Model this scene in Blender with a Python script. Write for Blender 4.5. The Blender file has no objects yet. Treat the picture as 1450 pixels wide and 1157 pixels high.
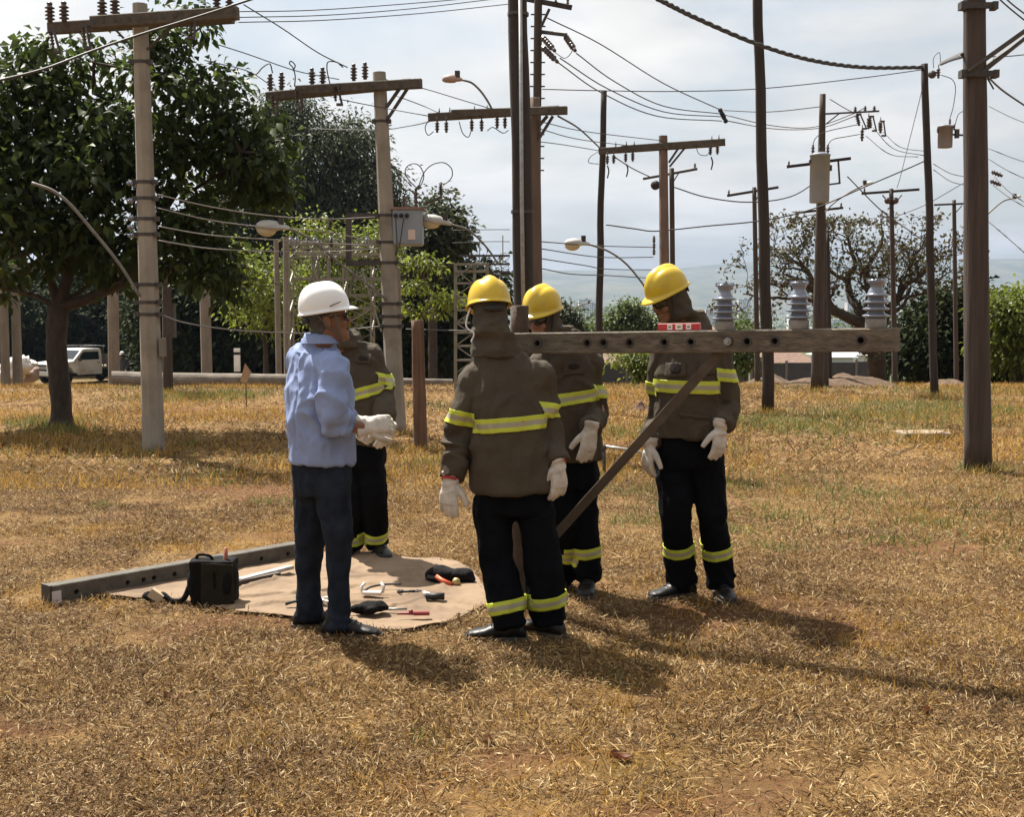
import bpy, bmesh, math, random
import numpy as np
from mathutils import Vector, Matrix, noise, Quaternion
random.seed(7)
rng = np.random.default_rng(11)
R = math.radians
sc = bpy.context.scene
COL = sc.collection

# ---------------------------------------------------------------- camera
CAM_Z = 1.63
FPX = 1800.0
TILT = math.atan(148.5 / FPX)
cam = bpy.data.cameras.new('camera'); cam_o = bpy.data.objects.new('camera', cam); COL.objects.link(cam_o)
cam.sensor_width = 36.0; cam.lens = FPX / 1450.0 * 36.0
cam.clip_start = 0.1; cam.clip_end = 30000.0
cam_o.location = (0, 0, CAM_Z)
cam_o.rotation_euler = (math.pi / 2 - TILT, 0, 0)
sc.camera = cam_o

# ---------------------------------------------------------------- light
SUN_EL, SUN_AZ = R(57.0), math.atan2(-0.62, 0.78)          # azimuth measured from +Y towards +X
sun_dir = Vector((math.sin(SUN_AZ) * math.cos(SUN_EL), math.cos(SUN_AZ) * math.cos(SUN_EL), math.sin(SUN_EL)))
sl = bpy.data.lights.new('sun', 'SUN'); sun_o = bpy.data.objects.new('sun', sl); COL.objects.link(sun_o)
sl.energy = 5.0; sl.angle = R(0.55); sl.color = (1.0, 0.94, 0.84)
sun_o.rotation_euler = sun_dir.to_track_quat('Z', 'Y').to_euler()
sun_o.location = (0, 0, 40)

w = bpy.data.worlds.new('World'); sc.world = w; w.use_nodes = True
nt = w.node_tree; nt.nodes.clear()
def N(t, **k):
    n = nt.nodes.new(t)
    for a, b in k.items(): setattr(n, a, b)
    return n
LK = lambda a, b: nt.links.new(a, b)
sky = N('ShaderNodeTexSky', sky_type='NISHITA'); sky.sun_disc = False
sky.sun_elevation = SUN_EL; sky.sun_rotation = SUN_AZ
sky.air_density = 1.2; sky.dust_density = 1.8; sky.ozone_density = 1.0
tc = N('ShaderNodeTexCoord'); sep = N('ShaderNodeSeparateXYZ'); LK(tc.outputs['Generated'], sep.inputs[0])
# clouds live on a flat layer overhead: direction / (z + k)
add = N('ShaderNodeMath', operation='ADD'); LK(sep.outputs['Z'], add.inputs[0]); add.inputs[1].default_value = 0.16
mx = N('ShaderNodeMath', operation='MAXIMUM'); LK(add.outputs[0], mx.inputs[0]); mx.inputs[1].default_value = 0.03
dx = N('ShaderNodeMath', operation='DIVIDE'); LK(sep.outputs['X'], dx.inputs[0]); LK(mx.outputs[0], dx.inputs[1])
dy = N('ShaderNodeMath', operation='DIVIDE'); LK(sep.outputs['Y'], dy.inputs[0]); LK(mx.outputs[0], dy.inputs[1])
cmb = N('ShaderNodeCombineXYZ'); LK(dx.outputs[0], cmb.inputs[0]); LK(dy.outputs[0], cmb.inputs[1])
n1 = N('ShaderNodeTexNoise'); n1.inputs['Scale'].default_value = 1.15; n1.inputs['Detail'].default_value = 9; n1.inputs['Roughness'].default_value = 0.52; n1.inputs['Distortion'].default_value = 0.25
co_ = N('ShaderNodeVectorMath', operation='ADD'); co_.inputs[1].default_value = (0, 0, 3.3); LK(cmb.outputs[0], co_.inputs[0]); LK(co_.outputs[0], n1.inputs['Vector'])
cr = N('ShaderNodeValToRGB'); cr.color_ramp.elements[0].position = 0.40; cr.color_ramp.elements[1].position = 0.56
cr.color_ramp.elements[0].color = (0.42, 0.42, 0.42, 1)
LK(n1.outputs['Fac'], cr.inputs[0])
n2 = N('ShaderNodeTexNoise'); n2.inputs['Scale'].default_value = 2.1; n2.inputs['Detail'].default_value = 6
ofs = N('ShaderNodeVectorMath', operation='ADD'); ofs.inputs[1].default_value = (3.1, 1.7, 0.4); LK(cmb.outputs[0], ofs.inputs[0]); LK(ofs.outputs[0], n2.inputs['Vector'])
cc = N('ShaderNodeValToRGB')
cc.color_ramp.elements[0].position = 0.35; cc.color_ramp.elements[0].color = (7.6, 7.45, 7.2, 1)
cc.color_ramp.elements[1].position = 0.62; cc.color_ramp.elements[1].color = (9.3, 9.05, 8.65, 1)
LK(n2.outputs['Fac'], cc.inputs[0])
# cloud glow brighter towards the sun; sky behind camera dimmed to cut fill light
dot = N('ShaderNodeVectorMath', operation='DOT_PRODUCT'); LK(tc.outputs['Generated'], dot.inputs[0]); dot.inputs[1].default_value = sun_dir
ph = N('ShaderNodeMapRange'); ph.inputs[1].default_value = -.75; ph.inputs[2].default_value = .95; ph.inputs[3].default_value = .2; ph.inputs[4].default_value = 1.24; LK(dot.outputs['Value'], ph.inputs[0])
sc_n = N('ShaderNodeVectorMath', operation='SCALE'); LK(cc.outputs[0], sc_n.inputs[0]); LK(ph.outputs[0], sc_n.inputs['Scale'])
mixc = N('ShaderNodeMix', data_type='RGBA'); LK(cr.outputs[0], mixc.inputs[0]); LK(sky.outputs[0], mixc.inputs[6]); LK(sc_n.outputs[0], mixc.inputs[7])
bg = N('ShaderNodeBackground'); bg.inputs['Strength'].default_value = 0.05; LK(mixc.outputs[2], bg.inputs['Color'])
wo = N('ShaderNodeOutputWorld'); LK(bg.outputs[0], wo.inputs['Surface'])
sc.view_settings.view_transform = 'Standard'; sc.view_settings.look = 'None'
sc.view_settings.exposure = 1.2; sc.view_settings.gamma = 1.0; sc.view_settings.use_curve_mapping = False
sc.render.engine = 'CYCLES'
sc.cycles.max_bounces = 6; sc.cycles.transparent_max_bounces = 8
sc.cycles.diffuse_bounces = 3; sc.cycles.volume_bounces = 0

# ---------------------------------------------------------------- picture-to-place helpers
CT, ST = math.cos(TILT), math.sin(TILT)
def ray(px, py):
    u = (px - 725.0) / FPX; v = (578.5 - py) / FPX
    return Vector((u, CT + v * ST, -ST + v * CT))
def P(px, py, Y):
    d = ray(px, py); return Vector((0, 0, CAM_Z)) + d * (Y / d.y)
def sm(a, b, t):
    t = min(1, max(0, (t - a) / (b - a))); return t * t * (3 - 2 * t)
def H(x, y):
    """height of the land"""
    h = 0.0
    if y < 60:
        h += 0.03 * noise.noise(Vector((x * .35, y * .35, 1.3))) + 0.012 * noise.noise(Vector((x * 1.6, y * 1.6, 5)))
        if 5 < y < 11 and abs(x) < 4: h *= 0.35
    side = sm(-3, 4, x)
    h -= sm(22.5, 55, y) * 2.6 + sm(58, 105, y) * 4.0 * side
    h -= sm(70, 2100, y) * (49.0 - 3.0 * side)
    return h
def G(px, py, z=0.0):
    d = ray(px, py); t = (z - CAM_Z) / d.z
    p = Vector((0, 0, CAM_Z)) + d * t
    return Vector((p.x, p.y, z))
def Gh(px, py):
    p = G(px, py); return Vector((p.x, p.y, H(p.x, p.y)))

# ---------------------------------------------------------------- materials
MATS = {}
GOLDEN = (1.06, 1.02, .86)
def mat(name, col, rough=0.7, metal=0.0, var=0.0, scale=8.0, bump=0.0, bscale=60.0, stretch=(1, 1, 1), col2=None, island=None, trans=0.0, spec=0.5, coat=0.0, sss=0.0, dirt=None):
    """base colour with noise variation, optional second colour, bump, per-piece colour spread and light passing through"""
    if name in MATS: return MATS[name]
    m = bpy.data.materials.new(name); m.use_nodes = True; t = m.node_tree; b = t.nodes['Principled BSDF']; L = t.links.new
    b.inputs['Roughness'].default_value = rough; b.inputs['Metallic'].default_value = metal
    b.inputs['Specular IOR Level'].default_value = spec; b.inputs['Coat Weight'].default_value = coat
    co = t.nodes.new('ShaderNodeTexCoord'); mp = t.nodes.new('ShaderNodeMapping'); mp.inputs['Scale'].default_value = stretch
    L(co.outputs['Object'], mp.inputs[0])
    out = None
    c4 = (*col, 1)
    if var or col2:
        nz = t.nodes.new('ShaderNodeTexNoise'); nz.inputs['Scale'].default_value = scale; nz.inputs['Detail'].default_value = 6; nz.inputs['Roughness'].default_value = .6
        L(mp.outputs[0], nz.inputs['Vector'])
        rp = t.nodes.new('ShaderNodeValToRGB'); rp.color_ramp.elements[0].position = .3; rp.color_ramp.elements[1].position = .7
        a = tuple(x * (1 - var) for x in col); e = col2 if col2 else tuple(min(1, x * (1 + var)) for x in col)
        rp.color_ramp.elements[0].color = (*a, 1); rp.color_ramp.elements[1].color = (*e, 1)
        L(nz.outputs['Fac'], rp.inputs[0]); out = rp.outputs[0]
    if island:
        ge = t.nodes.new('ShaderNodeNewGeometry'); rp = t.nodes.new('ShaderNodeValToRGB'); els = rp.color_ramp.elements
        n = len(island)
        while len(els) < n: els.new(0.5)
        for i, c in enumerate(island):
            els[i].position = i / max(1, n - 1); els[i].color = (*c, 1)
        L(ge.outputs['Random Per Island'], rp.inputs[0])
        out = rp.outputs[0]
    if dirt:
        dn = t.nodes.new('ShaderNodeTexNoise'); dn.inputs['Scale'].default_value = dirt[1]; dn.inputs['Detail'].default_value = 5
        L(co.outputs['Object'], dn.inputs['Vector'])
        dr = t.nodes.new('ShaderNodeValToRGB'); dr.color_ramp.elements[0].position = .5; dr.color_ramp.elements[1].position = .72
        L(dn.outputs['Fac'], dr.inputs[0])
        mm = t.nodes.new('ShaderNodeMix'); mm.data_type = 'RGBA'
        L(dr.outputs[0], mm.inputs[0])
        if out: L(out, mm.inputs[6])
        else: mm.inputs[6].default_value = c4
        mm.inputs[7].default_value = (*dirt[0], 1); out = mm.outputs[2]
    if out: L(out, b.inputs['Base Color'])
    else: b.inputs['Base Color'].default_value = c4
    if bump:
        bn = t.nodes.new('ShaderNodeTexNoise'); bn.inputs['Scale'].default_value = bscale; bn.inputs['Detail'].default_value = 4
        L(mp.outputs[0], bn.inputs['Vector'])
        bp = t.nodes.new('ShaderNodeBump'); bp.inputs['Strength'].default_value = bump; bp.inputs['Distance'].default_value = .01
        L(bn.outputs['Fac'], bp.inputs['Height']); L(bp.outputs[0], b.inputs['Normal'])
    if trans:
        tr = t.nodes.new('ShaderNodeBsdfTranslucent'); ms = t.nodes.new('ShaderNodeMixShader'); ms.inputs[0].default_value = trans
        if out: L(out, tr.inputs[0])
        else: tr.inputs[0].default_value = c4
        o = t.nodes['Material Output']
        L(b.outputs[0], ms.inputs[1]); L(tr.outputs[0], ms.inputs[2]); L(ms.outputs[0], o.inputs['Surface'])
    MATS[name] = m
    return m

# ---------------------------------------------------------------- mesh helpers
class MB:
    def __init__(s): s.v = []; s.f = []; s.m = []; s.mi = 0
    def add(s, vs, fs):
        o = len(s.v); s.v.extend(Vector(v) for v in vs)
        for f in fs: s.f.append(tuple(i + o for i in f)); s.m.append(s.mi)
        return s
    def box(s, c, size, rot=None):
        c = Vector(c); hx, hy, hz = (x / 2 for x in size)
        vs = [Vector((x, y, z)) for x in (-hx, hx) for y in (-hy, hy) for z in (-hz, hz)]
        if rot is not None: vs = [rot @ v for v in vs]
        return s.add([c + v for v in vs], [(0, 1, 3, 2), (4, 6, 7, 5), (0, 4, 5, 1), (2, 3, 7, 6), (0, 2, 6, 4), (1, 5, 7, 3)])
    def bar(s, a, b, wd, ht, up=(0, 0, 1), bev=0.0):
        """rectangular bar from a to b; wd sideways, ht along up"""
        a, b = Vector(a), Vector(b); d = (b - a).normalized(); up = Vector(up)
        x = d.cross(up)
        if x.length < 1e-4: x = d.cross(Vector((0, 1, 0)))
        x.normalize(); u = x.cross(d).normalized()
        if bev:
            w2, h2 = wd / 2, ht / 2; e = bev
            prof = [(-w2 + e, -h2), (w2 - e, -h2), (w2, -h2 + e), (w2, h2 - e), (w2 - e, h2), (-w2 + e, h2), (-w2, h2 - e), (-w2, -h2 + e)]
        else: prof = [(-wd / 2, -ht / 2), (wd / 2, -ht / 2), (wd / 2, ht / 2), (-wd / 2, ht / 2)]
        n = len(prof)
        vs = [p + x * i + u * j for p in (a, b) for i, j in prof]
        fs = [(i, (i + 1) % n, n + (i + 1) % n, n + i) for i in range(n)] + [tuple(range(n))[::-1], tuple(range(n, 2 * n))]
        return s.add(vs, fs)
    def tube(s, path, rad, n=8, cap=True, jit=0.0, seed=0, flat=1.0):
        path = [Vector(p) for p in path]; k = len(path)
        if not hasattr(rad, '__len__'): rad = [rad] * k
        vs = []; ref = None
        for i, p in enumerate(path):
            t = (path[min(k - 1, i + 1)] - path[max(0, i - 1)])
            if t.length < 1e-7: t = Vector((0, 0, 1))
            t.normalize()
            if ref is None:
                ref = t.orthogonal().normalized()
                if abs(t.z) > .9: ref = Vector((1, 0, 0))
            x = (ref - t * ref.dot(t))
            if x.length < 1e-5: x = t.orthogonal()
            x.normalize(); y = t.cross(x); ref = x
            for j in range(n):
                a = 2 * math.pi * j / n
                r = rad[i]
                if jit: r *= 1 + jit * noise.noise(Vector((math.cos(a) * 1.5 + seed, math.sin(a) * 1.5, i * .7 + seed)))
                vs.append(p + x * (math.cos(a) * r) + y * (math.sin(a) * r * flat))
        fs = []
        for i in range(k - 1):
            for j in range(n):
                j2 = (j + 1) % n
                fs.append((i * n + j, i * n + j2, (i + 1) * n + j2, (i + 1) * n + j))
        if cap: fs += [tuple(range(n))[::-1], tuple((k - 1) * n + j for j in range(n))]
        return s.add(vs, fs)
    def lathe(s, base, prof, n=16, axis=(0, 0, 1)):
        """prof: (radius, height) pairs about an axis from base"""
        base = Vector(base); ax = Vector(axis).normalized(); x = Vector((1, 0, 0)) if abs(ax.x) < .9 else Vector((0, 1, 0))
        x = (x - ax * x.dot(ax)).normalized(); y = ax.cross(x)
        vs = []; k = len(prof)
        for r, h in prof:
            for j in range(n):
                a = 2 * math.pi * j / n; vs.append(base + ax * h + x * (math.cos(a) * r) + y * (math.sin(a) * r))
        fs = [(i * n + j, i * n + (j + 1) % n, (i + 1) * n + (j + 1) % n, (i + 1) * n + j) for i in range(k - 1) for j in range(n)]
        if prof[0][0] > 1e-5: fs.append(tuple(range(n))[::-1])
        if prof[-1][0] > 1e-5: fs.append(tuple((k - 1) * n + j for j in range(n)))
        return s.add(vs, fs)
    def rings(s, rings, cap=True):
        n = len(rings[0]); k = len(rings)
        vs = [p for r in rings for p in r]
        fs = [(i * n + j, i * n + (j + 1) % n, (i + 1) * n + (j + 1) % n, (i + 1) * n + j) for i in range(k - 1) for j in range(n)]
        if cap: fs += [tuple(range(n))[::-1], tuple((k - 1) * n + j for j in range(n))]
        return s.add(vs, fs)
    def ball(s, c, r, n=12, k=8, rot=None):
        c = Vector(c); r = Vector(r) if hasattr(r, '__len__') else Vector((r, r, r))
        rs = []
        for i in range(k + 1):
            th = math.pi * (0.02 + 0.96 * i / k)
            ring = []
            for j in range(n):
                a = 2 * math.pi * j / n
                v = Vector((r.x * math.sin(th) * math.cos(a), r.y * math.sin(th) * math.sin(a), -r.z * math.cos(th)))
                if rot is not None: v = rot @ v
                ring.append(c + v)
            rs.append(ring)
        return s.rings(rs)
    def mesh(s, name, mats, org=Vector((0, 0, 0)), smooth=False):
        me = bpy.data.meshes.new(name)
        me.from_pydata([tuple(v - org) for v in s.v], [], s.f)
        for m in (mats if isinstance(mats, (list, tuple)) else [mats]): me.materials.append(m)
        me.polygons.foreach_set('material_index', s.m)
        if smooth: me.polygons.foreach_set('use_smooth', [True] * len(s.f))
        me.update(); return me
    def build(s, name, mats, parent=None, smooth=False, loc=None):
        """one mesh object; vertices are given in world space and stored relative to its parent (or loc)"""
        org = world_org(parent) if parent else (Vector(loc) if loc is not None else Vector((0, 0, 0)))
        o = bpy.data.objects.new(name, s.mesh(name, mats, org, smooth)); COL.objects.link(o)
        if parent: o.parent = parent
        else: o.location = org
        return o
def world_org(o):
    p = Vector(o.location)
    while o.parent: o = o.parent; p += o.location
    return p
def tag(o, label=None, cat=None, group=None, kind=None):
    if label: o['label'] = label
    if cat: o['category'] = cat
    if group: o['group'] = group
    if kind: o['kind'] = kind
    return o
def empty(name, loc, label, cat, group=None):
    o = bpy.data.objects.new(name, None); COL.objects.link(o); o.location = loc; o.empty_display_size = .2
    return tag(o, label, cat, group)
def np_mesh(name, V, F, mats, parent=None, loc=(0, 0, 0), smooth=False):
    """fast mesh from numpy arrays, all faces with the same number of corners"""
    me = bpy.data.meshes.new(name); nv, nf, k = len(V), len(F), F.shape[1]
    org = world_org(parent) if parent else Vector(loc)
    V = V - np.array(org)
    me.vertices.add(nv); me.vertices.foreach_set('co', V.astype(np.float32).ravel())
    me.loops.add(nf * k); me.loops.foreach_set('vertex_index', F.astype(np.int32).ravel())
    me.polygons.add(nf); me.polygons.foreach_set('loop_start', np.arange(0, nf * k, k, dtype=np.int32))
    if smooth: me.polygons.foreach_set('use_smooth', np.ones(nf, dtype=bool))
    for m in (mats if isinstance(mats, (list, tuple)) else [mats]): me.materials.append(m)
    me.update(calc_edges=True)
    o = bpy.data.objects.new(name, me); COL.objects.link(o)
    if parent: o.parent = parent
    else: o.location = org
    return o
def remesh(mb, name, mats, vox=.008, smooth=4, org=Vector((0, 0, 0)), disp=None):
    """fuse overlapping closed shapes of mb into one continuous skin, returns a mesh with vertices relative to org"""
    ws = bpy.data.scenes.get('workshop') or bpy.data.scenes.new('workshop')       # a bench of its own keeps the fusing fast; removed at the end
    o = bpy.data.objects.new('tmp', mb.mesh('tmp', mats, Vector((0, 0, 0)))); ws.collection.objects.link(o)
    bm = bmesh.new(); bm.from_mesh(o.data); bmesh.ops.recalc_face_normals(bm, faces=bm.faces); bm.to_mesh(o.data); bm.free()
    r = o.modifiers.new('r', 'REMESH'); r.mode = 'VOXEL'; r.voxel_size = vox; r.use_smooth_shade = True
    if smooth:
        s_ = o.modifiers.new('s', 'SMOOTH'); s_.factor = .5; s_.iterations = smooth
    vl = ws.view_layers[0]; vl.update(); dg = vl.depsgraph
    me = bpy.data.meshes.new_from_object(o.evaluated_get(dg)); me.name = name
    bpy.data.objects.remove(o)
    if disp:
        me.update(); n = len(me.vertices); co = np.empty(n * 3, np.float32); nr = np.empty(n * 3, np.float32)
        me.vertices.foreach_get('co', co); me.vertices.foreach_get('normal', nr); co = co.reshape(-1, 3); nr = nr.reshape(-1, 3)
        dd = np.array([disp(Vector(c)) for c in co.tolist()], np.float32); me.vertices.foreach_set('co', (co + nr * dd[:, None]).ravel())
    n = len(me.vertices); co = np.empty(n * 3, np.float32); me.vertices.foreach_get('co', co)
    co = co.reshape(-1, 3) - np.array(org, np.float32); me.vertices.foreach_set('co', co.ravel())
    me.polygons.foreach_set('use_smooth', [True] * len(me.polygons)); me.update()
    me.materials.clear()
    for m in (mats if isinstance(mats, (list, tuple)) else [mats]): me.materials.append(m)
    return me
def put(name, me, parent=None, loc=(0, 0, 0)):
    o = bpy.data.objects.new(name, me); COL.objects.link(o)
    if parent: o.parent = parent
    else: o.location = loc
    return o
def bez(a, b, c, d, n=10):
    a, b, c, d = map(Vector, (a, b, c, d)); r = []
    for i in range(n + 1):
        t = i / n; u = 1 - t; r.append(a * u**3 + b * 3 * u * u * t + c * 3 * u * t * t + d * t**3)
    return r
def spline(pts, sub=4):
    """smooth curve through points"""
    pts = [Vector(p) for p in pts]; q = [pts[0] * 2 - pts[1]] + pts + [pts[-1] * 2 - pts[-2]]; r = []
    for i in range(1, len(q) - 2):
        for k in range(sub):
            t = k / sub
            r.append(.5 * ((2 * q[i]) + (q[i + 1] - q[i - 1]) * t + (2 * q[i - 1] - 5 * q[i] + 4 * q[i + 1] - q[i + 2]) * t * t + (3 * q[i] - q[i - 1] - 3 * q[i + 1] + q[i + 2]) * t**3))
    r.append(pts[-1]); return r
# ================================================================ THE LAND
xs = np.concatenate([-np.geomspace(14.3, 4300, 46)[::-1], np.arange(-14, 14.01, .25), np.geomspace(14.3, 4300, 46)])
ys = np.concatenate([[-40, -20, -10, -5, -2, 0, 1, 1.5], np.arange(2, 32.01, .25), np.geomspace(32.5, 3600, 76)])
hg = np.array([[H(x, y) for x in xs] for y in ys])
XX, YY = np.meshgrid(xs, ys)
V = np.stack([XX, YY, hg], -1).reshape(-1, 3)
nx, ny = len(xs), len(ys)
ii, jj = np.meshgrid(np.arange(nx - 1), np.arange(ny - 1)); a = (jj * nx + ii).ravel()
F = np.stack([a, a + 1, a + nx + 1, a + nx], -1)
def fast_noise(X, Y, s, seed):
    """cheap smooth value noise"""
    r = np.random.default_rng(seed).uniform(0, 1, (64, 64))
    x = X * s; y = Y * s; xi = np.floor(x).astype(int); yi = np.floor(y).astype(int); fx = x - xi; fy = y - yi
    fx = fx * fx * (3 - 2 * fx); fy = fy * fy * (3 - 2 * fy)
    g_ = lambda i, j: r[i % 64, j % 64]
    return (g_(xi, yi) * (1 - fx) + g_(xi + 1, yi) * fx) * (1 - fy) + (g_(xi, yi + 1) * (1 - fx) + g_(xi + 1, yi + 1) * fx) * fy
def bareness(X, Y):
    """patches where the turf is worn through to red soil"""
    v = fast_noise(X * .8, Y * 1.5, .95, 51) * .6 + fast_noise(X * .8, Y * 1.4, 2.9, 52) * .4
    return np.clip((v - .645) / .11, 0, 1)
def ground_mat():
    m = bpy.data.materials.new('dry_ground'); m.use_nodes = True; t = m.node_tree; b = t.nodes['Principled BSDF']; L = t.links.new
    co = t.nodes.new('ShaderNodeTexCoord')
    def nz(s, d=6, r=.6):
        n = t.nodes.new('ShaderNodeTexNoise'); n.inputs['Scale'].default_value = s; n.inputs['Detail'].default_value = d; n.inputs['Roughness'].default_value = r
        L(co.outputs['Object'], n.inputs['Vector']); return n.outputs['Fac']
    def ramp(f, els):
        r = t.nodes.new('ShaderNodeValToRGB'); e = r.color_ramp.elements
        while len(e) < len(els): e.new(.5)
        for i, (p, c) in enumerate(els): e[i].position = p; e[i].color = (*c, 1) if len(c) == 3 else c
        L(f, r.inputs[0]); return r.outputs[0]
    def mix(f, a_, b_):
        n = t.nodes.new('ShaderNodeMix'); n.data_type = 'RGBA'
        L(f, n.inputs[0]); L(a_, n.inputs[6])
        if isinstance(b_, tuple): n.inputs[7].default_value = (*b_, 1)
        else: L(b_, n.inputs[7])
        return n.outputs[2]
    fine = ramp(nz(55, 8, .75), [(.25, (.05, .024, .010)), (.5, (.17, .098, .040)), (.72, (.34, .22, .10))])
    mid = ramp(nz(3.2, 6), [(.3, (.10, .05, .022)), (.6, (.29, .178, .066))])
    c = mix(ramp(nz(14), [(.35, (.25,) * 3), (.65, (.7,) * 3)]), mid, fine)
    at_ = t.nodes.new('ShaderNodeAttribute'); at_.attribute_name = 'bare'
    mu = t.nodes.new('ShaderNodeMath'); mu.operation = 'MULTIPLY_ADD'; L(nz(9, 7, .7), mu.inputs[0]); mu.inputs[1].default_value = 1.1; mu.inputs[2].default_value = -.55
    ad = t.nodes.new('ShaderNodeMath'); ad.operation = 'ADD'; ad.use_clamp = True; L(at_.outputs['Fac'], ad.inputs[0]); L(mu.outputs[0], ad.inputs[1])
    red = ramp(ad.outputs[0], [(.15, (0,) * 3), (.75, (.85,) * 3)])
    c = mix(red, c, (.135, .062, .028))
    gr = ramp(nz(.33, 6, .65), [(.56, (0,) * 3), (.68, (.45,) * 3)])
    c = mix(gr, c, (.10, .105, .03))
    # cover changes with distance: trees and pasture in the valley
    sp = t.nodes.new('ShaderNodeSeparateXYZ'); L(co.outputs['Object'], sp.inputs[0])
    mr = t.nodes.new('ShaderNodeMapRange'); mr.inputs[1].default_value = 45; mr.inputs[2].default_value = 110; L(sp.outputs['Y'], mr.inputs[0])
    far = ramp(nz(.012, 8, .6), [(.35, (.035, .055, .025)), (.55, (.09, .10, .045)), (.7, (.16, .12, .08))])
    c = mix(mr.outputs[0], c, far)
    L(c, b.inputs['Base Color']); b.inputs['Roughness'].default_value = .95; b.inputs['Specular IOR Level'].default_value = .15
    bp = t.nodes.new('ShaderNodeBump'); bp.inputs['Strength'].default_value = .9; bp.inputs['Distance'].default_value = .03
    L(nz(38, 8, .7), bp.inputs['Height']); L(bp.outputs[0], b.inputs['Normal'])
    return m
g = np_mesh('ground', V, F, ground_mat(), smooth=True); tag(g, kind='structure')
ba = g.data.attributes.new('bare', 'FLOAT', 'POINT'); ba.data.foreach_set('value', np.where(V[:, 1] < 30, bareness(V[:, 0], V[:, 1]), 0).astype(np.float32))

def Hn(X, Y):
    """bilinear height from the ground sheet"""
    xi = np.clip(np.searchsorted(xs, X) - 1, 0, nx - 2); yi = np.clip(np.searchsorted(ys, Y) - 1, 0, ny - 2)
    fx = (X - xs[xi]) / (xs[xi + 1] - xs[xi]); fy = (Y - ys[yi]) / (ys[yi + 1] - ys[yi])
    return hg[yi, xi] * (1 - fx) * (1 - fy) + hg[yi, xi + 1] * fx * (1 - fy) + hg[yi + 1, xi] * (1 - fx) * fy + hg[yi + 1, xi + 1] * fx * fy

# hills across the valley
KH = 2.5
hx = np.linspace(-1650 * KH, 1650 * KH, 150); hy = np.linspace(1150 * KH, 2600 * KH, 80)
def hill_h(x, y):
    x /= KH; y /= KH
    n_ = noise.fractal(Vector((x * .0022, y * .0022, 2.2)), 1.0, 2.0, 6)
    d = 1800.0
    r1 = (56 + 22 * sm(150, 500, x) + 5 * noise.noise(Vector((x * .004, 0, 3)))) * math.exp(-((y - 2250) / 330) ** 2)
    r2 = (30 + 10 * sm(-100, 300, x)) * math.exp(-((y - 1700) / 170) ** 2) * (.75 + .5 * noise.noise(Vector((x * .003, 7, 1))))
    return KH * (-21.5 + 21.5 * sm(1300, 1900, y) + r1 + max(0, r2) * .8 + 5 * n_)
hz = np.array([[hill_h(x, y) for x in hx] for y in hy])
XX, YY = np.meshgrid(hx, hy); V = np.stack([XX, YY, hz], -1).reshape(-1, 3)
n2_, m2_ = len(hx), len(hy); ii, jj = np.meshgrid(np.arange(n2_ - 1), np.arange(m2_ - 1)); a = (jj * n2_ + ii).ravel()
F = np.stack([a, a + 1, a + n2_ + 1, a + n2_], -1)
hl = np_mesh('hills', V, F, mat('hill_cover', (.05, .075, .035), .95, scale=.009, col2=(.13, .12, .07), var=.4), smooth=True); tag(hl, kind='structure')

# air
mb = MB(); mb.box((0, 3240, 84), (8500, 6640, 350))
hm = bpy.data.materials.new('haze_air'); hm.use_nodes = True; t = hm.node_tree; t.nodes.clear()
pv = t.nodes.new('ShaderNodeVolumePrincipled'); pv.inputs['Color'].default_value = (.34, .455, .65, 1); pv.inputs['Density'].default_value = .00014; pv.inputs['Anisotropy'].default_value = .25
oo = t.nodes.new('ShaderNodeOutputMaterial'); t.links.new(pv.outputs[0], oo.inputs['Volume'])
hb = mb.build('haze', hm); tag(hb, kind='stuff')

# ---------------------------------------------------------------- grass and litter
def blades(n, X, Y, length, width, elev, lift, name, material, bend=.35, az=None, slim=False):
    """n curved blades: five corners and three triangles each (slim: four corners, two triangles)"""
    Z = Hn(X, Y) + lift
    az = rng.uniform(0, 2 * np.pi, n) if az is None else az
    d = np.stack([np.cos(az) * np.cos(elev), np.sin(az) * np.cos(elev), np.sin(elev)], -1)
    s = np.stack([-np.sin(az), np.cos(az), np.zeros(n)], -1)
    roll = rng.uniform(-1.1, 1.1, n)[:, None]
    nrm = np.cross(s, d); s = s * np.cos(roll) + nrm * np.sin(roll)
    p0 = np.stack([X, Y, Z], -1); L_ = length[:, None]; W = width[:, None]
    bd = np.zeros((n, 3)); bd[:, 2] = rng.uniform(-.2, 1, n) * bend
    side = s * rng.uniform(-.14, .14, n)[:, None]
    p1 = p0 + d * L_ * .5 + bd * L_ * .35
    p2 = p0 + (d + side) * L_ + bd * L_ * .05
    p2[:, 2] = np.maximum(p2[:, 2], Z - .004)
    if slim:
        V = np.stack([p0, p1 - s * W * .5, p1 + s * W * .5, p2], 1).reshape(-1, 3); b = np.arange(n)[:, None] * 4
        F = np.concatenate([b + np.array([0, 2, 1]), b + np.array([1, 2, 3])], 0)
    else:
        V = np.stack([p0 - s * W * .4, p0 + s * W * .4, p1 - s * W * .5, p1 + s * W * .5, p2], 1).reshape(-1, 3)
        b = np.arange(n)[:, None] * 5
        F = np.concatenate([b + np.array([0, 1, 3]), b + np.array([0, 3, 2]), b + np.array([2, 3, 4])], 0)
    o = np_mesh(name, V, F, material); tag(o, kind='stuff'); return o
CLOTH = [(143, 846), (230, 822), (330, 806), (420, 788), (520, 786), (575, 793), (645, 800), (676, 822), (692, 855), (675, 868), (640, 884), (600, 892), (560, 897), (500, 892), (440, 884), (390, 874), (330, 869), (285, 858), (230, 852), (180, 850)]
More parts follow.
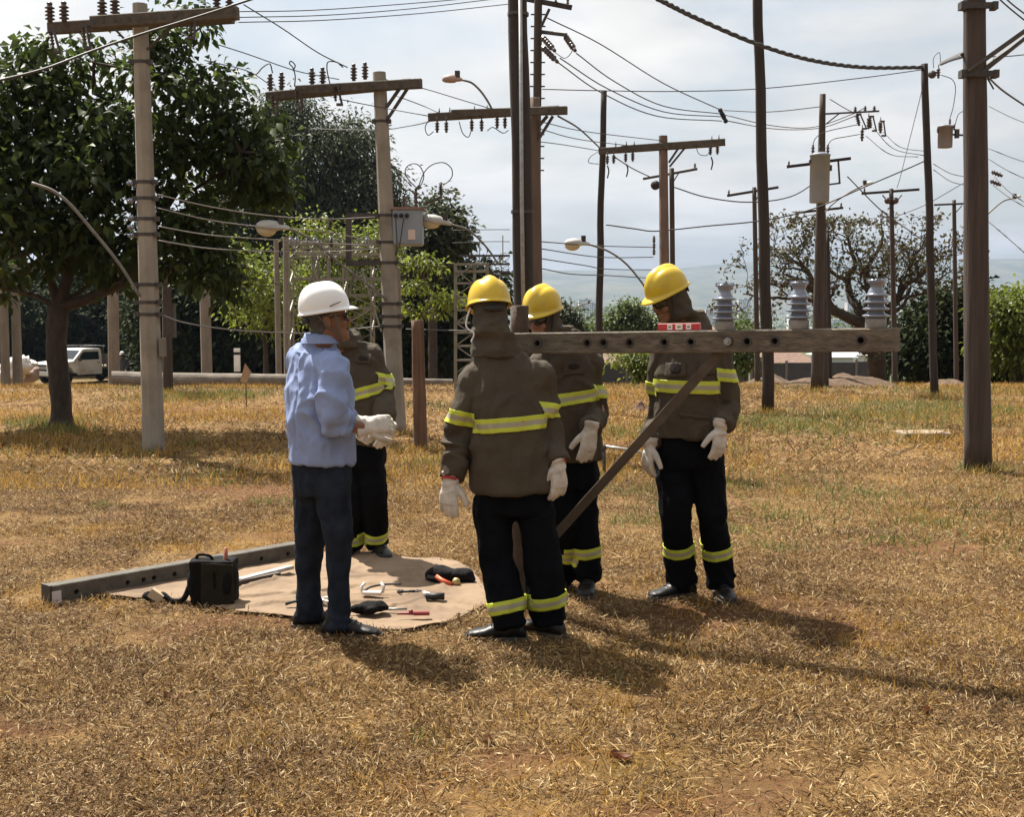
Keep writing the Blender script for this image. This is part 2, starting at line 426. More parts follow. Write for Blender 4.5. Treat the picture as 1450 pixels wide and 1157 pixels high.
def off_cloth(X, Y):
    """true where a point is not under the drop cloth"""
    P_ = [G(*p) for p in CLOTH]; ins_ = np.zeros(len(X), bool)
    for i in range(len(P_)):
        a_, b_ = P_[i], P_[i - 1]; c = (a_.y > Y) != (b_.y > Y)
        ins_ ^= c & (X < (b_.x - a_.x) * (Y - a_.y) / (b_.y - a_.y + 1e-9) + a_.x)
    return ~ins_
def field(n, y0, y1, power=1.0, wid=.50):
    """points in the wedge in front of the camera, thinning with distance"""
    u = rng.uniform(0, 1, n); Y = (y0**power + u * (y1**power - y0**power)) ** (1 / power)
    X = rng.uniform(-1, 1, n) * (wid * Y + .5); return X, Y
straw = mat('straw_litter', (.3, .2, .1), .8, spec=.25, trans=.18, island=[tuple(min(.9, a * b) for a, b in zip(c, GOLDEN)) for c in [(.025, .012, .006), (.13, .068, .026), (.27, .165, .068), (.06, .03, .013), (.40, .275, .13), (.30, .18, .07), (.56, .46, .30), (.09, .045, .018), (.20, .11, .042), (.46, .35, .20)]])
gold = mat('dry_stems', (.3, .2, .1), .75, spec=.25, trans=.35, island=[(.30, .155, .036), (.42, .25, .06), (.48, .30, .085), (.32, .205, .042), (.20, .10, .026)])
green = mat('green_blades', (.1, .14, .03), .6, spec=.3, trans=.4, island=[(.07, .10, .022), (.12, .15, .035), (.17, .18, .05), (.22, .19, .07), (.09, .12, .03)])
# flat straw and leaf litter; pale straw and brown leaf bits keep to patches of their own, bare soil shows between
brown = mat('brown_litter', (.12, .07, .04), .85, spec=.2, trans=.12, island=[tuple(min(.9, a * b) for a, b in zip(c, GOLDEN)) for c in [(.03, .015, .008), (.10, .054, .028), (.18, .11, .06), (.04, .02, .010), (.27, .18, .10), (.06, .032, .016), (.50, .40, .28), (.13, .07, .032), (.03, .016, .008)]])
n = 1250000; X, Y = field(n, 2.3, 13, 1.1)
A_ = fast_noise(X, Y, 2.3, 3); B_ = fast_noise(X, Y, .7, 4); C_ = fast_noise(X, Y, 6.5, 6)
k = (rng.uniform(0, 1, n) < np.clip(.16 + 2.0 * (A_ * .45 + B_ * .35 + C_ * .35 - .28), .05, 1) * (1 - .72 * bareness(X, Y))) & off_cloth(X, Y); X, Y, B_, A_ = X[k], Y[k], B_[k], A_[k]; n = len(X)
pale = rng.uniform(0, 1, n) < np.clip(.5 + 2.4 * (fast_noise(X, Y, .8, 14) * .6 + fast_noise(X, Y, 2.9, 15) * .4 - .48), .12, .92)
for sel, mt_ in ((pale, straw), (~pale, brown)):
    x, y = X[sel], Y[sel]; n = len(x)
    blades(n, x, y, rng.uniform(.012, .050, n) * (.6 + .9 * fast_noise(x, y, 1.3, 41)), rng.uniform(.0022, .0062, n), np.abs(rng.normal(.20, .38, n)), rng.uniform(.0, .022, n) * (.3 + 1.4 * fast_noise(x, y, 4.2, 42)), 'dry_litter', mt_, .22, az=fast_noise(x, y, 2.6, 43) * 9 + rng.normal(0, 1.9, n), slim=True)
n = 170000; X, Y = field(n, 12, 30, 1.3)
k = rng.uniform(0, 1, n) < (.25 + 1.0 * fast_noise(X, Y, 1.2, 5)) * (1 - .9 * bareness(X, Y)); X, Y = X[k], Y[k]; n = len(X)
pale = rng.uniform(0, 1, n) < np.clip(.5 + 2.2 * (fast_noise(X, Y, .5, 16) - .5), .1, .9)
for sel, mt_ in ((pale, straw), (~pale, brown)):
    x, y = X[sel], Y[sel]; n = len(x)
    blades(n, x, y, rng.uniform(.04, .11, n), rng.uniform(.006, .012, n), np.abs(rng.normal(.2, .35, n)), rng.uniform(.0, .02, n), 'dry_litter', mt_, .5)
# low tufts of dry grass in the near field
nt_ = 2600; X, Y = field(nt_, 2.4, 13, 1.5)
k = (fast_noise(X, Y, .9, 8) > .56) & off_cloth(X, Y); X, Y = X[k], Y[k]
per = 26; X = np.repeat(X, per); Y = np.repeat(Y, per); n = len(X)
X = X + rng.normal(0, .055, n); Y = Y + rng.normal(0, .055, n); k = off_cloth(X, Y); X, Y = X[k], Y[k]; n = len(X)
blades(n, X, Y, rng.uniform(.03, .085, n), rng.uniform(.0025, .005, n), np.clip(rng.normal(.75, .4, n), .05, 1.5), np.zeros(n), 'dry_grass', gold, .1)
for sgn in (-1, 1):
    n = 90000; Y = 2.5 + 25 * rng.uniform(0, 1, n) ** .8; X = sgn * (.5 * Y + .5 + rng.uniform(0, 1, n) * (.45 * Y + 2)); k = (rng.uniform(0, 1, n) < .35 + .9 * fast_noise(X, Y, 1.3, 5)); X, Y = X[k], Y[k]; n = len(X); f_ = np.clip(Y / 8, .8, 2)
    blades(n, X, Y, rng.uniform(.03, .08, n) * f_, rng.uniform(.004, .008, n) * f_, np.abs(rng.normal(.2, .35, n)), rng.uniform(.0, .02, n), 'dry_litter', straw, .3, slim=True)
# a few long loose stems
n = 2600; X, Y = field(n, 2.4, 12, 1.3); k = off_cloth(X, Y); X, Y = X[k], Y[k]; n = len(X)
blades(n, X, Y, rng.uniform(.08, .20, n), rng.uniform(.0025, .0045, n), np.abs(rng.normal(.08, .12, n)), rng.uniform(.005, .03, n), 'dry_litter', straw, .15)
# taller golden grass further off
n = 120000; X, Y = field(n, 11, 30, 1.4)
k = rng.uniform(0, 1, n) < np.clip((fast_noise(X, Y, .55, 9) - .3) * 2.2, 0.06, 1) * np.where(X < 1.0, 1.0, .8); X, Y = X[k], Y[k]; n = len(X)
blades(n, X, Y, rng.uniform(.05, .15, n), rng.uniform(.006, .011, n), np.clip(rng.normal(.95, .35, n), .1, 1.5), np.zeros(n), 'dry_grass', gold, .1)
# green patches: (x, y, radius, blades)
spots = []
for px, py, r, c in [(1240, 590, 1.5, 1500), (1150, 612, 1.3, 1000), (1400, 585, 1.2, 900), (1080, 600, .9, 700), (1290, 575, 1.6, 1300), (1340, 555, 2, 900), (880, 615, .9, 600), (1000, 640, .8, 350),
                     (1030, 755, .16, 130), (1110, 735, .22, 160), (1090, 778, .25, 170), (1255, 770, .15, 90), (900, 740, .3, 220), (620, 660, .35, 260), (270, 565, 1.3, 1100), (330, 560, 1.0, 700), (60, 600, .7, 600), (90, 612, .5, 400),
                     (270, 630, .12, 80), (385, 715, .25, 160), (305, 675, .15, 90), (150, 720, .15, 70), (1390, 668, .35, 300), (1320, 745, .3, 180), (1200, 700, .6, 320), (740, 960, .14, 70), (860, 965, .10, 50), (600, 1050, .12, 60), (1050, 690, .4, 220), (930, 700, .4, 260)]:
    p = G(px, py); spots.append((p.x, p.y, r, c))
X = np.concatenate([rng.normal(x, r * .5, c) for x, y, r, c in spots]); Y = np.concatenate([rng.normal(y, r * .45, c) for x, y, r, c in spots]); n = len(X)
sc_ = np.clip(Y / 14, .5, 1.1)
blades(n, X, Y, rng.uniform(.06, .17, n) * sc_, rng.uniform(.005, .010, n) * sc_, np.clip(rng.normal(.8, .35, n), .15, 1.5), np.zeros(n), 'green_grass', green, .1)
feet = [G(*p) for p in [(218, 642), (562, 615), (596, 640), (1385, 675), (1087, 586), (1324, 563), (1157, 555), (87, 608), (238, 558), (856, 673), (1306, 622), (1072, 540), (1267, 542), (849, 562)]]
per = 240; X = np.concatenate([rng.normal(p.x, .17, per) for p in feet]); Y = np.concatenate([rng.normal(p.y, .13, per) - .04 for p in feet]); n = len(X)
sel = rng.uniform(0, 1, n) < .3
for q, mt_, nm in ((~sel, gold, 'dry_grass'), (sel, green, 'green_grass')):
    x, y = X[q], Y[q]; k_ = len(x); blades(k_, x, y, rng.uniform(.05, .17, k_), rng.uniform(.005, .009, k_), np.clip(rng.normal(.95, .35, k_), .2, 1.5), np.zeros(k_), nm, mt_, .1)
n = 45000; X, Y = field(n, 8, 30, 1.6)
k = fast_noise(X, Y, .4, 21) * .6 + .4 * fast_noise(X, Y, 1.7, 22) > np.where(X > 1.5, .53, .64); X, Y = X[k], Y[k]; n = len(X)
blades(n, X, Y, rng.uniform(.04, .12, n), rng.uniform(.006, .012, n), np.clip(rng.normal(.8, .4, n), .1, 1.5), np.zeros(n), 'green_grass', green, .1)

# ---------------------------------------------------------------- far town in the valley
def city():
    cw = [mat('far_wall_a', (.62, .62, .62), .8), mat('far_wall_b', (.5, .46, .42), .8), mat('far_wall_c', (.42, .3, .25), .85), mat('far_wall_d', (.7, .69, .66), .8)]
    cr_ = [mat('far_roof_clay', (.3, .14, .09), .9), mat('far_roof_grey', (.3, .3, .3), .9)]
    gl = mat('far_glass', (.08, .1, .12), .3)
    r = random.Random(5)
    def block(x, y, wd, dp, ht, kind, wm, label, group=None):
        z = H(x, y) - .5
        o = empty(kind, (x, y, z), label, 'building', group)
        m = MB(); m.box((x, y, z + ht / 2), (wd, dp, ht)); m.build('wall', wm, o)
        m = MB()
        if kind == 'far_house':
            m.add([(x - wd / 2 - .4, y - dp / 2 - .4, z + ht + .02), (x + wd / 2 + .4, y - dp / 2 - .4, z + ht + .02), (x + wd / 2 + .4, y + dp / 2 + .4, z + ht + .02), (x - wd / 2 - .4, y + dp / 2 + .4, z + ht + .02), (x - wd / 4, y, z + ht + 2.2), (x + wd / 4, y, z + ht + 2.2)],
                  [(0, 1, 5, 4), (2, 3, 4, 5), (1, 2, 5), (3, 0, 4), (3, 2, 1, 0)])
            m.build('roof', cr_[r.random() < .3], o)
        else:
            m.box((x, y, z + ht + .5), (wd + .6, dp + .6, 1.0)); m.box((x + wd * .1, y, z + ht + 2), (wd * .3, dp * .4, 3)); m.build('roof', cr_[1], o)
        m = MB(); fl = max(1, int(ht / 3.2)); nb = max(2, int(wd / 3.2))
        for f_ in range(fl):
            for b in range(nb):
                m.box((x - wd / 2 + (b + .5) * wd / nb, y - dp / 2 - .02, z + (f_ + .55) * ht / fl), (wd / nb * .55, .3, 1.5))
        wo_ = m.build('window', gl, o)
        if fl * nb > 6: tag(wo_, kind='stuff')
    for px, d, wd, ht, i, lb in [(828, 900, 9, 27, 3, 'tall slim white block in the haze right of the middle worker'), (838, 905, 8, 24, 0, 'slim pale grey block close beside the tall white one in the haze'), (852, 930, 12, 20, 0, 'pale grey block in the haze right behind the thin leaning post'), (806, 980, 14, 16, 1, 'low beige block in the haze beside the olive tree'), (868, 1000, 16, 22, 3, 'broad white block in the haze just right of the thin leaning post'), (884, 1010, 11, 24, 0, 'pale grey block in the haze above the rounded green tree'), (1010, 1020, 14, 20, 1, 'beige block in the haze left of the first grey insulator'), (1036, 960, 18, 13, 3, 'low broad white block in the haze behind the first grey insulator'), (1052, 1050, 10, 28, 0, 'tall pale grey block in the haze between first insulator and leaning dark pole'), (1128, 940, 14, 17, 3, 'white block in the haze behind the second grey insulator'), (1190, 1000, 20, 12, 0, 'long low grey block in the haze right of the can transformer pole'), (1207, 1030, 12, 26, 1, 'tall beige block in the haze left of the third insulator'), (1395, 1000, 15, 20, 0, 'grey block in the haze behind the thick right pole'), (1418, 940, 12, 25, 3, 'white block in the haze at the right edge')]:
        d *= 2.2; wd *= 2.2; ht *= 2.2; x = (px - 725) / 1800 * d
        block(x, d, wd, 20, ht, 'far_apartment_block', cw[i], lb)
    for i in range(70):
        d = r.uniform(900, 2100); px = r.choice([r.uniform(775, 930), r.uniform(985, 1270), r.uniform(1270, 1480)])
        block((px - 725) / 1800 * d, d, r.uniform(14, 30), r.uniform(12, 20), r.uniform(5, 12), 'far_house', r.choice(cw), 'small hazy house down in the valley beyond the field', 'houses of the far town')
city()
# ================================================================ TREES
bark = mat('bark_brown', (.10, .07, .05), .95, var=.45, scale=14, stretch=(1, 1, .35), bump=.9, bscale=28)
bark_d = mat('bark_dark', (.045, .034, .026), .95, var=.4, scale=14, stretch=(1, 1, .35), bump=.9, bscale=28)
lf_big = mat('leaf_broad', (.05, .08, .02), .5, spec=.35, trans=.46, island=[(.022, .036, .010), (.036, .055, .013), (.050, .074, .017), (.028, .045, .014), (.095, .135, .024)])
lf_euc = mat('leaf_grey_green', (.05, .07, .03), .65, spec=.25, trans=.34, island=[(.040, .052, .026), (.060, .074, .034), (.048, .060, .027), (.085, .098, .044)])
lf_dark = mat('leaf_dark', (.03, .045, .015), .8, spec=.1, trans=.15, island=[(.012, .017, .007), (.022, .031, .010), (.036, .049, .013), (.016, .023, .008)])
lf_lime = mat('leaf_lime', (.16, .22, .03), .5, spec=.4, trans=.55, island=[(.09, .125, .016), (.14, .175, .022), (.20, .235, .035), (.11, .14, .02)])
lf_mid = mat('leaf_mid', (.08, .12, .02), .5, spec=.4, trans=.42, island=[(.055, .085, .018), (.08, .12, .022), (.11, .15, .03), (.065, .09, .022)])
lf_rust = mat('leaf_brownish', (.08, .06, .03), .7, spec=.3, trans=.3, island=[(.055, .055, .022), (.085, .07, .03), (.07, .075, .025), (.10, .065, .03)])

def leaf_mesh(C, D, length, width, name, material, parent, fold=.35, droop=0.0):
    """C leaf bases, D leaf directions (n,3). A leaf is four corners with a fold along the midrib and a bent tip"""
    n = len(C); D = D / (np.linalg.norm(D, axis=1, keepdims=True) + 1e-9)
    up = rng.normal(0, .55, (n, 3)); up[:, 2] += 1.0
    S = np.cross(D, up); S /= (np.linalg.norm(S, axis=1, keepdims=True) + 1e-9); Nn = np.cross(S, D)
    L_ = length[:, None]; W = width[:, None]
    mid = C + D * L_ * .5
    l = mid - S * W * .5 + Nn * W * fold * .5; r = mid + S * W * .5 + Nn * W * fold * .5
    m2 = C + D * L_ * .55
    tip = C + D * L_; tip[:, 2] -= droop * length
    V = np.stack([C, l, m2, r, tip], 1).reshape(-1, 3); b = np.arange(n)[:, None] * 5
    F = np.concatenate([b + np.array(q) for q in ([0, 2, 1], [0, 3, 2], [1, 2, 4], [2, 3, 4])], 0)
    return np_mesh(name, V, F, material, parent)

def blob_points(blobs, n, shell=.55):
    """points in the outer part of ellipsoids (centre, radii)"""
    vol = np.array([b[1][0] * b[1][1] * b[1][2] for b in blobs]) ** .75; vol /= vol.sum()
    w_ = rng.choice(len(blobs), n, p=vol)
    v = rng.normal(0, 1, (n, 3)); v /= np.linalg.norm(v, axis=1, keepdims=True)
    r = shell + (1.05 - shell) * rng.uniform(0, 1, n) ** .7
    c = np.array([tuple(b[0]) for b in blobs])[w_]; s = np.array([b[1] for b in blobs])[w_]
    lump = np.array([noise.noise(Vector(tuple(q * 2.1 + k))) for q, k in zip(v, w_)])
    return c + v * s * (r * (1 + .28 * lump))[:, None]

def grow(m, base, fork, r0, pts, wig=.12, seed=0, rtip=.008, sides=6, extra=()):
    """limbs from the fork to every attractor point; each joins the nearest wood already there"""
    nodes = [Vector(base), Vector(fork)]; par = [-1, 0]; 
    for chain in extra:                       # given main limbs
        last = 1
        for q in chain: nodes.append(Vector(q)); par.append(last); last = len(nodes) - 1
    order = sorted(range(len(pts)), key=lambda i: (Vector(pts[i]) - nodes[1]).length)
    rnd = random.Random(seed)
    arr = [tuple(x) for x in nodes]
    for i in order:
        p = Vector(pts[i]); A = np.array(arr[1:]); d = np.linalg.norm(A - np.array(p), axis=1)
        up_pen = np.maximum(0, A[:, 2] - p.z) * .6
        k = int(np.argmin(d + up_pen)) + 1; q = nodes[k]; L_ = (p - q).length
        st = max(1, min(6, int(L_ / .35))); last = k
        for s_ in range(1, st + 1):
            t = s_ / st; x = q.lerp(p, t); 
            if s_ < st: x = x + Vector((rnd.gauss(0, 1), rnd.gauss(0, 1), rnd.gauss(0, .7) + .7)) * wig * L_ * .5
            nodes.append(x); par.append(last); last = len(nodes) - 1; arr.append(tuple(x))
    n = len(nodes); wgt = [0.0] * n; kids = [[] for _ in range(n)]
    for i in range(1, n): kids[par[i]].append(i)
    for i in range(n - 1, 0, -1):
        if not kids[i]: wgt[i] = 1.0
        wgt[par[i]] += wgt[i]
    rad = [max(rtip, r0 * (x / max(1, wgt[1])) ** .46) for x in wgt]; rad[0] = r0 * 1.25; rad[1] = r0
    done = set()
    def chain(i, start):
        path = [nodes[start], nodes[i]]; rr = [min(rad[start], rad[i] * 1.25), rad[i]]; cur = i
        while kids[cur]:
            ks = sorted(kids[cur], key=lambda q: -wgt[q]); nxt = ks[0]
            path.append(nodes[nxt]); rr.append(rad[nxt])
            for o in ks[1:]: stack.append((o, cur))
            cur = nxt
        m.tube(path, rr, sides, cap=False)
    stack = [(k, 1) for k in kids[1]]
    while stack:
        i, s_ = stack.pop(); chain(i, s_)
    return nodes, rad

def tree(name, label, base, fork, r0, blobs, n_br, clusters, per, llen, lwid, leaf, bk=None, droop=.25, spread=.25, shell=.5, group=None, seed=0, trunk_path=None, extra=(), wig=.12, limbs=True, down=.4, name_crown='crown'):
    bk = bk or bark
    o = empty(name, base, label, 'tree' if 'tree' in name else 'shrub', group)
    m = MB()
    tp = trunk_path or [base, Vector(base).lerp(Vector(fork), .5) + Vector((.02, 0, 0)), fork]
    tp = spline(tp, 5); k = len(tp)
    rr = [r0 * (1.0 + .55 * max(0, 1 - i / (k * .14)) ** 2 + .08 * noise.noise(Vector((i * .6, seed, 2)))) for i in range(k)]
    m.tube(tp, rr, 14, jit=.12, seed=seed)
    pts = blob_points(blobs, n_br, .35)
    if limbs: grow(m, base, fork, r0 * .85, pts, wig, seed, extra=extra)
    m.build('trunk', bk, o, smooth=True)
    C = blob_points(blobs, clusters, shell); n = clusters * per
    CC = np.repeat(C, per, 0) + rng.normal(0, spread, (n, 3)) * np.array([1, 1, .75])
    D = CC - np.repeat(C, per, 0) + rng.normal(0, .25, (n, 3)) * spread; D[:, 2] -= down * spread
    s = rng.uniform(.65, 1.2, n)
    leaf_mesh(CC, D, llen * s, lwid * s, name_crown, leaf, o, droop=droop)
    return o
def pb(px, py, d, rx, ry, rdep):
    """crown lobe from a picture position: radii in picture points, own distance"""
    p = P(px, py, d); s = d / FPX
    return (p, (rx * s, rdep, ry * s))

# --- the big broad-leaved tree on the left
b0 = Gh(87, 606); d0 = b0.y
fork = P(82, 436, d0)
blobs = [pb(70, 250, d0, 95, 85, 1.7), pb(40, 330, d0 - .3, 90, 60, 1.6), pb(160, 330, d0, 90, 50, 1.6), pb(170, 215, d0 - .2, 90, 85, 1.7), pb(260, 150, d0, 70, 65, 1.4), pb(300, 235, d0 + .2, 85, 70, 1.5),
         pb(275, 335, d0, 70, 60, 1.3), pb(355, 205, d0, 65, 55, 1.1), pb(90, 150, d0 + .2, 90, 50, 1.4), pb(30, 190, d0, 70, 70, 1.4), pb(-40, 280, d0, 80, 110, 1.5), pb(220, 95, d0, 40, 42, .8), pb(315, 125, d0, 40, 38, .8), pb(60, 88, d0, 48, 46, .9), pb(20, 110, d0, 50, 50, .9), pb(130, 80, d0, 40, 34, .8), pb(230, 60, d0, 36, 36, .7), pb(300, 395, d0, 45, 30, .8), pb(175, 385, d0, 45, 28, .9), pb(-20, 390, d0 + .2, 50, 35, 1.0), pb(275, 35, d0 + .1, 28, 28, .5), pb(375, 260, d0, 38, 45, .7)]
ex = [[P(120, 425, d0), P(170, 402, d0 - .2), P(240, 380, d0), P(300, 350, d0)], [P(100, 380, d0), P(112, 310, d0 + .2), P(120, 230, d0 + .2), P(130, 160, d0 + .1)], [P(50, 418, d0), P(10, 408, d0), P(-40, 400, d0)], [P(70, 390, d0), P(60, 320, d0 - .2), P(40, 250, d0 - .2)], [P(130, 400, d0 + .2), P(180, 320, d0 + .4), P(220, 240, d0 + .3), P(265, 150, d0)]]
blobs = [(c_, (r_[0], r_[1] * .68, r_[2])) for c_, r_ in blobs]
big_tree = tree('broadleaf_tree', 'large dark broad-leaved tree with a low forking trunk beside the concrete pole', b0, fork, .135, blobs, 210, 760, 20, .145, .092, lf_big, bark_d, droop=.25, spread=.108, shell=.2, seed=3, trunk_path=[b0, P(86, 560, d0), P(80, 490, d0), fork], extra=ex, down=.45)
# single large leaves that hang free along the edge of the crown
lm = None
edge = blob_points(blobs, 260, .98)
dirs = rng.normal(0, 1, (260, 3)); dirs[:, 2] -= 1.1
for i in range(260):
    if lm is None:
        v = MB(); v.add([(0, 0, 0), (-.045, 0, -.09), (0, .018, -.10), (.045, 0, -.09), (0, .03, -.20)], [(0, 2, 1), (0, 3, 2), (1, 2, 4), (2, 3, 4)]); lm = v.mesh('leaf', lf_big)
    l = bpy.data.objects.new('leaf', lm); COL.objects.link(l); l.parent = big_tree
    l.location = Vector(edge[i]) - Vector(b0); l.rotation_euler = (random.uniform(-.9, .9), random.uniform(-.9, .9), random.uniform(0, 6.28)); l.scale = (1, 1, 1) if i % 3 else (1.25, 1.25, 1.25)

# --- eucalyptus behind
def far_tree(name, label, px, d, r0, forkpy, lobes, nbr, cl, per, ll, lw, leaf, bk=bark_d, seed=0, group=None, spread=.4, shell=.4, droop=.2, down=.4, gz=None):
    x = (px - 725) / FPX * d; b = Vector((x, d, H(x, d) - .05))
    return tree(name, label, b, P(px, forkpy, d), r0, [pb(a, c, d + e, rx, ry, rd) for a, c, e, rx, ry, rd in lobes], nbr, cl, per, ll, lw, leaf, bk, droop=droop, spread=spread, shell=shell, group=group, seed=seed, down=down)
far_tree('eucalyptus_tree', 'tall grey-green gum tree rising behind the second concrete pole', 455, 58, .32, 400,
         [(390, 190, 0, 55, 50, 2.5), (440, 230, 0, 75, 60, 3), (500, 210, 1, 45, 45, 2), (530, 270, 0, 45, 45, 2), (470, 300, 0, 90, 45, 3), (390, 260, 1, 60, 60, 2.5), (340, 300, 0, 55, 55, 2.5), (420, 150, 0, 30, 22, 1), (560, 325, 1, 30, 40, 2), (500, 350, 0, 70, 40, 2.5), (400, 340, 0, 80, 45, 2.5)],
         120, 2900, 20, .26, .09, lf_euc, seed=11, spread=.36, down=.8)
far_tree('roundleaf_tree', 'loose open-crowned tree behind the grey transformer box', 612, 44, .16, 420,
         [(622, 300, 0, 32, 22, 1.1), (640, 325, 0, 26, 24, 1), (600, 330, 0, 35, 30, 1.3), (650, 345, 0, 14, 12, .5), (595, 370, 0, 40, 28, 1.3), (618, 275, 0, 10, 8, .4), (632, 352, 0, 20, 14, .8)], 60, 330, 14, .24, .15, lf_euc, seed=5, spread=.2)
# --- lime shrubs and small trees in front of the dark wood
far_tree('lime_tree', 'bright lime-green bushy tree behind the white lamp head', 375, 36, .07, 470,
         [(370, 390, 0, 45, 35, 1), (400, 430, 0, 35, 40, 1), (360, 440, 0, 40, 40, 1), (345, 365, 0, 30, 22, .8), (425, 400, .3, 30, 30, .8)], 40, 230, 14, .15, .08, lf_lime, seed=6, spread=.2)
far_tree('lime_tree', 'bright lime-green layered tree between the lamp and the second pole', 500, 38, .08, 440,
         [(460, 335, 0, 42, 18, .9), (510, 350, 0, 45, 25, 1), (480, 370, 0, 50, 18, .9), (540, 340, 0, 35, 25, 1), (450, 400, 0, 30, 25, .9), (520, 410, 0, 40, 25, 1), (440, 320, 0, 25, 10, .7), (475, 440, 0, 45, 25, 1)], 60, 400, 14, .15, .08, lf_lime, seed=7, spread=.2)
far_tree('lime_tree', 'lime-green sapling with flat sprays right of the second pole', 595, 33, .05, 480,
         [(580, 374, 0, 24, 5, .5), (602, 364, 0, 18, 4, .5), (590, 404, 0, 30, 5, .6), (628, 420, 0, 28, 4, .6), (575, 434, 0, 22, 6, .5), (605, 442, 0, 26, 4, .5), (620, 378, 0, 20, 4, .5), (640, 428, 0, 20, 4, .4)], 34, 95, 11, .15, .08, lf_lime, seed=8, spread=.10)
# --- dark trees filling the edge of the wood
def dk(px, d, lobes, cl, seed, label, leaf=lf_dark, r0=.16):
    far_tree('shade_tree', label, px, d, r0, 470, lobes, 50, cl, 15, .30, .17, leaf, seed=seed, spread=.36, shell=.15)
dk(620, 47, [(600, 420, 0, 60, 45, 1.5), (650, 440, 0, 55, 50, 1.5), (620, 480, 0, 80, 40, 1.5), (680, 420, 0, 30, 40, 1.2), (560, 450, 0, 50, 50, 1.4), (655, 390, 0, 32, 16, 1)], 1100, 21, 'dark dense tree behind the short wooden stump post')
dk(480, 50, [(480, 430, 0, 70, 50, 1.6), (420, 440, 0, 60, 50, 1.6), (520, 460, 0, 60, 45, 1.6), (450, 480, 0, 90, 35, 1.6)], 1100, 22, 'dark dense tree behind the steel lattice frames')
dk(330, 52, [(330, 420, 0, 60, 60, 1.7), (270, 430, 0, 60, 55, 1.7), (300, 480, 0, 90, 45, 1.7), (370, 480, 0, 60, 45, 1.6), (230, 440, 0, 50, 50, 1.5)], 1300, 23, 'dark dense tree behind the pointed marker stick')
dk(150, 76, [(150, 440, 0, 80, 50, 2.5), (90, 450, 0, 70, 45, 2.5), (210, 450, 0, 60, 45, 2.5), (140, 490, 0, 110, 40, 2.5), (40, 450, 0, 60, 60, 2.5), (-30, 450, 0, 70, 70, 2.5)], 1900, 24, 'dark dense tree behind the white truck')
# undergrowth and shade at the foot of the wood
def undergrowth():
    n = 150000; X = rng.uniform(-34, -2.0, n); Y = 56 + rng.uniform(-2.5, 2.5, n) + 24 * np.clip((-X - 15) / 9, 0, 1)
    top = 4.4 + 1.2 * fast_noise(X, Y, .4, 31) + np.where(X < -12, 1.6, 0)
    Z = Hn(X, Y) + rng.uniform(0, 1, n) ** .8 * top; C = np.stack([X, Y, Z], -1); D = rng.normal(0, 1, (n, 3)); D[:, 2] -= .4
    s = rng.uniform(.7, 1.3, n)
    o = leaf_mesh(C, D, .42 * s, .26 * s, 'undergrowth', lf_dark, None); tag(o, kind='stuff')
undergrowth()

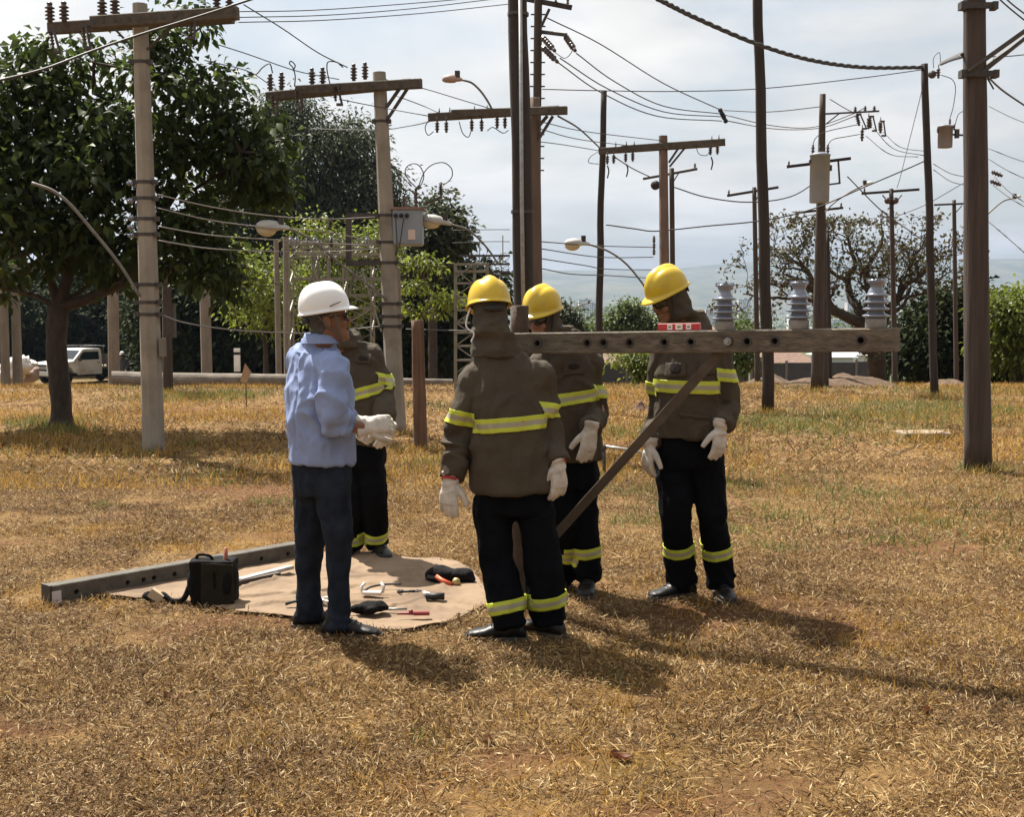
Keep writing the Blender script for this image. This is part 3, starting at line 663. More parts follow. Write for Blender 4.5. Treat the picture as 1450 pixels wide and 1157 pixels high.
# --- twisted, nearly bare tree on the right
def twisted():
    d = 33.0; b = P(1243, 528, d); b.z = H(b.x, b.y) - .05
    o = empty('twisted_tree', b, 'almost bare tree with black twisting limbs behind the right end of the crossarm', 'tree')
    m = MB(); rnd = random.Random(4); tips = []; ztop = P(0, 312, d).z
    S = d / FPX
    def limb(pts, r0, r1, dz=0.0, depth=0):
        pts = [P(x, y, d + dz * (i / max(1, len(pts) - 1))) for i, (x, y) in enumerate(pts)]
        q = spline(pts, 4); k = len(q)
        q = [p + Vector((noise.noise(p * 1.7), noise.noise(p * 1.7 + Vector((9, 0, 0))), noise.noise(p * 1.7 + Vector((0, 7, 0))))) * .22 for p in q]
        rr = [1.25 * (r0 + (r1 - r0) * i / (k - 1)) for i in range(k)]
        m.tube(q, rr, 8, jit=.15, seed=r0 * 50); sprout(q, rr, 1)
    def sprout(q, rr, lvl):
        k = len(q)
        L0 = sum((q[i + 1] - q[i]).length for i in range(k - 1))
        nb = int(L0 / (.46 if lvl == 1 else .36 if lvl == 2 else .3)) + 1
        for j in range(nb):
            i = rnd.randint(1 if lvl > 1 else k // 4, k - 1); p = q[i]; r = rr[i] * .62
            if r < .010: r = .010
            t = (q[min(k - 1, i + 1)] - q[max(0, i - 1)]).normalized()
            a = Vector((rnd.gauss(0, 1), rnd.gauss(0, .8), rnd.gauss(.35, .8))).normalized()
            dirn = (t * .55 + a).normalized(); L_ = rnd.uniform(.45, 1.15) * (1.25 if lvl == 1 else .75 if lvl == 2 else .45)
            path = [p]; dd = dirn
            for s_ in range(5):
                dd = (dd + Vector((rnd.gauss(0, .5), rnd.gauss(0, .35), rnd.gauss(.12, .45)))).normalized()
                if path[-1].z > ztop: dd = Vector((dd.x, dd.y, -abs(dd.z) * .6))
                path.append(path[-1] + dd * L_ / 5)
            rad = [max(.0075, r * (1 - .8 * s_ / 5)) for s_ in range(6)]
            m.tube(path, rad, 5, cap=False)
            if lvl < 3: sprout(path, rad, lvl + 1)
            else: tips.append(path[-1]); tips.append(path[3])
    limb([(1243, 530), (1240, 500), (1230, 475), (1215, 452)], .20, .17)
    limb([(1228, 472), (1200, 445), (1172, 425), (1150, 405), (1125, 395), (1100, 398), (1075, 402)], .13, .03, -1.0)
    limb([(1172, 425), (1150, 425), (1120, 420), (1085, 425), (1055, 415)], .06, .015, .8)
    limb([(1150, 405), (1140, 385), (1120, 365), (1110, 345)], .06, .015, .6)
    limb([(1218, 455), (1205, 425), (1200, 390), (1205, 360), (1195, 335)], .10, .02, .8)
    limb([(1203, 395), (1185, 375), (1170, 350), (1160, 330)], .05, .012, -.5)
    limb([(1225, 465), (1232, 420), (1225, 385), (1240, 355), (1250, 330)], .10, .02, -.8)
    limb([(1228, 400), (1255, 385), (1270, 360), (1290, 345)], .05, .012, .9)
    limb([(1232, 470), (1260, 435), (1285, 400), (1310, 385), (1340, 370)], .10, .018, .5)
    limb([(1285, 402), (1290, 380), (1305, 355), (1315, 340)], .05, .012, -.7)
    limb([(1245, 450), (1275, 440), (1300, 425), (1335, 400), (1350, 385)], .05, .012, -.9)
    m.build('trunk', bark_d, o, smooth=True)
    tp = np.array([tuple(t) for t in tips]); keep = rng.uniform(0, 1, len(tp)) < .85; tp = tp[keep]
    per = 7; n = len(tp) * per; C = np.repeat(tp, per, 0) + rng.normal(0, .10, (n, 3)); D = rng.normal(0, 1, (n, 3)); s = rng.uniform(.6, 1.2, n)
    leaf_mesh(C, D, .13 * s, .075 * s, 'foliage', lf_rust, o)
twisted()
# right-hand trees
far_tree('shade_tree', 'dark dense tree beyond the fence behind the big right pole', 1340, 36, .14, 500, [(1310, 470, 0, 40, 45, 1.3), (1350, 440, 0, 45, 40, 1.3), (1330, 510, 0, 60, 30, 1.3), (1385, 470, 0, 45, 50, 1.4), (1295, 500, 0, 30, 30, 1)], 60, 1000, 15, .2, .11, lf_dark, seed=31, spread=.24, shell=.2)
far_tree('lime_tree', 'sunlit lime-green tree at the right edge beyond the fence', 1440, 33, .12, 500, [(1425, 437, 0, 32, 18, 1), (1460, 430, 0, 36, 20, 1), (1430, 465, 0, 38, 20, 1), (1480, 460, 0, 50, 35, 1.2), (1415, 490, 0, 25, 15, .8), (1450, 500, 0, 50, 25, 1)], 50, 900, 15, .16, .09, lf_lime, seed=32, spread=.2, shell=.3)
far_tree('shade_tree', 'dark low tree under the lime-green crown at the right edge', 1470, 35, .14, 510, [(1450, 515, 0, 70, 28, 1.2), (1500, 480, 0, 60, 50, 1.5), (1400, 520, 0, 40, 22, 1)], 40, 500, 15, .2, .11, lf_dark, seed=33, spread=.24, shell=.15)
far_tree('green_tree', 'rounded mid-green tree between the thin leaning post and the bent worker', 895, 62, .12, 490, [(890, 452, 0, 30, 22, 1), (865, 465, 0, 22, 15, .8), (915, 462, 0, 24, 18, .8), (893, 438, 0, 18, 11, .6), (840, 475, 0, 22, 11, .6), (900, 482, 0, 42, 14, 1)], 60, 620, 14, .2, .11, lf_mid, seed=34, spread=.22, shell=.25)
far_tree('green_tree', 'small olive tree beside the yellow helmet of the middle worker', 804, 50, .07, 490, [(806, 450, 0, 11, 16, .5), (815, 468, 0, 12, 12, .5), (795, 440, 0, 9, 14, .4)], 25, 120, 12, .2, .1, lf_euc, seed=35, spread=.16)
far_tree('shrub', 'bright green shrub by the dark fence left of the bent worker', 905, 30, .03, 525, [(905, 508, 0, 20, 14, .4), (915, 524, 0, 14, 12, .4), (880, 505, 0, 16, 8, .3)], 20, 110, 12, .13, .07, lf_lime, seed=36, spread=.13)
far_tree('shrub', 'green shrub by the fence between the leaning dark pole and the bent worker', 1055, 32, .03, 525, [(1055, 510, 0, 24, 16, .5), (1040, 500, 0, 20, 14, .4), (1045, 470, 0, 20, 22, .4)], 20, 170, 12, .13, .07, lf_mid, seed=37, spread=.14)
far_tree('bare_tree', 'thin leafless tree behind the yellow helmet of the worker seen from the back', 700, 46, .05, 440, [(700, 380, 0, 28, 30, .8), (715, 395, 0, 16, 24, .6), (690, 400, 0, 18, 18, .6)], 110, 20, 3, .1, .05, lf_rust, seed=38)
# trees scattered in the valley
def valley_woods():
    r = np.random.default_rng(3); k = 600
    D_ = 380 + 2400 * r.uniform(0, 1, k) ** 1.3; PX = np.where(r.uniform(0, 1, k) < .25, r.uniform(300, 1500, k), r.uniform(760, 1500, k)); X = (PX - 725) / FPX * D_
    rad = r.uniform(2.5, 6.5, k); Z = np.array([H(x, y) for x, y in zip(X, D_)]) + rad * .8
    per = 110; n = k * per; C = np.repeat(np.stack([X, D_, Z], -1), per, 0); v = r.normal(0, 1, (n, 3)); v /= np.linalg.norm(v, axis=1, keepdims=True)
    C = C + v * np.repeat(rad, per)[:, None] * r.uniform(.6, 1.1, (n, 1)); s = r.uniform(.7, 1.3, n) * np.repeat(rad, per) * .15
    o = leaf_mesh(C, v + r.normal(0, .6, (n, 3)), s * 1.5, s, 'valley_woods', lf_mid, None); tag(o, kind='stuff')
valley_woods()
# ================================================================ POLES, LAMPS, WIRES
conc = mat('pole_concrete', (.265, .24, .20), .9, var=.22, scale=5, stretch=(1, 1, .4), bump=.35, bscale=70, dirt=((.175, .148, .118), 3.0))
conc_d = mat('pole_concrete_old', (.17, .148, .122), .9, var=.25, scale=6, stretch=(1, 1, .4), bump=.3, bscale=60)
wood = mat('pole_wood', (.054, .039, .031), .85, var=.4, scale=26, stretch=(1, 1, .05), bump=.7, bscale=55)
wood_d = mat('pole_wood_dark', (.030, .021, .017), .85, var=.4, scale=26, stretch=(1, 1, .05), bump=.7, bscale=55)
wood_g = mat('beam_wood_grey', (.17, .125, .085), .85, var=.42, scale=22, stretch=(.08, 1, 1), bump=.6, bscale=50, col2=(.24, .18, .12))
arm_m = mat('arm_weathered', (.082, .068, .054), .9, var=.35, scale=18, bump=.5, bscale=40)
steel = mat('steel_galvanised', (.32, .32, .32), .5, .6, var=.25, scale=20)
steel_d = mat('steel_dark', (.07, .062, .058), .6, .5, var=.3, scale=20)
porc_d = mat('porcelain_brown', (.05, .03, .024), .3, spec=.6)
porc_g = mat('porcelain_grey', (.16, .18, .235), .16, spec=.7, coat=.5, var=.1, scale=6)
blackm = mat('rubber_black', (.012, .012, .013), .6)
wire_m = mat('wire_dark', (.035, .033, .032), .6)
wire_al = mat('wire_aluminium', (.30, .29, .28), .5, .5)
tank = mat('tank_grey', (.25, .285, .33), .5, var=.1, scale=3, dirt=((.20, .22, .245), 2.5))
lampw = mat('lamp_shell', (.42, .41, .38), .5, var=.15, scale=6)
lampg = mat('lamp_glass', (.75, .68, .5), .15, spec=.6, trans=.3)
lamp_pink = mat('lamp_rusty', (.36, .25, .2), .6, var=.3, scale=12)

def shaft(m, a, b, ra, rb, n=14, wob=.0, seed=0):
    a, b = Vector(a), Vector(b); k = 14; path = []; rr = []
    for i in range(k + 1):
        t = i / k; p = a.lerp(b, t)
        if wob: p = p + Vector((noise.noise(Vector((t * 4, seed, 0))), noise.noise(Vector((t * 4, seed, 9))), 0)) * wob
        path.append(p); rr.append(ra + (rb - ra) * t)
    m.tube(path, rr, n, jit=.06 if wob else 0, seed=seed)
def ins(m, base, h, r, sheds=4, axis=(0, 0, 1), n=12):
    prof = [(r * .55, 0)]; hh = h * .86
    for i in range(sheds):
        z = h * .10 + hh * .86 * i / sheds; st = hh * .86 / sheds
        prof += [(r * .5, z), (r, z + st * .25), (r * .96, z + st * .42), (r * .52, z + st * .75)]
    prof += [(r * .5, h * .88), (r * .62, h * .93), (r * .45, h), (0.0001, h)]
    m.lathe(base, prof, n, axis)
def pole(name, label, top, base, wt, wb, mt, sides=14, d=None, wob=0.0, group=None, cat='utility pole', smooth=True, sink=.05):
    b = Gh(*base) if d is None else Vector((P(base[0], base[1], d).x, d, H(P(base[0], base[1], d).x, d)))
    d = b.y; t = P(top[0], top[1], d); s = d / FPX
    o = empty(name, b, label, cat, group)
    m = MB(); shaft(m, b - Vector((0, 0, sink)), t, wb * s / 2, wt * s / 2, sides, wob * s, seed=top[0]); m.build('shaft', mt, o, smooth=smooth)
    o['d'] = d
    def cx(py):
        z = P(0, py, d).z; q = (z - b.z) / (t.z - b.z); return b.lerp(t, q), (wb + (wt - wb) * q) * s / 2
    return o, d, cx
def bands(o, cx, pys, mt=None, bolt=True, ext=1.06, hgt=.018):
    for py in pys:
        p, r = cx(py); m = MB(); m.tube([p - Vector((0, 0, hgt)), p + Vector((0, 0, hgt))], r * ext, 8 if ext < 1.1 else 12)
        if bolt:
            m.box(p + Vector((-r * 1.1, -r * .2, 0)), (.05, .07, .05)); m.box(p + Vector((r * 1.1, -r * .2, 0)), (.05, .07, .05))
        m.build('clamp_band', mt or steel_d, o)
def arm(o, a, b, ht, d, dl=0, dr=0, wd=None, mt=None, holes=(), name='crossarm', off=0):
    """crossarm between picture points a and b"""
    A = P(a[0], a[1], d + dl + off); B = P(b[0], b[1], d + dr + off); s = d / FPX
    m = MB(); h = ht * s; m.bar(A, B, wd or h * .85, h, bev=h * .08); q = m.build(name, mt or arm_m, o)
    if holes:
        n = (B - A).cross(Vector((0, 0, 1))).normalized(); n = n if n.y < 0 else -n; w_ = (wd or h * .85) / 2
        for t in holes:
            c = A.lerp(B, t) + n * (w_ - .004)
            m = MB(); m.tube([c, c + n * .010], h * .2, 10); m.build('bolt_plate', steel_d, q)
    return A, B
def up_ins(o, pts, d, hpx, rpx, mt=porc_d, sheds=4, name='insulator'):
    s = d / FPX
    for x, y in pts:
        m = MB(); ins(m, P(x, y, d), hpx * s, rpx * s, sheds, n=10); m.build(name, mt, o, smooth=True)
def down_ins(o, pts, d, hpx, rpx, mt=porc_d, sheds=3, name='insulator', rod=True):
    s = d / FPX
    for x, y in pts:
        m = MB(); p = P(x, y, d); ins(m, p, hpx * s, rpx * s, sheds, (0, 0, -1), n=10)
        if rod: m.tube([p + Vector((0, 0, hpx * .4 * s)), p], .008, 6)
        m.build(name, mt, o, smooth=True)
def cutout(o, pts, d, hpx):
    """hanging fuse holders"""
    s = d / FPX
    for x, y, lean in pts:
        p = P(x, y, d); m = MB(); q = p + Vector((lean * hpx * s, -.03, -hpx * s))
        ins(m, p, hpx * s * .8, 3.2 * s, 4, (lean * .6, -.1, -1), n=8)
        m.tube([p + Vector((.05, -.06, 0)), q + Vector((.06, -.05, 0))], .014, 6)
        m.box(p + Vector((.03, -.03, 0)), (.09, .05, .03)); m.box(q + Vector((.03, -.03, 0)), (.08, .05, .03)); m.build('fuse_holder', porc_d, o)
def stay(o, a, b, wd=.035, mt=steel_d, name='brace'):
    m = MB(); m.bar(a, b, wd, .008 + wd * .4); m.build(name, mt, o)
def pwire(pts, dep, r, parent=None, label=None, mt=None, name='wire', sub=6, group=None, twist=0):
    """wire through picture points; dep: one distance or one for each end"""
    d0, d1 = dep if hasattr(dep, '__len__') else (dep, dep); k = len(pts)
    L_ = [0]
    for i in range(1, k): L_.append(L_[-1] + math.hypot(pts[i][0] - pts[i - 1][0], pts[i][1] - pts[i - 1][1]))
    q = spline([P(x, y, d0 + (d1 - d0) * L_[i] / L_[-1]) for i, (x, y) in enumerate(pts)], sub)
    m = MB()
    if twist:
        qq = spline(q, 6)
        for ph in (0, 2.1, 4.2):
            m.tube([p + Vector((math.cos(i * .42 + ph) * r * .7, 0, math.sin(i * .42 + ph) * r * .9)) for i, p in enumerate(qq)], r * .75, 5)
    else: m.tube(q, r, 5)
    if parent: return m.build(name, mt or wire_m, parent, smooth=True)
    o = m.build('overhead_wire', mt or wire_m, None, smooth=True, loc=q[0]); tag(o, label, 'wire', group or 'overhead wires'); return o

# ---- P1 concrete pole on the left
p1, d1, c1 = pole('concrete_pole', 'pale octagonal concrete pole with double crossarm standing by the big broadleaf tree', (198, 5), (218, 640), 21, 33, conc, 8, smooth=False)
bands(p1, c1, [88, 258, 281, 310, 332, 403, 428, 445])
arm(p1, (70, 40), (330, 24), 16, d1, .25, -.05, off=.2, holes=())
arm(p1, (130, 32), (337, 18), 17, d1, .05, -.1, off=-.17, holes=(.03, .09, .17, .27, .345, .45, .5, .58, .72))
up_ins(p1, [(71, 31), (91, 30), (145, 24), (163, 22)], d1 + .22, 27, 7); up_ins(p1, [(307, 14), (325, 12)], d1 - .2, 26, 6)
cutout(p1, [(72, 44, .25), (118, 38, .15), (272, 24, -.1)], d1 - .2, 30)
stay(p1, P(208, 70, d1 - .1), P(245, 36, d1 - .1)); stay(p1, P(196, 75, d1 + .1), P(160, 38, d1 + .1))
m = MB(); p_, r_ = c1(492); m.box(p_ + Vector((r_ + .02, -.02, 0)), (.05, .12, .2)); m.build('meter_box', conc_d, p1)
for y_ in (256, 281, 305, 318, 330):
    m = MB(); p_, r_ = c1(y_); ins(m, p_ + Vector((-r_ - .02, -.05, -.03)), .07, .035, 2, (-1, 0, 0), n=8); m.build('spool_insulator', porc_g, p1, smooth=True)
def lamp_arm(name, label, pts, d, r, head=None, hl=None, shell=lampw, group='street lamps', glass=True):
    q = spline([P(x, y, d) for x, y in pts], 6); o = empty(name, q[0], label, 'street lamp', group)
    m = MB(); m.tube(q, r * .8, 8); m.build('lamp_arm', mat('lamp_arm_steel', (.15, .14, .125), .6, .3, var=.3, scale=10), o, smooth=True)
    if head:
        e = q[-1]; s = d / FPX; t = (P(*head, d) - e); L_ = t.length; t.normalize(); up = Vector((0, 0, 1)); w_ = L_ * hl
        prof = [(0, .28), (.12, .5), (.3, .55), (.38, .9), (.6, 1.0), (.85, .85), (.97, .5), (1, .12)]
        rings = []
        side = t.cross(up).normalized(); upn = side.cross(t)
        for a_, f_ in prof:
            c = e + t * L_ * a_; rings.append([c + side * math.cos(k * math.pi / 6) * w_ * f_ + upn * max(-.35, math.sin(k * math.pi / 6)) * w_ * f_ * .85 for k in range(12)])
        m = MB(); m.rings(rings); m.build('lamp_shell', shell, o, smooth=True)
        if glass:
            m = MB(); c = e + t * L_ * .68 - upn * w_ * .25; rot = Matrix((t, side, upn)).transposed(); m.ball(c, (L_ * .3, w_ * .8, w_ * .75), rot=rot); m.build('lamp_glass', lampg, o, smooth=True)
        m = MB(); m.box(e + t * L_ * .25 + upn * w_ * .7, (.06, .06, .1)); m.build('photocell', steel_d, o)
    return o
lamp_arm('street_lamp', 'bare curved grey lamp arm clamped to the left concrete pole', [(198, 420), (170, 375), (130, 325), (100, 290), (75, 270), (45, 259)], d1 - .12, .022)
# ---- P2
p2, d2, c2 = pole('concrete_pole', 'weathered concrete pole with grey box transformer on its right side', (537, 102), (562, 613), 18, 28, conc, 8, smooth=False)
bands(p2, c2, [172, 305, 343, 372, 430, 448, 462], ext=1.05)
arm(p2, (378, 137), (582, 118), 13, d2, .3, 0, off=.15); arm(p2, (420, 128), (597, 118), 13, d2, .2, -.05, off=-.14, holes=(.2, .35, .6, .85))
up_ins(p2, [(383, 128), (399, 126), (442, 120), (457, 119), (501, 114), (517, 112)], d2 + .15, 23, 5)
cutout(p2, [(386, 134, .1), (420, 128, .1), (473, 122, .2)], d2 - .1, 26)
for a_, b_ in [((566, 125), (547, 152)), ((577, 125), (549, 168))]: stay(p2, P(*a_, d2 - .1), P(*b_, d2 - .05), .05)
for pts in [[(350, 101), (362, 105), (372, 95), (382, 90), (386, 103)], [(417, 122), (418, 108), (415, 96), (410, 90), (412, 86), (418, 92), (415, 100)], [(467, 118), (463, 98), (465, 87), (478, 88), (486, 95), (480, 90)]]:
    pwire(pts, d2, .008, p2, name='jumper_wire')
s2 = d2 / FPX
t2 = empty('box_transformer', P(578, 350, d2 + .05), 'grey box transformer with looping bushing wires on the second concrete pole', 'transformer')
m = MB(); c = P(578, 322, d2 + .1); m.box(c, (42 * s2, .34, 51 * s2)); t2b = m.build('tank', tank, t2)
bv = t2b.modifiers.new('b', 'BEVEL'); bv.width = .025; bv.segments = 2
m = MB(); m.box(P(578, 296, d2 + .1), (47 * s2, .38, 3 * s2)); m.build('lid', mat('lid_rust', (.25, .15, .12), .8, var=.3), t2)
m = MB(); m.box(P(583, 332, d2 - .075), (10 * s2, .012, 14 * s2)); m.build('rating_plate', mat('plate_pale', (.62, .5, .44), .6), t2)
for x_, y_, h_ in [(572, 296, 20), (589, 296, 30), (624, 276, 16)]:
    m = MB(); ins(m, P(x_, y_, d2 + .12), h_ * s2, 3.6 * s2, 4, n=10); m.build('bushing', porc_d, t2, smooth=True)
m = MB(); m.bar(P(600, 290, d2 + .12), P(626, 278, d2 + .12), .03, .03); m.build('bushing_bracket', steel_d, t2)
for pts in [[(590, 266), (577, 252), (574, 240), (582, 232), (593, 234), (600, 247), (597, 260), (591, 266)], [(592, 266), (600, 245), (612, 233), (628, 230), (639, 238), (640, 250), (632, 259), (625, 260)]]: pwire(pts, d2 + .1, .007, t2, name='bushing_wire')
for x_ in (560, 568, 576):
    m = MB(); m.ball(P(x_, 305, d2 - .09), .028); m.build('terminal', blackm, t2, smooth=True)
for pts in [[(560, 306), (561, 325), (562, 345), (560, 360)], [(572, 308), (569, 325), (566, 345), (560, 362)]]: pwire(pts, d2 - .12, .007, t2, name='drop_cable')
m = MB()
for a_, b_ in [((491, 306), (534, 306)), ((494, 303), (494, 374)), ((491, 373), (540, 371))]: m.bar(P(*a_, d2 + .05), P(*b_, d2 + .05), .07, .06, up=(0, 1, 0))
m.build('steel_bracket', steel_d, p2)
down_ins(p2, [(468, 312), (469, 340), (470, 362)], d2, 10, 4, rod=True)
lamp_arm('street_lamp', 'street lamp with clear dished glass hanging left of the second concrete pole', [(548, 425), (520, 402), (490, 380), (460, 355), (435, 336), (410, 324)], d2 - .15, .02, (362, 321), .27)
# ---- P3 group
p3, d3, c3 = pole('wooden_pole', 'thick dark wooden pole with a conduit behind the worker seen from the back', (732, -60), (747, 640), 26, 31, wood_d, 14, wob=2)
bands(p3, c3, [20, 300], ext=1.12, bolt=False)
m = MB(); m.tube([P(736, -60, d3 - .13), P(739, 300, d3 - .14), P(743, 560, d3 - .15)], .022, 8); m.build('conduit', steel, p3, smooth=True)
p3b, d3b, c3b = pole('concrete_pole', 'brown stained concrete pole half hidden behind the thick dark wooden pole', (757, 138), (758, 620), 14, 27, mat('pole_concrete_brown', (.12, .082, .062), .9, var=.25, scale=5, stretch=(1, 1, .3), bump=.3), 10, d=15.4)
arm(p3b, (607, 166), (792, 155), 11, d3b, .25, -.05, off=.15); arm(p3b, (640, 161), (803, 156), 11, d3b, .2, -.1, off=-.13, holes=(.6, .85))
down_ins(p3b, [(619, 172), (632, 172), (668, 170), (682, 170), (704, 166), (715, 166)], d3b, 15, 3.4)
up_ins(p3b, [(622, 160), (637, 159), (672, 157), (690, 156)], d3b + .1, 7, 1.2, sheds=1)
for a_, b_ in [((775, 164), (763, 178)), ((783, 164), (762, 198))]: stay(p3b, P(*a_, d3b - .1), P(*b_, d3b - .05), .045)
for pts in [[(608, 168), (602, 180), (606, 191), (614, 186)], [(650, 172), (655, 188), (663, 194), (667, 186)], [(690, 185), (698, 180), (712, 188), (720, 184)]]: pwire(pts, d3b, .006, p3b, name='jumper_wire')
lamp_arm('street_lamp', 'small rusty street lamp on a thin arm left of the thick dark pole', [(697, 155), (690, 142), (680, 128), (668, 117), (655, 113)], d3b - .1, .016, (626, 113), .33, lamp_pink, glass=False)
p3c, d3c, c3c = pole('wooden_pole', 'tall slim wooden pole with step bolts rising behind the thick dark pole', (763, -60), (756, 560), 11, 14, wood, 12, d=20, wob=2)
arm(p3c, (745, -2), (808, 10), 7, d3c, .2, -.4, mt=wood_d); up_ins(p3c, [(787, 4), (804, 6)], d3c - .3, 9, 2.4, sheds=2)
arm(p3c, (768, 45), (802, 49), 5, d3c, 0, -.3, mt=steel_d)
stay(p3c, P(767, 36, d3c - .1), P(778, 12, d3c - .2), .04)
m = MB()
for y_ in range(20, 245, 17):
    p_, r_ = c3c(y_); m.bar(p_ + Vector((-r_ - .05, 0, 0)), p_ + Vector((r_ + .05, 0, 0)), .02, .02)
tag(m.build('step_bolt', steel_d, p3c), kind='stuff')
for a_, b_ in [((768, 52), (786, 72)), ((800, 50), (815, 72)), ((768, 66), (790, 88))]:
    A, B = P(*a_, d3c - .2), P(*b_, d3c - .5); m = MB(); ax = (B - A); ins(m, A, ax.length, .05, 5, ax, n=8); m.build('strain_insulator', porc_d, p3c, smooth=True)
pwire([(786, 74), (800, 82), (810, 72), (811, 60)], d3c - .4, .006, p3c, name='jumper_wire')
# ---- P4, P5
p4, d4, c4 = pole('wooden_post', 'thin dark leaning wooden post right of the middle worker', (855, 129), (846, 560), 8.5, 11, wood_d, 9, wob=3)
p5, d5, c5 = pole('concrete_pole', 'slim reddish concrete T pole rising above the bent worker', (939, 192), (943, 575), 12, 16, mat('pole_concrete_red', (.155, .105, .085), .9, var=.25, scale=5, stretch=(1, 1, .3), bump=.3), 8, d=20.2, smooth=False)
arm(p5, (848, 214), (1015, 203), 9, d5, .3, -.05, off=.13); arm(p5, (880, 211), (1027, 201), 9.5, d5, .2, -.1, off=-.12, holes=(.4, .8))
down_ins(p5, [(860, 220), (869, 219), (886, 217), (896, 216), (1006, 207), (1016, 206)], d5, 12, 3)
up_ins(p5, [(872, 208), (887, 207), (898, 207), (1008, 199), (1018, 198)], d5, 7, 1, sheds=1)
for a_, b_ in [((961, 209), (947, 230)), ((970, 209), (948, 236))]: stay(p5, P(*a_, d5 - .1), P(*b_, d5 - .05), .045)
for x_, y_ in [(860, 234), (887, 232), (1007, 222)]: pwire([(x_, y_), (x_ + 2, y_ + 8), (x_, y_ + 18)], d5, .012, p5, name='fuse_tail')
for pts in [[(848, 214), (836, 222), (834, 230), (848, 232)], [(986, 209), (990, 218), (1000, 220), (1004, 216)]]: pwire(pts, d5, .006, p5, name='jumper_wire')
for y_ in (343, 352, 361):
    m = MB(); ins(m, P(926, y_, d5 - .1), .1, .03, 2, n=8); m.build('spool_insulator', porc_d, p5)
p5b, d5b, c5b = pole('wooden_pole', 'thin wooden pole with a slanting thin arm right behind the slim T pole', (951, 238), (954, 555), 7, 8, wood, 9, d=24)
arm(p5b, (911, 253), (987, 239), 3.4, d5b, .3, -.3, mt=steel_d); up_ins(p5b, [(984, 239)], d5b, 8, 2, sheds=2)
m = MB(); m.ball(P(928, 262, d5b), .09); m.build('cable_coil', blackm, p5b); stay(p5b, P(962, 243, d5b), P(953, 258, d5b), .03)
# ---- P6 dark leaning pole
p6, d6, c6 = pole('wooden_pole', 'very dark leaning wooden pole just right of the bent worker', (1073, -60), (1087, 584), 13.5, 17.5, wood_d, 12, wob=5)
# ---- P7 transformer pole
p7, d7, c7 = pole('wooden_pole', 'brown wooden pole carrying a tall grey can transformer', (1165, 133), (1157, 553), 8.5, 19, wood, 12)
s7 = d7 / FPX
arm(p7, (1168, 161), (1245, 157), 2.4, d7, -.1, -.3, mt=steel_d); stay(p7, P(1170, 175, d7 - .1), P(1189, 160, d7 - .15), .03)
up_ins(p7, [(1211, 158), (1225, 157), (1238, 157)], d7 - .2, 7, 2.6, sheds=2)
cutout(p7, [(1213, 162, .4), (1231, 165, .2), (1246, 172, .1)], d7 - .3, 20)
down_ins(p7, [(1221, 183), (1230, 166), (1247, 172)], d7 - .4, 16, 3)
arm(p7, (1114, 236), (1147, 232), 4, d7, .2, .1, mt=wood_d); arm(p7, (1172, 228), (1205, 224), 4, d7, 0, -.1, mt=wood_d)
up_ins(p7, [(1117, 235)], d7, 7, 1.8, sheds=2); up_ins(p7, [(1161, 214)], d7 - .1, 8, 2)
m = MB()
for a_, b_ in [((1187, 228), (1189, 260)), ((1174, 261), (1190, 259))]: m.bar(P(*a_, d7 - .05), P(*b_, d7 - .05), .03, .03, up=(0, 1, 0))
m.build('side_bracket', steel_d, p7)
t7 = empty('can_transformer', P(1160, 287, d7 - .25), 'tall grey cylindrical transformer strapped to the brown wooden pole', 'transformer')
b_ = P(1160, 287, d7 - .3); hh = 66 * s7; rr_ = 13.5 * s7
m = MB(); m.lathe(b_, [(rr_ * .93, 0), (rr_, .02), (rr_, hh - .03), (rr_ * 1.05, hh - .03), (rr_ * 1.05, hh), (rr_ * .5, hh + .04), (.001, hh + .045)], 24); m.build('tank', tank, t7, smooth=True)
for x_ in (1151, 1172):
    m = MB(); ins(m, P(x_, 221, d7 - .3), 16 * s7, 2.6 * s7, 3, n=10); m.build('bushing', porc_d, t7, smooth=True)
m = MB(); m.box(b_ + Vector((rr_, -.02, hh * .72)), (.06, .08, .1)); m.box(b_ + Vector((-rr_, -.02, hh * .85)), (.05, .06, .06)); m.build('mounting_lug', steel_d, t7)
pwire([(1151, 204), (1156, 194), (1170, 186), (1205, 178), (1216, 176)], d7 - .3, .008, t7, name='bushing_wire'); pwire([(1172, 205), (1180, 197), (1200, 193), (1217, 190)], d7 - .3, .008, t7, name='bushing_wire')
p7b, d7b, _ = pole('wooden_pole', 'wooden pole with a low slanted arm standing right behind the can transformer pole', (1166, 285), (1170, 546), 6, 8, wood, 9); arm(p7b, (1130, 301), (1194, 294), 3.2, d7b, .2, -.2, mt=wood_d); up_ins(p7b, [(1191, 294)], d7b, 7, 1.8, sheds=2)
p7c, d7c, _ = pole('wooden_pole', 'thin dark wooden pole close beside the foot of the can transformer pole', (1172, 330), (1176, 541), 5, 6.5, wood_d, 9)
p8, d8, _ = pole('wooden_pole', 'thin wooden pole with slanting arm left of the dark leaning pole', (1068, 265), (1073, 538), 6, 8, wood, 9); arm(p8, (1030, 277), (1102, 265), 3.4, d8, .3, -.3, mt=wood_d); up_ins(p8, [(1032, 276)], d8, 7, 1.8, sheds=2); stay(p8, P(1078, 269, d8), P(1071, 282, d8), .03)
p9, d9, _ = pole('wooden_pole', 'thin wooden pole with a thin level arm standing above the bare twisted tree', (1262, 267), (1268, 540), 6, 8.5, wood, 9); arm(p9, (1220, 274), (1302, 268), 3.4, d9, .2, -.2, mt=wood_d); up_ins(p9, [(1224, 273)], d9, 7, 1.8, sheds=2)
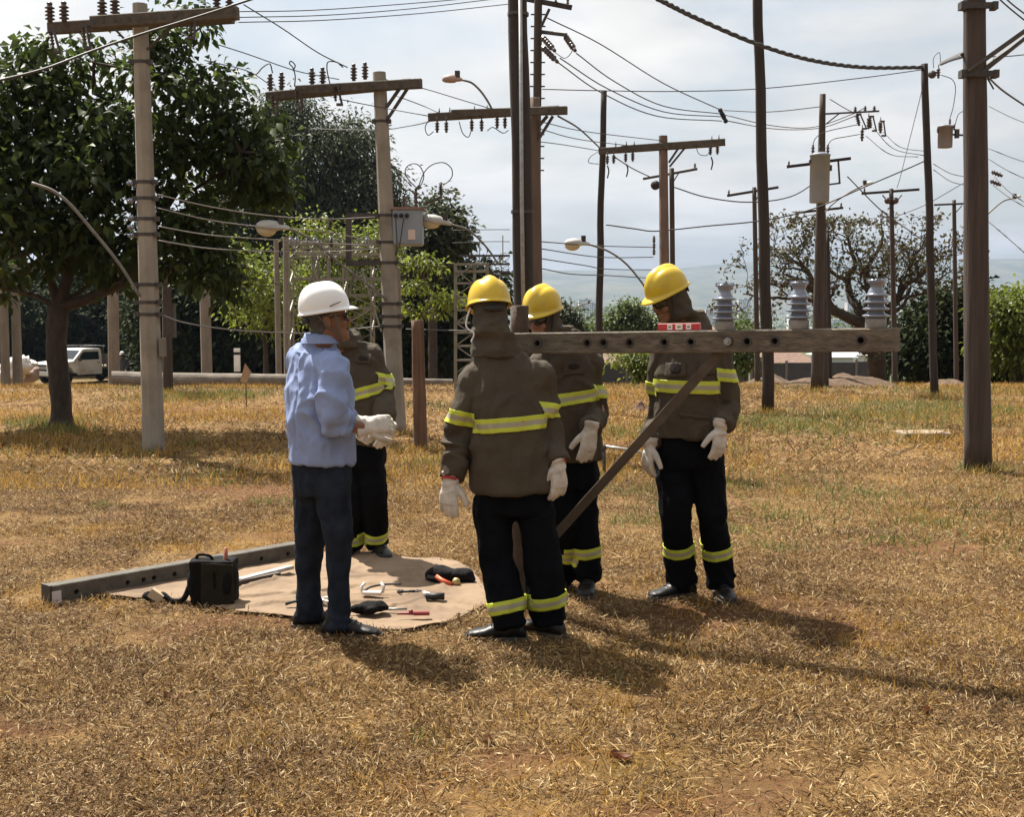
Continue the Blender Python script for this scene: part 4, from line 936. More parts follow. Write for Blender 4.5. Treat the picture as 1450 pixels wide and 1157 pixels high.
for x_ in (1257, 1268):
    m = MB(); m.ball(P(x_, 284, d9 - .08), .07); m.build('spool_insulator', porc_d, p9); stay(p9, P(x_ + (x_ - 1262) * 1.5, 276, d9 - .05), P(1263, 292, d9 - .05), .03)
p10, d10, c10 = pole('wooden_pole', 'slim nearly black wooden pole next to the big brown right pole', (1309, 90), (1324, 561), 10, 12, wood_d, 10, wob=3)
stay(p10, P(1312, 107, d10 - .1), P(1328, 102, d10 - .2), .05); down_ins(p10, [(1329, 96)], d10 - .2, 14, 3); m = MB(); m.ball(P(1320, 105, d10 - .15), .07); m.build('clamp', steel_d, p10)
pwire([(1322, 96), (1322, 82), (1330, 74), (1332, 88)], d10 - .2, .006, p10, name='jumper_wire')
p11, d11, _ = pole('wooden_pole', 'thin wooden pole with a short arm glimpsed left of the big brown right pole', (1351, 283), (1355, 532), 5.5, 7, wood, 9); arm(p11, (1323, 290), (1368, 288), 2.6, d11, .2, -.2, mt=wood_d); stay(p11, P(1362, 291, d11), P(1354, 300, d11), .03)
# ---- P12 big pole on the right
p12, d12, c12 = pole('wooden_pole', 'thick brown wooden pole with clamped diagonal braces at the right edge', (1379, -80), (1385, 672), 29, 38, wood, 16, wob=1)
for y_ in (11, 107):
    p_, r_ = c12(y_); m = MB(); m.bar(p_ + Vector((-r_ - .05, -r_ - .01, 0)), p_ + Vector((r_ + .06, -r_ - .01, 0)), .03, .055); m.tube([p_ - Vector((0, 0, .02)), p_ + Vector((0, 0, .02))], r_ * 1.05, 12)
    m.box(p_ + Vector((r_ + .05, -r_ + .02, 0)), (.05, .1, .07)); m.box(p_ + Vector((-r_ - .04, -r_ + .02, 0)), (.05, .1, .07)); m.build('clamp_band', steel_d, p12)
for o_ in (0, 1): stay(p12, P(1372 + 12 * o_, 106 + 8 * o_ - 6, d12 - .16 + .1 * o_), P(1470, 30 + o_ * 9, d12 - .5 + .25 * o_), .05)
stay(p12, P(1395, 94, d12 + .1), P(1470, 40, d12 + .3), .04)
pwire([(1398, 110), (1405, 122), (1407, 126)], d12, .008, p12, name='wire_tail')
for x_, y_ in [(1404, 243), (1402, 256)]:
    A = P(x_, y_, 24.5); m = MB(); ins(m, A, .22, .05, 3, (.9, -.2, -.4), n=8); o_ = m.build('strain_insulator', porc_d, p12)
stump, ds, cs = pole('wooden_stump_post', 'short weathered brown wooden post standing between the workers', (591, 453), (596, 638), 17, 20.5, mat('post_wood', (.12, .066, .04), .85, var=.55, scale=20, stretch=(1, 1, .06), bump=.9, bscale=45), 12, wob=1.5, cat='post')
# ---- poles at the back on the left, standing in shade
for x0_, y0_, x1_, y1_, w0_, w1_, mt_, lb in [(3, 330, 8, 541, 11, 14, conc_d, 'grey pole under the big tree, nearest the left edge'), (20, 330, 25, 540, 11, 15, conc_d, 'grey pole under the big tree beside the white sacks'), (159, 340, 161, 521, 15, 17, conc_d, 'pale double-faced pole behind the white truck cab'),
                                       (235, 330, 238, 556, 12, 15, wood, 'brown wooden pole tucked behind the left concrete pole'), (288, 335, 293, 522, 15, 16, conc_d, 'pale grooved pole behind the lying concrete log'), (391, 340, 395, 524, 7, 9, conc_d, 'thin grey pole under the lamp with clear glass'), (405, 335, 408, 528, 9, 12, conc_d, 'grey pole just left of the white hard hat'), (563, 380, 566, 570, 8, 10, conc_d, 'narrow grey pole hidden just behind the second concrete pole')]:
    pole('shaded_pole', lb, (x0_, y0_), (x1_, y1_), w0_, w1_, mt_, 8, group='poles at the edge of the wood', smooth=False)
o = empty('cable_box', P(241, 462, 22.5), 'dark metal junction box strapped to the brown pole behind the concrete pole', 'box'); m = MB(); m.box(P(241, 455, d1 + 8.2 if False else 22.4), (14 / FPX * 22.4, .16, 46 / FPX * 22.4)); m.build('case', steel_d, o); m = MB(); m.box(P(241, 431, 22.4), (16 / FPX * 22.4, .19, .03)); m.build('lid', steel_d, o)
# ---- transformer on the pole hidden behind the big right one
p13, d13, _ = pole('wooden_pole', 'wooden pole standing hidden behind the thick brown right pole', (1378, 120), (1384, 556), 12, 15, wood, 10); s13 = d13 / FPX
stay(p13, P(1376, 192, d13), P(1345, 190, d13), .05)
t13 = empty('can_transformer', P(1338, 209, d13), 'small pinkish grey can transformer between the two right poles', 'transformer'); b_ = P(1338, 209, d13); hh = 30 * s13; rr_ = 10 * s13
m = MB(); m.lathe(b_, [(rr_ * .93, 0), (rr_, .02), (rr_, hh - .03), (rr_ * 1.08, hh - .03), (rr_ * 1.08, hh), (.001, hh + .03)], 20); m.build('tank', mat('tank_pink', (.21, .20, .215), .5, var=.1, scale=3), t13, smooth=True)
for x_, y_ in [(1328, 188), (1345, 176), (1351, 184)]:
    m = MB(); ins(m, P(x_, y_, d13 - .1), 8 * s13, 2 * s13, 3, n=8); m.build('bushing', porc_d, t13)
m = MB(); m.box(P(1355, 189, d13 - .1), (5 * s13, .08, 12 * s13)); m.build('arrester', steel_d, t13)
pwire([(1345, 168), (1350, 150), (1353, 125), (1348, 112), (1333, 106)], (d13, d10), .007, t13, name='bushing_wire'); pwire([(1352, 178), (1357, 162), (1366, 156)], d13, .007, t13, name='bushing_wire')
# ---- far lamps
lamp_arm('street_lamp', 'street lamp with dished glass left of the bent worker', [(935, 442), (922, 420), (905, 395), (885, 372), (862, 356), (835, 346)], 17, .016, (799, 345), .27)
lamp_arm('street_lamp', 'white oval street lamp just right of the grey box transformer', [(706, 375), (695, 358), (680, 340), (662, 325), (640, 318)], 16.2, .016, (596, 310), .25)
lamp_arm('street_lamp', 'small street lamp above the arms left of the twisted tree', [(1165, 304), (1180, 288), (1200, 274), (1221, 263)], 25, .018, (1237, 259), .28, glass=False)
lamp_arm('street_lamp', 'small street lamp reaching right beyond the big right pole', [(1385, 318), (1402, 300), (1420, 285), (1434, 281)], 25, .018, (1446, 278), .28, glass=False)
lamp_arm('street_lamp', 'tiny distant street lamp beside the middle worker', [(812, 442), (814, 438), (822, 432), (833, 429)], 47, .03, (838, 428), .3, glass=False)

# ---- overhead wires: picture points, distances, radius, label
W_ = [
 ([(-20, 118), (60, 98), (130, 72), (200, 48), (290, 20), (370, -6)], (9, 11), .010, 'thick black cable rising across the left concrete pole', 0),
 ([(930, -3), (990, 27), (1075, 63), (1150, 85), (1225, 95), (1308, 95)], (16, d10), .022, 'twisted black bundle cable dipping to the slim black pole', 1),
 ([(1332, 90), (1345, 84), (1364, 77)], (d10, d12), .02, 'twisted black bundle cable ending at the thick right pole', 1),
 ([(345, 6), (400, 40), (450, 74), (492, 95)], (14, d2), .007, 'thin wire slanting down to the end of the second crossarm', 0),
 ([(325, 16), (440, 14), (560, 6), (680, -4)], (14, 18), .006, 'uppermost of the thin level wires at the top', 0),
 ([(338, 24), (460, 21), (580, 12), (700, -2)], (14, 18), .006, 'second of the thin level wires at the top', 0),
 ([(338, 31), (460, 28), (600, 18), (722, 5)], (14, 18), .006, 'lowest of the thin level wires at the top', 0),
 ([(300, 60), (350, 76), (420, 100), (480, 112)], (d1, d2), .006, 'thin wire from the first to the second crossarm, upper', 0),
 ([(290, 85), (350, 100), (380, 118)], (d1, d2), .006, 'thin wire from the first to the second crossarm, lower', 0),
 ([(545, 112), (600, 125), (650, 140), (700, 155)], (d2, d3b), .006, 'wire running from the second pole to the middle crossarm', 0),
 ([(560, 135), (600, 150), (622, 160)], (d2, d3b), .006, 'short wire between second pole and the middle crossarm', 0),
 ([(480, 140), (530, 150), (607, 164)], (d2, d3b), .006, 'wire from the second crossarm to the middle crossarm end', 0),
 ([(440, 182), (530, 184), (580, 178), (608, 172)], (20, d3b), .006, 'wire leaving the middle crossarm towards the gum tree', 0),
 ([(775, 25), (850, 62), (940, 118), (1022, 156)], (d3c, 26), .010, 'uppermost of the four wires fanning to the spacer', 0),
 ([(816, 75), (870, 115), (940, 150), (1022, 161)], (d3c, 26), .010, 'second of the four wires fanning to the spacer', 0),
 ([(793, 82), (860, 125), (940, 158), (1022, 165)], (d3c, 26), .010, 'third of the four wires fanning to the spacer', 0),
 ([(790, 88), (850, 130), (930, 164), (1022, 171)], (d3c, 26), .010, 'lowest of the four wires fanning to the spacer', 0),
 ([(1025, 156), (1090, 158), (1168, 150)], (26, d7), .010, 'upper wire from the spacer to the can transformer pole', 0),
 ([(1025, 162), (1090, 177), (1150, 180), (1205, 162), (1225, 152)], (26, d7), .010, 'middle wire from the spacer to the bracket arm', 0),
 ([(1025, 170), (1095, 182), (1160, 181), (1211, 164)], (26, d7), .010, 'lower wire from the spacer to the bracket arm', 0),
 ([(768, 126), (850, 128), (960, 129), (1080, 125), (1220, 110), (1308, 98)], (d3c, d10), .008, 'long level wire passing behind the dark leaning pole', 0),
 ([(790, 164), (820, 182), (850, 210)], (d3b, d5), .012, 'black cable from the middle crossarm to the T pole arm', 0),
 ([(870, 222), (895, 238), (922, 251)], (d5, d5b), .010, 'black cable from the T pole to the slanting thin arm', 0),
 ([(766, 172), (830, 186), (938, 199)], (d3b, d5), .006, 'upper thin wire between the middle pole and T pole', 0),
 ([(764, 182), (820, 197), (900, 207)], (d3b, d5), .006, 'middle thin wire between the middle pole and T pole', 0),
 ([(762, 200), (800, 205), (848, 213)], (d3b, d5), .006, 'lower thin wire between the middle pole and T pole', 0),
 ([(955, 265), (1000, 279), (1060, 286), (1120, 278), (1165, 250)], (d5b, d7), .012, 'sagging black cable from the slim pole to the can transformer', 0),
 ([(858, 318), (900, 324), (930, 327), (1000, 320), (1080, 312), (1150, 296), (1230, 262), (1300, 232), (1318, 222)], (d4, d10), .012, 'long black service cable rising towards the slim black pole', 0),
 ([(1200, 250), (1250, 300), (1290, 328), (1312, 345)], (d7, 28), .012, 'black cable falling to the right across the twisted tree', 0),
 ([(1175, 140), (1200, 155), (1212, 160)], (d7, d7), .008, 'short stay wire on the can transformer pole', 0),
 ([(1226, 192), (1260, 218), (1300, 222)], (d7, d10), .008, 'upper thin wire from the fuse holders to the slim black pole', 0),
 ([(1236, 180), (1265, 210), (1308, 220)], (d7, d10), .008, 'middle thin wire from the fuse holders to the slim black pole', 0),
 ([(1250, 186), (1275, 208), (1312, 214)], (d7, d10), .008, 'lower thin wire from the fuse holders to the slim black pole', 0),
 ([(1307, 120), (1300, 150), (1285, 210), (1275, 250), (1270, 266)], (d10, d9), .006, 'thin wire falling steeply from the slim black pole', 0),
 ([(1322, 232), (1345, 245), (1366, 250)], (d10, d12 + 8), .008, 'upper thin wire to the thick right pole', 0),
 ([(1322, 240), (1345, 256), (1366, 262)], (d10, d12 + 8), .008, 'lower thin wire to the thick right pole', 0),
 ([(1270, 306), (1310, 290), (1366, 258)], (d9, 24), .007, 'thin wire rising from the thin level arm to the right', 0),
 ([(1398, 108), (1420, 128), (1455, 152)], (d12, 14), .010, 'black stay cable leaving the thick right pole downwards', 0),
 ([(1400, 80), (1430, 79), (1460, 76)], (d12, 14), .006, 'thin level wire at the right edge', 0),
 ([(1400, 150), (1430, 165), (1460, 177)], (20, 18), .007, 'thin wire at the right edge, upper', 0),
 ([(1400, 210), (1430, 222), (1460, 232)], (20, 18), .007, 'thin wire at the right edge, middle', 0),
 ([(1400, 225), (1430, 243), (1460, 256)], (20, 18), .007, 'thin wire at the right edge, lower', 0),
 ([(1408, 250), (1430, 272), (1460, 292)], (24, 22), .009, 'thin wire from the far strain insulators, upper', 0),
 ([(1406, 262), (1430, 280), (1460, 298)], (24, 22), .009, 'thin wire from the far strain insulators, lower', 0),
 ([(1398, 312), (1425, 335), (1460, 366)], (24, 20), .010, 'black cable descending below the small right lamp', 0),
 ([(1385, -40), (1415, -2), (1460, 36)], (d12, 13), .008, 'thin wire at the top right corner, left', 0),
 ([(1395, -40), (1425, -2), (1460, 26)], (d12, 13), .008, 'thin wire at the top right corner, right', 0),
 ([(222, 275), (300, 293), (380, 305), (460, 310), (535, 307)], (d1, d2), .007, 'first thin grey line between the two concrete poles', 2),
 ([(222, 294), (300, 312), (380, 322), (460, 328), (535, 343)], (d1, d2), .007, 'second thin grey line between the two concrete poles', 2),
 ([(222, 320), (300, 333), (400, 340), (460, 344), (540, 348)], (d1, d2), .007, 'third thin grey line between the two concrete poles', 2),
 ([(222, 340), (300, 352), (400, 356), (470, 356), (540, 352)], (d1, d2), .007, 'fourth thin grey line between the two concrete poles', 2),
 ([(225, 444), (262, 457), (330, 467), (400, 471), (440, 471), (540, 462)], (d1, d2), .009, 'low dark cable running behind the white hard hat', 2),
 ([(575, 466), (640, 468), (722, 470)], (d2, d3), .008, 'low thin cable behind the short wooden post', 0),
 ([(766, 342), (850, 348), (925, 350)], (d3b, d5), .007, 'highest of the low wires behind the arm lamp', 0),
 ([(766, 352), (850, 364), (925, 364)], (d3b, d5), .007, 'second of the low wires behind the arm lamp', 0),
 ([(766, 366), (830, 376), (860, 381), (925, 382)], (d3b, d5), .007, 'third of the low wires behind the arm lamp', 0),
 ([(766, 380), (810, 388), (860, 390), (925, 394)], (d3b, d5), .007, 'lowest of the low wires behind the arm lamp', 0),
 ([(640, 326), (690, 325), (722, 325)], (24, 24), .007, 'upper thin wire left of the thick dark pole', 0),
 ([(640, 344), (690, 342), (722, 342)], (24, 24), .007, 'lower thin wire left of the thick dark pole', 0),
]
for pts, dep, r, lb, k in W_: pwire(pts, dep, r, None, lb, [wire_m, wire_m, wire_al][k], twist=(k == 1))
sp_ = empty('wire_spacer', P(1024, 163, 26), 'small black spacer clipping the four fanned wires', 'spacer'); m = MB()
for k_ in range(4): m.ball(P(1020 + k_ * 2.5, 156 + k_ * 5, 26), .05, 8, 5); 
m.tube([P(1020, 154, 26), P(1026, 163, 26), P(1028, 174, 26)], .02, 6); m.build('clip', blackm, sp_)

# ---- steel lattice frames of the training substation
lat = mat('lattice_steel', (.22, .21, .175), .6, .3, var=.25, scale=10)
def lattice(m, A, B, w_, n, t=.022):
    """four-sided laced column or beam from A to B"""
    A, B = Vector(A), Vector(B); d = (B - A).normalized(); x = d.orthogonal().normalized() if abs(d.z) < .9 else Vector((1, 0, 0)); y = d.cross(x)
    cs_ = [x * i * w_ / 2 + y * j * w_ / 2 for i, j in ((-1, -1), (1, -1), (1, 1), (-1, 1))]
    for c in cs_: m.bar(A + c, B + c, t * 1.6, t * 1.6)
    for k in range(n):
        for f in range(4):
            a_, b_ = cs_[f], cs_[(f + 1) % 4]
            if k % 2: a_, b_ = b_, a_
            m.bar(A.lerp(B, k / n) + a_, A.lerp(B, (k + 1) / n) + b_, t, t * .6)
dl = 25.5
lg = empty('steel_gantry', P(470, 545, dl), 'pale steel lattice gantry behind the white hard hat', 'gantry')
for x_, w_, top_ in [(430, .5, 362), (455, .3, 350), (508, .55, 378)]:
    m = MB(); b_ = P(x_, 545, dl); b_.z = 0; t_ = P(x_, top_, dl); lattice(m, b_, t_, w_, 9); m.build('lattice_column', lat, lg)
for y_, x0_, x1_ in [(346, 405, 560), (360, 420, 560), (395, 415, 540), (418, 420, 538), (436, 420, 535)]:
    m = MB(); m.bar(P(x0_, y_, dl - .2), P(x1_, y_, dl - .2), .06, .06); m.build('cross_beam', lat, lg)
m = MB(); lattice(m, P(410, 352, dl + .3), P(560, 352, dl + .3), .25, 14, .016); m.build('lattice_beam', lat, lg)
for a_, b_ in [((470, 470), (528, 436)), ((505, 380), (475, 470)), ((512, 380), (540, 470)), ((440, 365), (462, 440)), ((486, 440), (505, 380)), ((530, 418), (548, 400))]:
    m = MB(); m.bar(P(*a_, dl - .3), P(*b_, dl - .3), .05, .03); m.build('diagonal_bar', lat, lg)
for x_ in (412, 420, 436, 446, 470, 520):
    m = MB(); ins(m, P(x_, 346, dl - .2), .16, .05, 3, n=8); m.build('insulator', porc_g, lg)
lt = empty('lattice_tower', P(665, 560, 24), 'ladder-like steel lattice tower behind the worker seen from the back', 'tower')
dl = 24.0
for x_ in (645, 672, 690):
    m = MB(); a_ = P(x_, 560, dl); a_.z = -.02; m.bar(a_, P(x_, 373, dl), .06, .06); m.build('tower_leg', lat, lt)
for i, y_ in enumerate([374, 384, 401, 421, 439, 457, 471, 490, 510]):
    m = MB(); m.bar(P(644, y_, dl - .05), P(691, y_, dl - .05), .05, .04); m.build('rung', lat, lt)
    m = MB(); m.bar(P(646 if i % 2 else 671, y_, dl - .09), P(671 if i % 2 else 646, y_ + 18, dl - .09), .04, .02); m.build('diagonal_bar', lat, lt)
for y_, x0_, x1_ in [(362, 650, 722), (374, 640, 722), (385, 660, 722)]:
    m = MB(); m.bar(P(x0_, y_, 30), P(x1_, y_, 30), .05, .05); m.build('busbar', steel_d, lt)
for x_ in (679, 712):
    m = MB(); m.bar(P(x_, 375, 30), P(x_, 333, 30), .025, .025); m.build('lightning_rod', steel, lt)
# ================================================================ THINGS AT THE EDGE OF THE FIELD
white = mat('paint_white', (.78, .78, .77), .35, coat=.4, dirt=((.45, .40, .34), 1.2))
glass_d = mat('car_glass', (.02, .028, .032), .08, spec=.7)
tyre = mat('tyre', (.016, .016, .016), .85)
chrome = mat('trim_dark', (.05, .05, .055), .4, .5)
def truck():
    d = 68.0; base = P(115, 540, d); base.z = H(base.x, d); th = R(-124)
    c, s = math.cos(th), math.sin(th)
    o = empty('pickup_truck', base, 'white flatbed pickup truck parked in the shade behind the big tree trunk', 'truck')
    W = lambda x, y, z: base + Vector((x * c - y * s, x * s + y * c, z))        # x forward, y to its left
    def side(prof, y0, y1, name, mt, bev=.04, par=o):
        m = MB(); n = len(prof); m.add([W(x, y0, z) for x, z in prof] + [W(x, y1, z) for x, z in prof], [tuple(range(n))[::-1], tuple(range(n, 2 * n))] + [(i, (i + 1) % n, n + (i + 1) % n, n + i) for i in range(n)])
        q = m.build(name, mt, par)
        if bev: b = q.modifiers.new('b', 'BEVEL'); b.width = bev; b.segments = 2; b.limit_method = 'ANGLE'
        return q
    body = side([(2.55, .55), (2.6, .95), (2.52, 1.12), (1.15, 1.24), (.62, 1.80), (.45, 1.86), (-.50, 1.86), (-.62, 1.80), (-.66, .55), (.9, .55), (1.12, .62), (1.25, .85), (1.45, .95), (1.68, .95), (1.88, .85), (2.0, .62), (2.08, .55)], -.95, .95, 'cab_body', white)
    side([(1.08, 1.27), (.62, 1.76), (.58, 1.74), (1.02, 1.26)], -.80, .80, 'windscreen', glass_d, 0).location += Vector((.03 * c, .03 * s, .012))
    for y in (.955, -.955):
        side([(.92, 1.28), (.56, 1.70), (-.40, 1.70), (-.45, 1.28)], y - .006, y + .006, 'side_window', glass_d, 0)
        dq = side([(.95, .66), (.95, 1.24), (-.5, 1.24), (-.5, .66)], y - .012, y + .012, 'door', white, .01)
        m = MB(); m.box(W(-.35, y * 1.015, 1.12), (.16, .04, .04)); m.build('door_handle', chrome, dq)
        m = MB(); m.box(W(.85, y * 1.13, 1.32), (.1, .18, .2)); m.build('mirror', chrome, o)
        side([(.9, .50), (.9, .60), (-.6, .60), (-.6, .50)], y * .96 - .03, y * .96 + .06 * (1 if y > 0 else -1), 'sill', white, 0)
    m = MB()
    for k in range(6): m.bar(W(2.60, -.62, .78 + k * .055), W(2.60, .62, .78 + k * .055), .02, .03)
    m.add([W(2.585, -.64, .74), W(2.585, .64, .74), W(2.585, .64, 1.09), W(2.585, -.64, 1.09)], [(0, 1, 2, 3)]); m.build('grille', chrome, o)
    for y in (.78, -.78):
        m = MB(); m.box(W(2.56, y, .93), (.1, .24, .2), Matrix.Rotation(th, 3, 'Z')); m.build('headlight', mat('headlight', (.6, .6, .6), .1, spec=.8), o)
    m = MB(); m.bar(W(2.68, -1.0, .62), W(2.68, 1.0, .62), .14, .2); m.build('bumper', mat('bumper', (.5, .5, .5), .4, .5), o)
    for x, y in [(1.56, .82), (1.56, -.82), (-1.9, .82), (-1.9, -.82)]:
        m = MB(); m.lathe(W(x, y - .11, .37), [(.2, 0), (.34, .01), (.37, .05), (.37, .17), (.34, .21), (.2, .22)], 20, (-s, c, 0)); wq = m.build('wheel', tyre, o)
        m = MB(); m.lathe(W(x, y - .118, .37), [(.001, .0), (.10, 0), (.2, .02), (.2, .20), (.1, .236), (.001, .236)], 16, (-s, c, 0)); m.build('rim', steel, wq)
    bedm = mat('bed_wood', (.16, .13, .10), .9, var=.4, scale=6)
    side([(-.8, .78), (-.8, .9), (-3.6, .9), (-3.6, .78)], -1.05, 1.05, 'bed_floor', bedm, 0)
    for y in (1.03, -1.03):
        for k in range(4): side([(-.85, .93 + k * .14), (-.85, 1.04 + k * .14), (-3.6, 1.04 + k * .14), (-3.6, .93 + k * .14)], y - .015, y + .015, 'side_board', bedm, 0)
        for x in (-.9, -1.8, -2.7, -3.55): side([(x, .85), (x, 1.5), (x - .06, 1.5), (x - .06, .85)], y - .04, y + .04, 'stake', bedm, 0)
    for y in (.8, -.8):
        m = MB(); m.bar(W(-.85, y, .9), W(-.85, y, 1.98), .05, .05); m.build('rack_post', chrome, o)
    m = MB(); m.bar(W(-.85, -.95, 1.98), W(-.85, .95, 1.98), .06, .05); m.bar(W(.6, .8, 1.99), W(-.85, .8, 1.99), .05, .04); m.bar(W(.6, -.8, 1.99), W(-.85, -.8, 1.99), .05, .04); m.build('roof_rack', steel, o)
    m = MB(); m.bar(W(2.2, 0, .5), W(-3.4, 0, .5), .8, .2); m.build('chassis', chrome, o)
truck()
sackm = mat('sack_white', (.60, .57, .54), .8, var=.2, scale=3, bump=1, bscale=7)
sackp = mat('sack_pinkish', (.34, .25, .21), .85, var=.15, scale=3, bump=.6, bscale=9)
for i, (x, y, rx, rz, mt, lb) in enumerate([(30, 520, .5, .46, sackm, 'bulging white sack at the top of the pile left of the truck'), (40, 530, .42, .33, sackp, 'pinkish slumped sack nearest the truck bumper'), (22, 528, .6, .4, sackp, 'pinkish sack between the two grey poles'), (8, 530, .55, .4, sackm, 'pale sack at the left edge behind the grey pole'), (46, 516, .24, .22, sackm, 'small white sack resting against the truck front'), (33, 537, .45, .28, sackm, 'flat pale sack at the foot of the pile left of the truck')]):
    d = 55 + i * .8; p = P(x, y, d); m = MB(); m.ball(p, (rx, .5, rz), 18, 12)
    for k, v in enumerate(m.v): m.v[k] = v + (v - p) * (.6 * noise.noise(v * 2.6) + .45 * noise.noise(v * 6))
    q = m.build('sack', mt, None, smooth=True, loc=p); tag(q, lb, 'sack', 'sacks piled by the truck')
# lying poles
def log(a, b, ra, rb, label, d0, d1_):
    A, B = P(a[0], a[1], d0), P(b[0], b[1], d1_); A.z = H(A.x, A.y) + ra * .75; B.z = H(B.x, B.y) + rb * .75
    m = MB(); shaft(m, A, B, ra, rb, 18, .02, seed=a[0]); o = m.build('concrete_log', mat('log_concrete', (.16, .135, .11), .95, var=.35, scale=4, bump=.8, bscale=30), None, smooth=False, loc=A); tag(o, label, 'concrete pole', 'old poles lying at the edge of the field')
    m = MB(); ax = (B - A).normalized(); m.tube([A - ax * .004, A + ax * .002], ra * .97, 18); m.build('sawn_end', mat('log_end', (.24, .21, .19), .95, var=.2, scale=9), o)
log((158, 530), (420, 522), .20, .16, 'old grey pole lying behind, its round end beside the truck', 28.3, 29.5)
log((188, 535), (480, 532), .185, .15, 'old grey pole lying in front, its round end at the left concrete pole', 26.8, 26.6)
log((540, 536), (640, 530), .10, .09, 'thin pale pole lying behind the short wooden post', 26.5, 27)
log((545, 528), (600, 523), .13, .12, 'short dark pole lying behind the thin pale one', 29, 29.3)
# marker stick
b_ = Gh(349, 580); d = b_.y; o = empty('marker_stick', b_, 'tan arrowhead marker on a thin rod standing in the dry grass', 'marker'); s = d / FPX
m = MB(); m.tube([b_, P(348, 530, d)], .008, 6); m.build('rod', wood, o)
m = MB(); f0 = [(340, 540), (347, 514), (356, 527), (349, 543)]; n = 4
m.add([P(x, y, d - .02) for x, y in f0] + [P(x, y, d + .02) for x, y in f0], [(0, 1, 2, 3), (7, 6, 5, 4)] + [(i, n + i, n + (i + 1) % n, (i + 1) % n) for i in range(n)]); m.build('marker_head', mat('marker_tan', (.42, .30, .2), .8, var=.2), o)
# white short post
o = empty('white_post', P(336, 520, 27.5), 'short white post with a black stripe in front of the dark wood', 'post'); b_ = P(336, 524, 27.5); m = MB(); m.box(b_ + Vector((0, 0, .22)), (.12, .10, .5)); m.build('post', white, o); m = MB(); m.box(b_ + Vector((0, 0, .36)), (.124, .104, .06)); m.build('stripe', blackm, o)
# slab lying in the field
p = Gh(1306, 620); m = MB(); m.box(p + Vector((0, 0, .04)), (.58, .40, .06), Matrix.Rotation(R(4), 3, 'Z')); o = m.build('concrete_slab', mat('slab', (.26, .20, .14), .9, var=.2, scale=6), None, loc=p); bv = o.modifiers.new('b', 'BEVEL'); bv.width = .01; tag(o, 'small pale concrete slab lying flat in the grass left of the thick right pole', 'slab')
# heaps of soil
def mound(px, py, wpx, hpx, d, label, name='dirt_mound', col=None, seed=0, depth=1.2):
    s = d / FPX; c = P(px, py, d); c.z = H(c.x, d) - .03; rx = wpx * s / 2; hz = hpx * s; k = 26; m = MB(); vs = []
    for j in range(k):
        for i in range(k):
            u, v = i / (k - 1) * 2 - 1, j / (k - 1) * 2 - 1; r = math.hypot(u, v); h = max(0, 1 - r) ** .8 if r < 1 else 0
            q = Vector((u * 3 + seed, v * 3, 0)); h *= 1 + .4 * noise.noise(q) + .12 * noise.noise(q * 3)
            vs.append(c + Vector((u * rx, v * depth, h * hz)))
    m.add(vs, [(j * k + i, j * k + i + 1, (j + 1) * k + i + 1, (j + 1) * k + i) for j in range(k - 1) for i in range(k - 1)])
    o = m.build(name, mat(name + '_soil', col or (.085, .05, .027), .95, var=.5, scale=7, bump=1, bscale=22), None, smooth=True, loc=c); tag(o, label, 'mound')
mound(1190, 545, 200, 20, 26.5, 'low bare heap of reddish soil behind the crossarm', seed=2)
mound(1090, 540, 90, 18, 27.5, 'low grassy soil heap behind the dark leaning pole', seed=5, col=(.11, .075, .04))
mound(1342, 545, 60, 14, 27, 'small heap of rubble soil left of the thick right pole', seed=8)
mound(906, 582, 30, 15, 19.3, 'dark reddish clod of soil left of the bent worker', 'soil_clod', (.07, .03, .018), 3, .25)
# fence of dark panels down the slope
fd = 50.0; fm = mat('fence_panel', (.035, .04, .048), .7, var=.25, scale=2); fp = mat('fence_post', (.13, .12, .11), .9)
def panel_fence(x0, x1, yt, label, step):
    a = P(x0, yt, fd); b = P(x1, yt, fd); o = empty('panel_fence', Vector((a.x, fd, H(a.x, fd))), label, 'fence'); n = max(1, round((b.x - a.x) / step)); first = None
    for i in range(n):
        xa = a.x + (b.x - a.x) * i / n; xb = a.x + (b.x - a.x) * (i + 1) / n; cx_ = (xa + xb) / 2; zb = H(cx_, fd) - .1; zt = a.z + random.uniform(-.03, .03)
        m = MB(); m.box((cx_, fd, (zb + zt) / 2), (xb - xa - .1, .05, zt - zb)); m.build('panel', fm, o)
        m = MB(); m.box((xa, fd, (zb + zt) / 2 + .04), (.10, .10, zt - zb + .08)); m.build('fence_post', fp, o)
panel_fence(756, 1062, 515, 'dark panel fence running behind the middle workers', 1.15)
panel_fence(1064, 1262, 513, 'dark panel fence behind the soil heap', 1.3)
panel_fence(1290, 1500, 516, 'dark panel fence behind the thick right pole', 1.3)
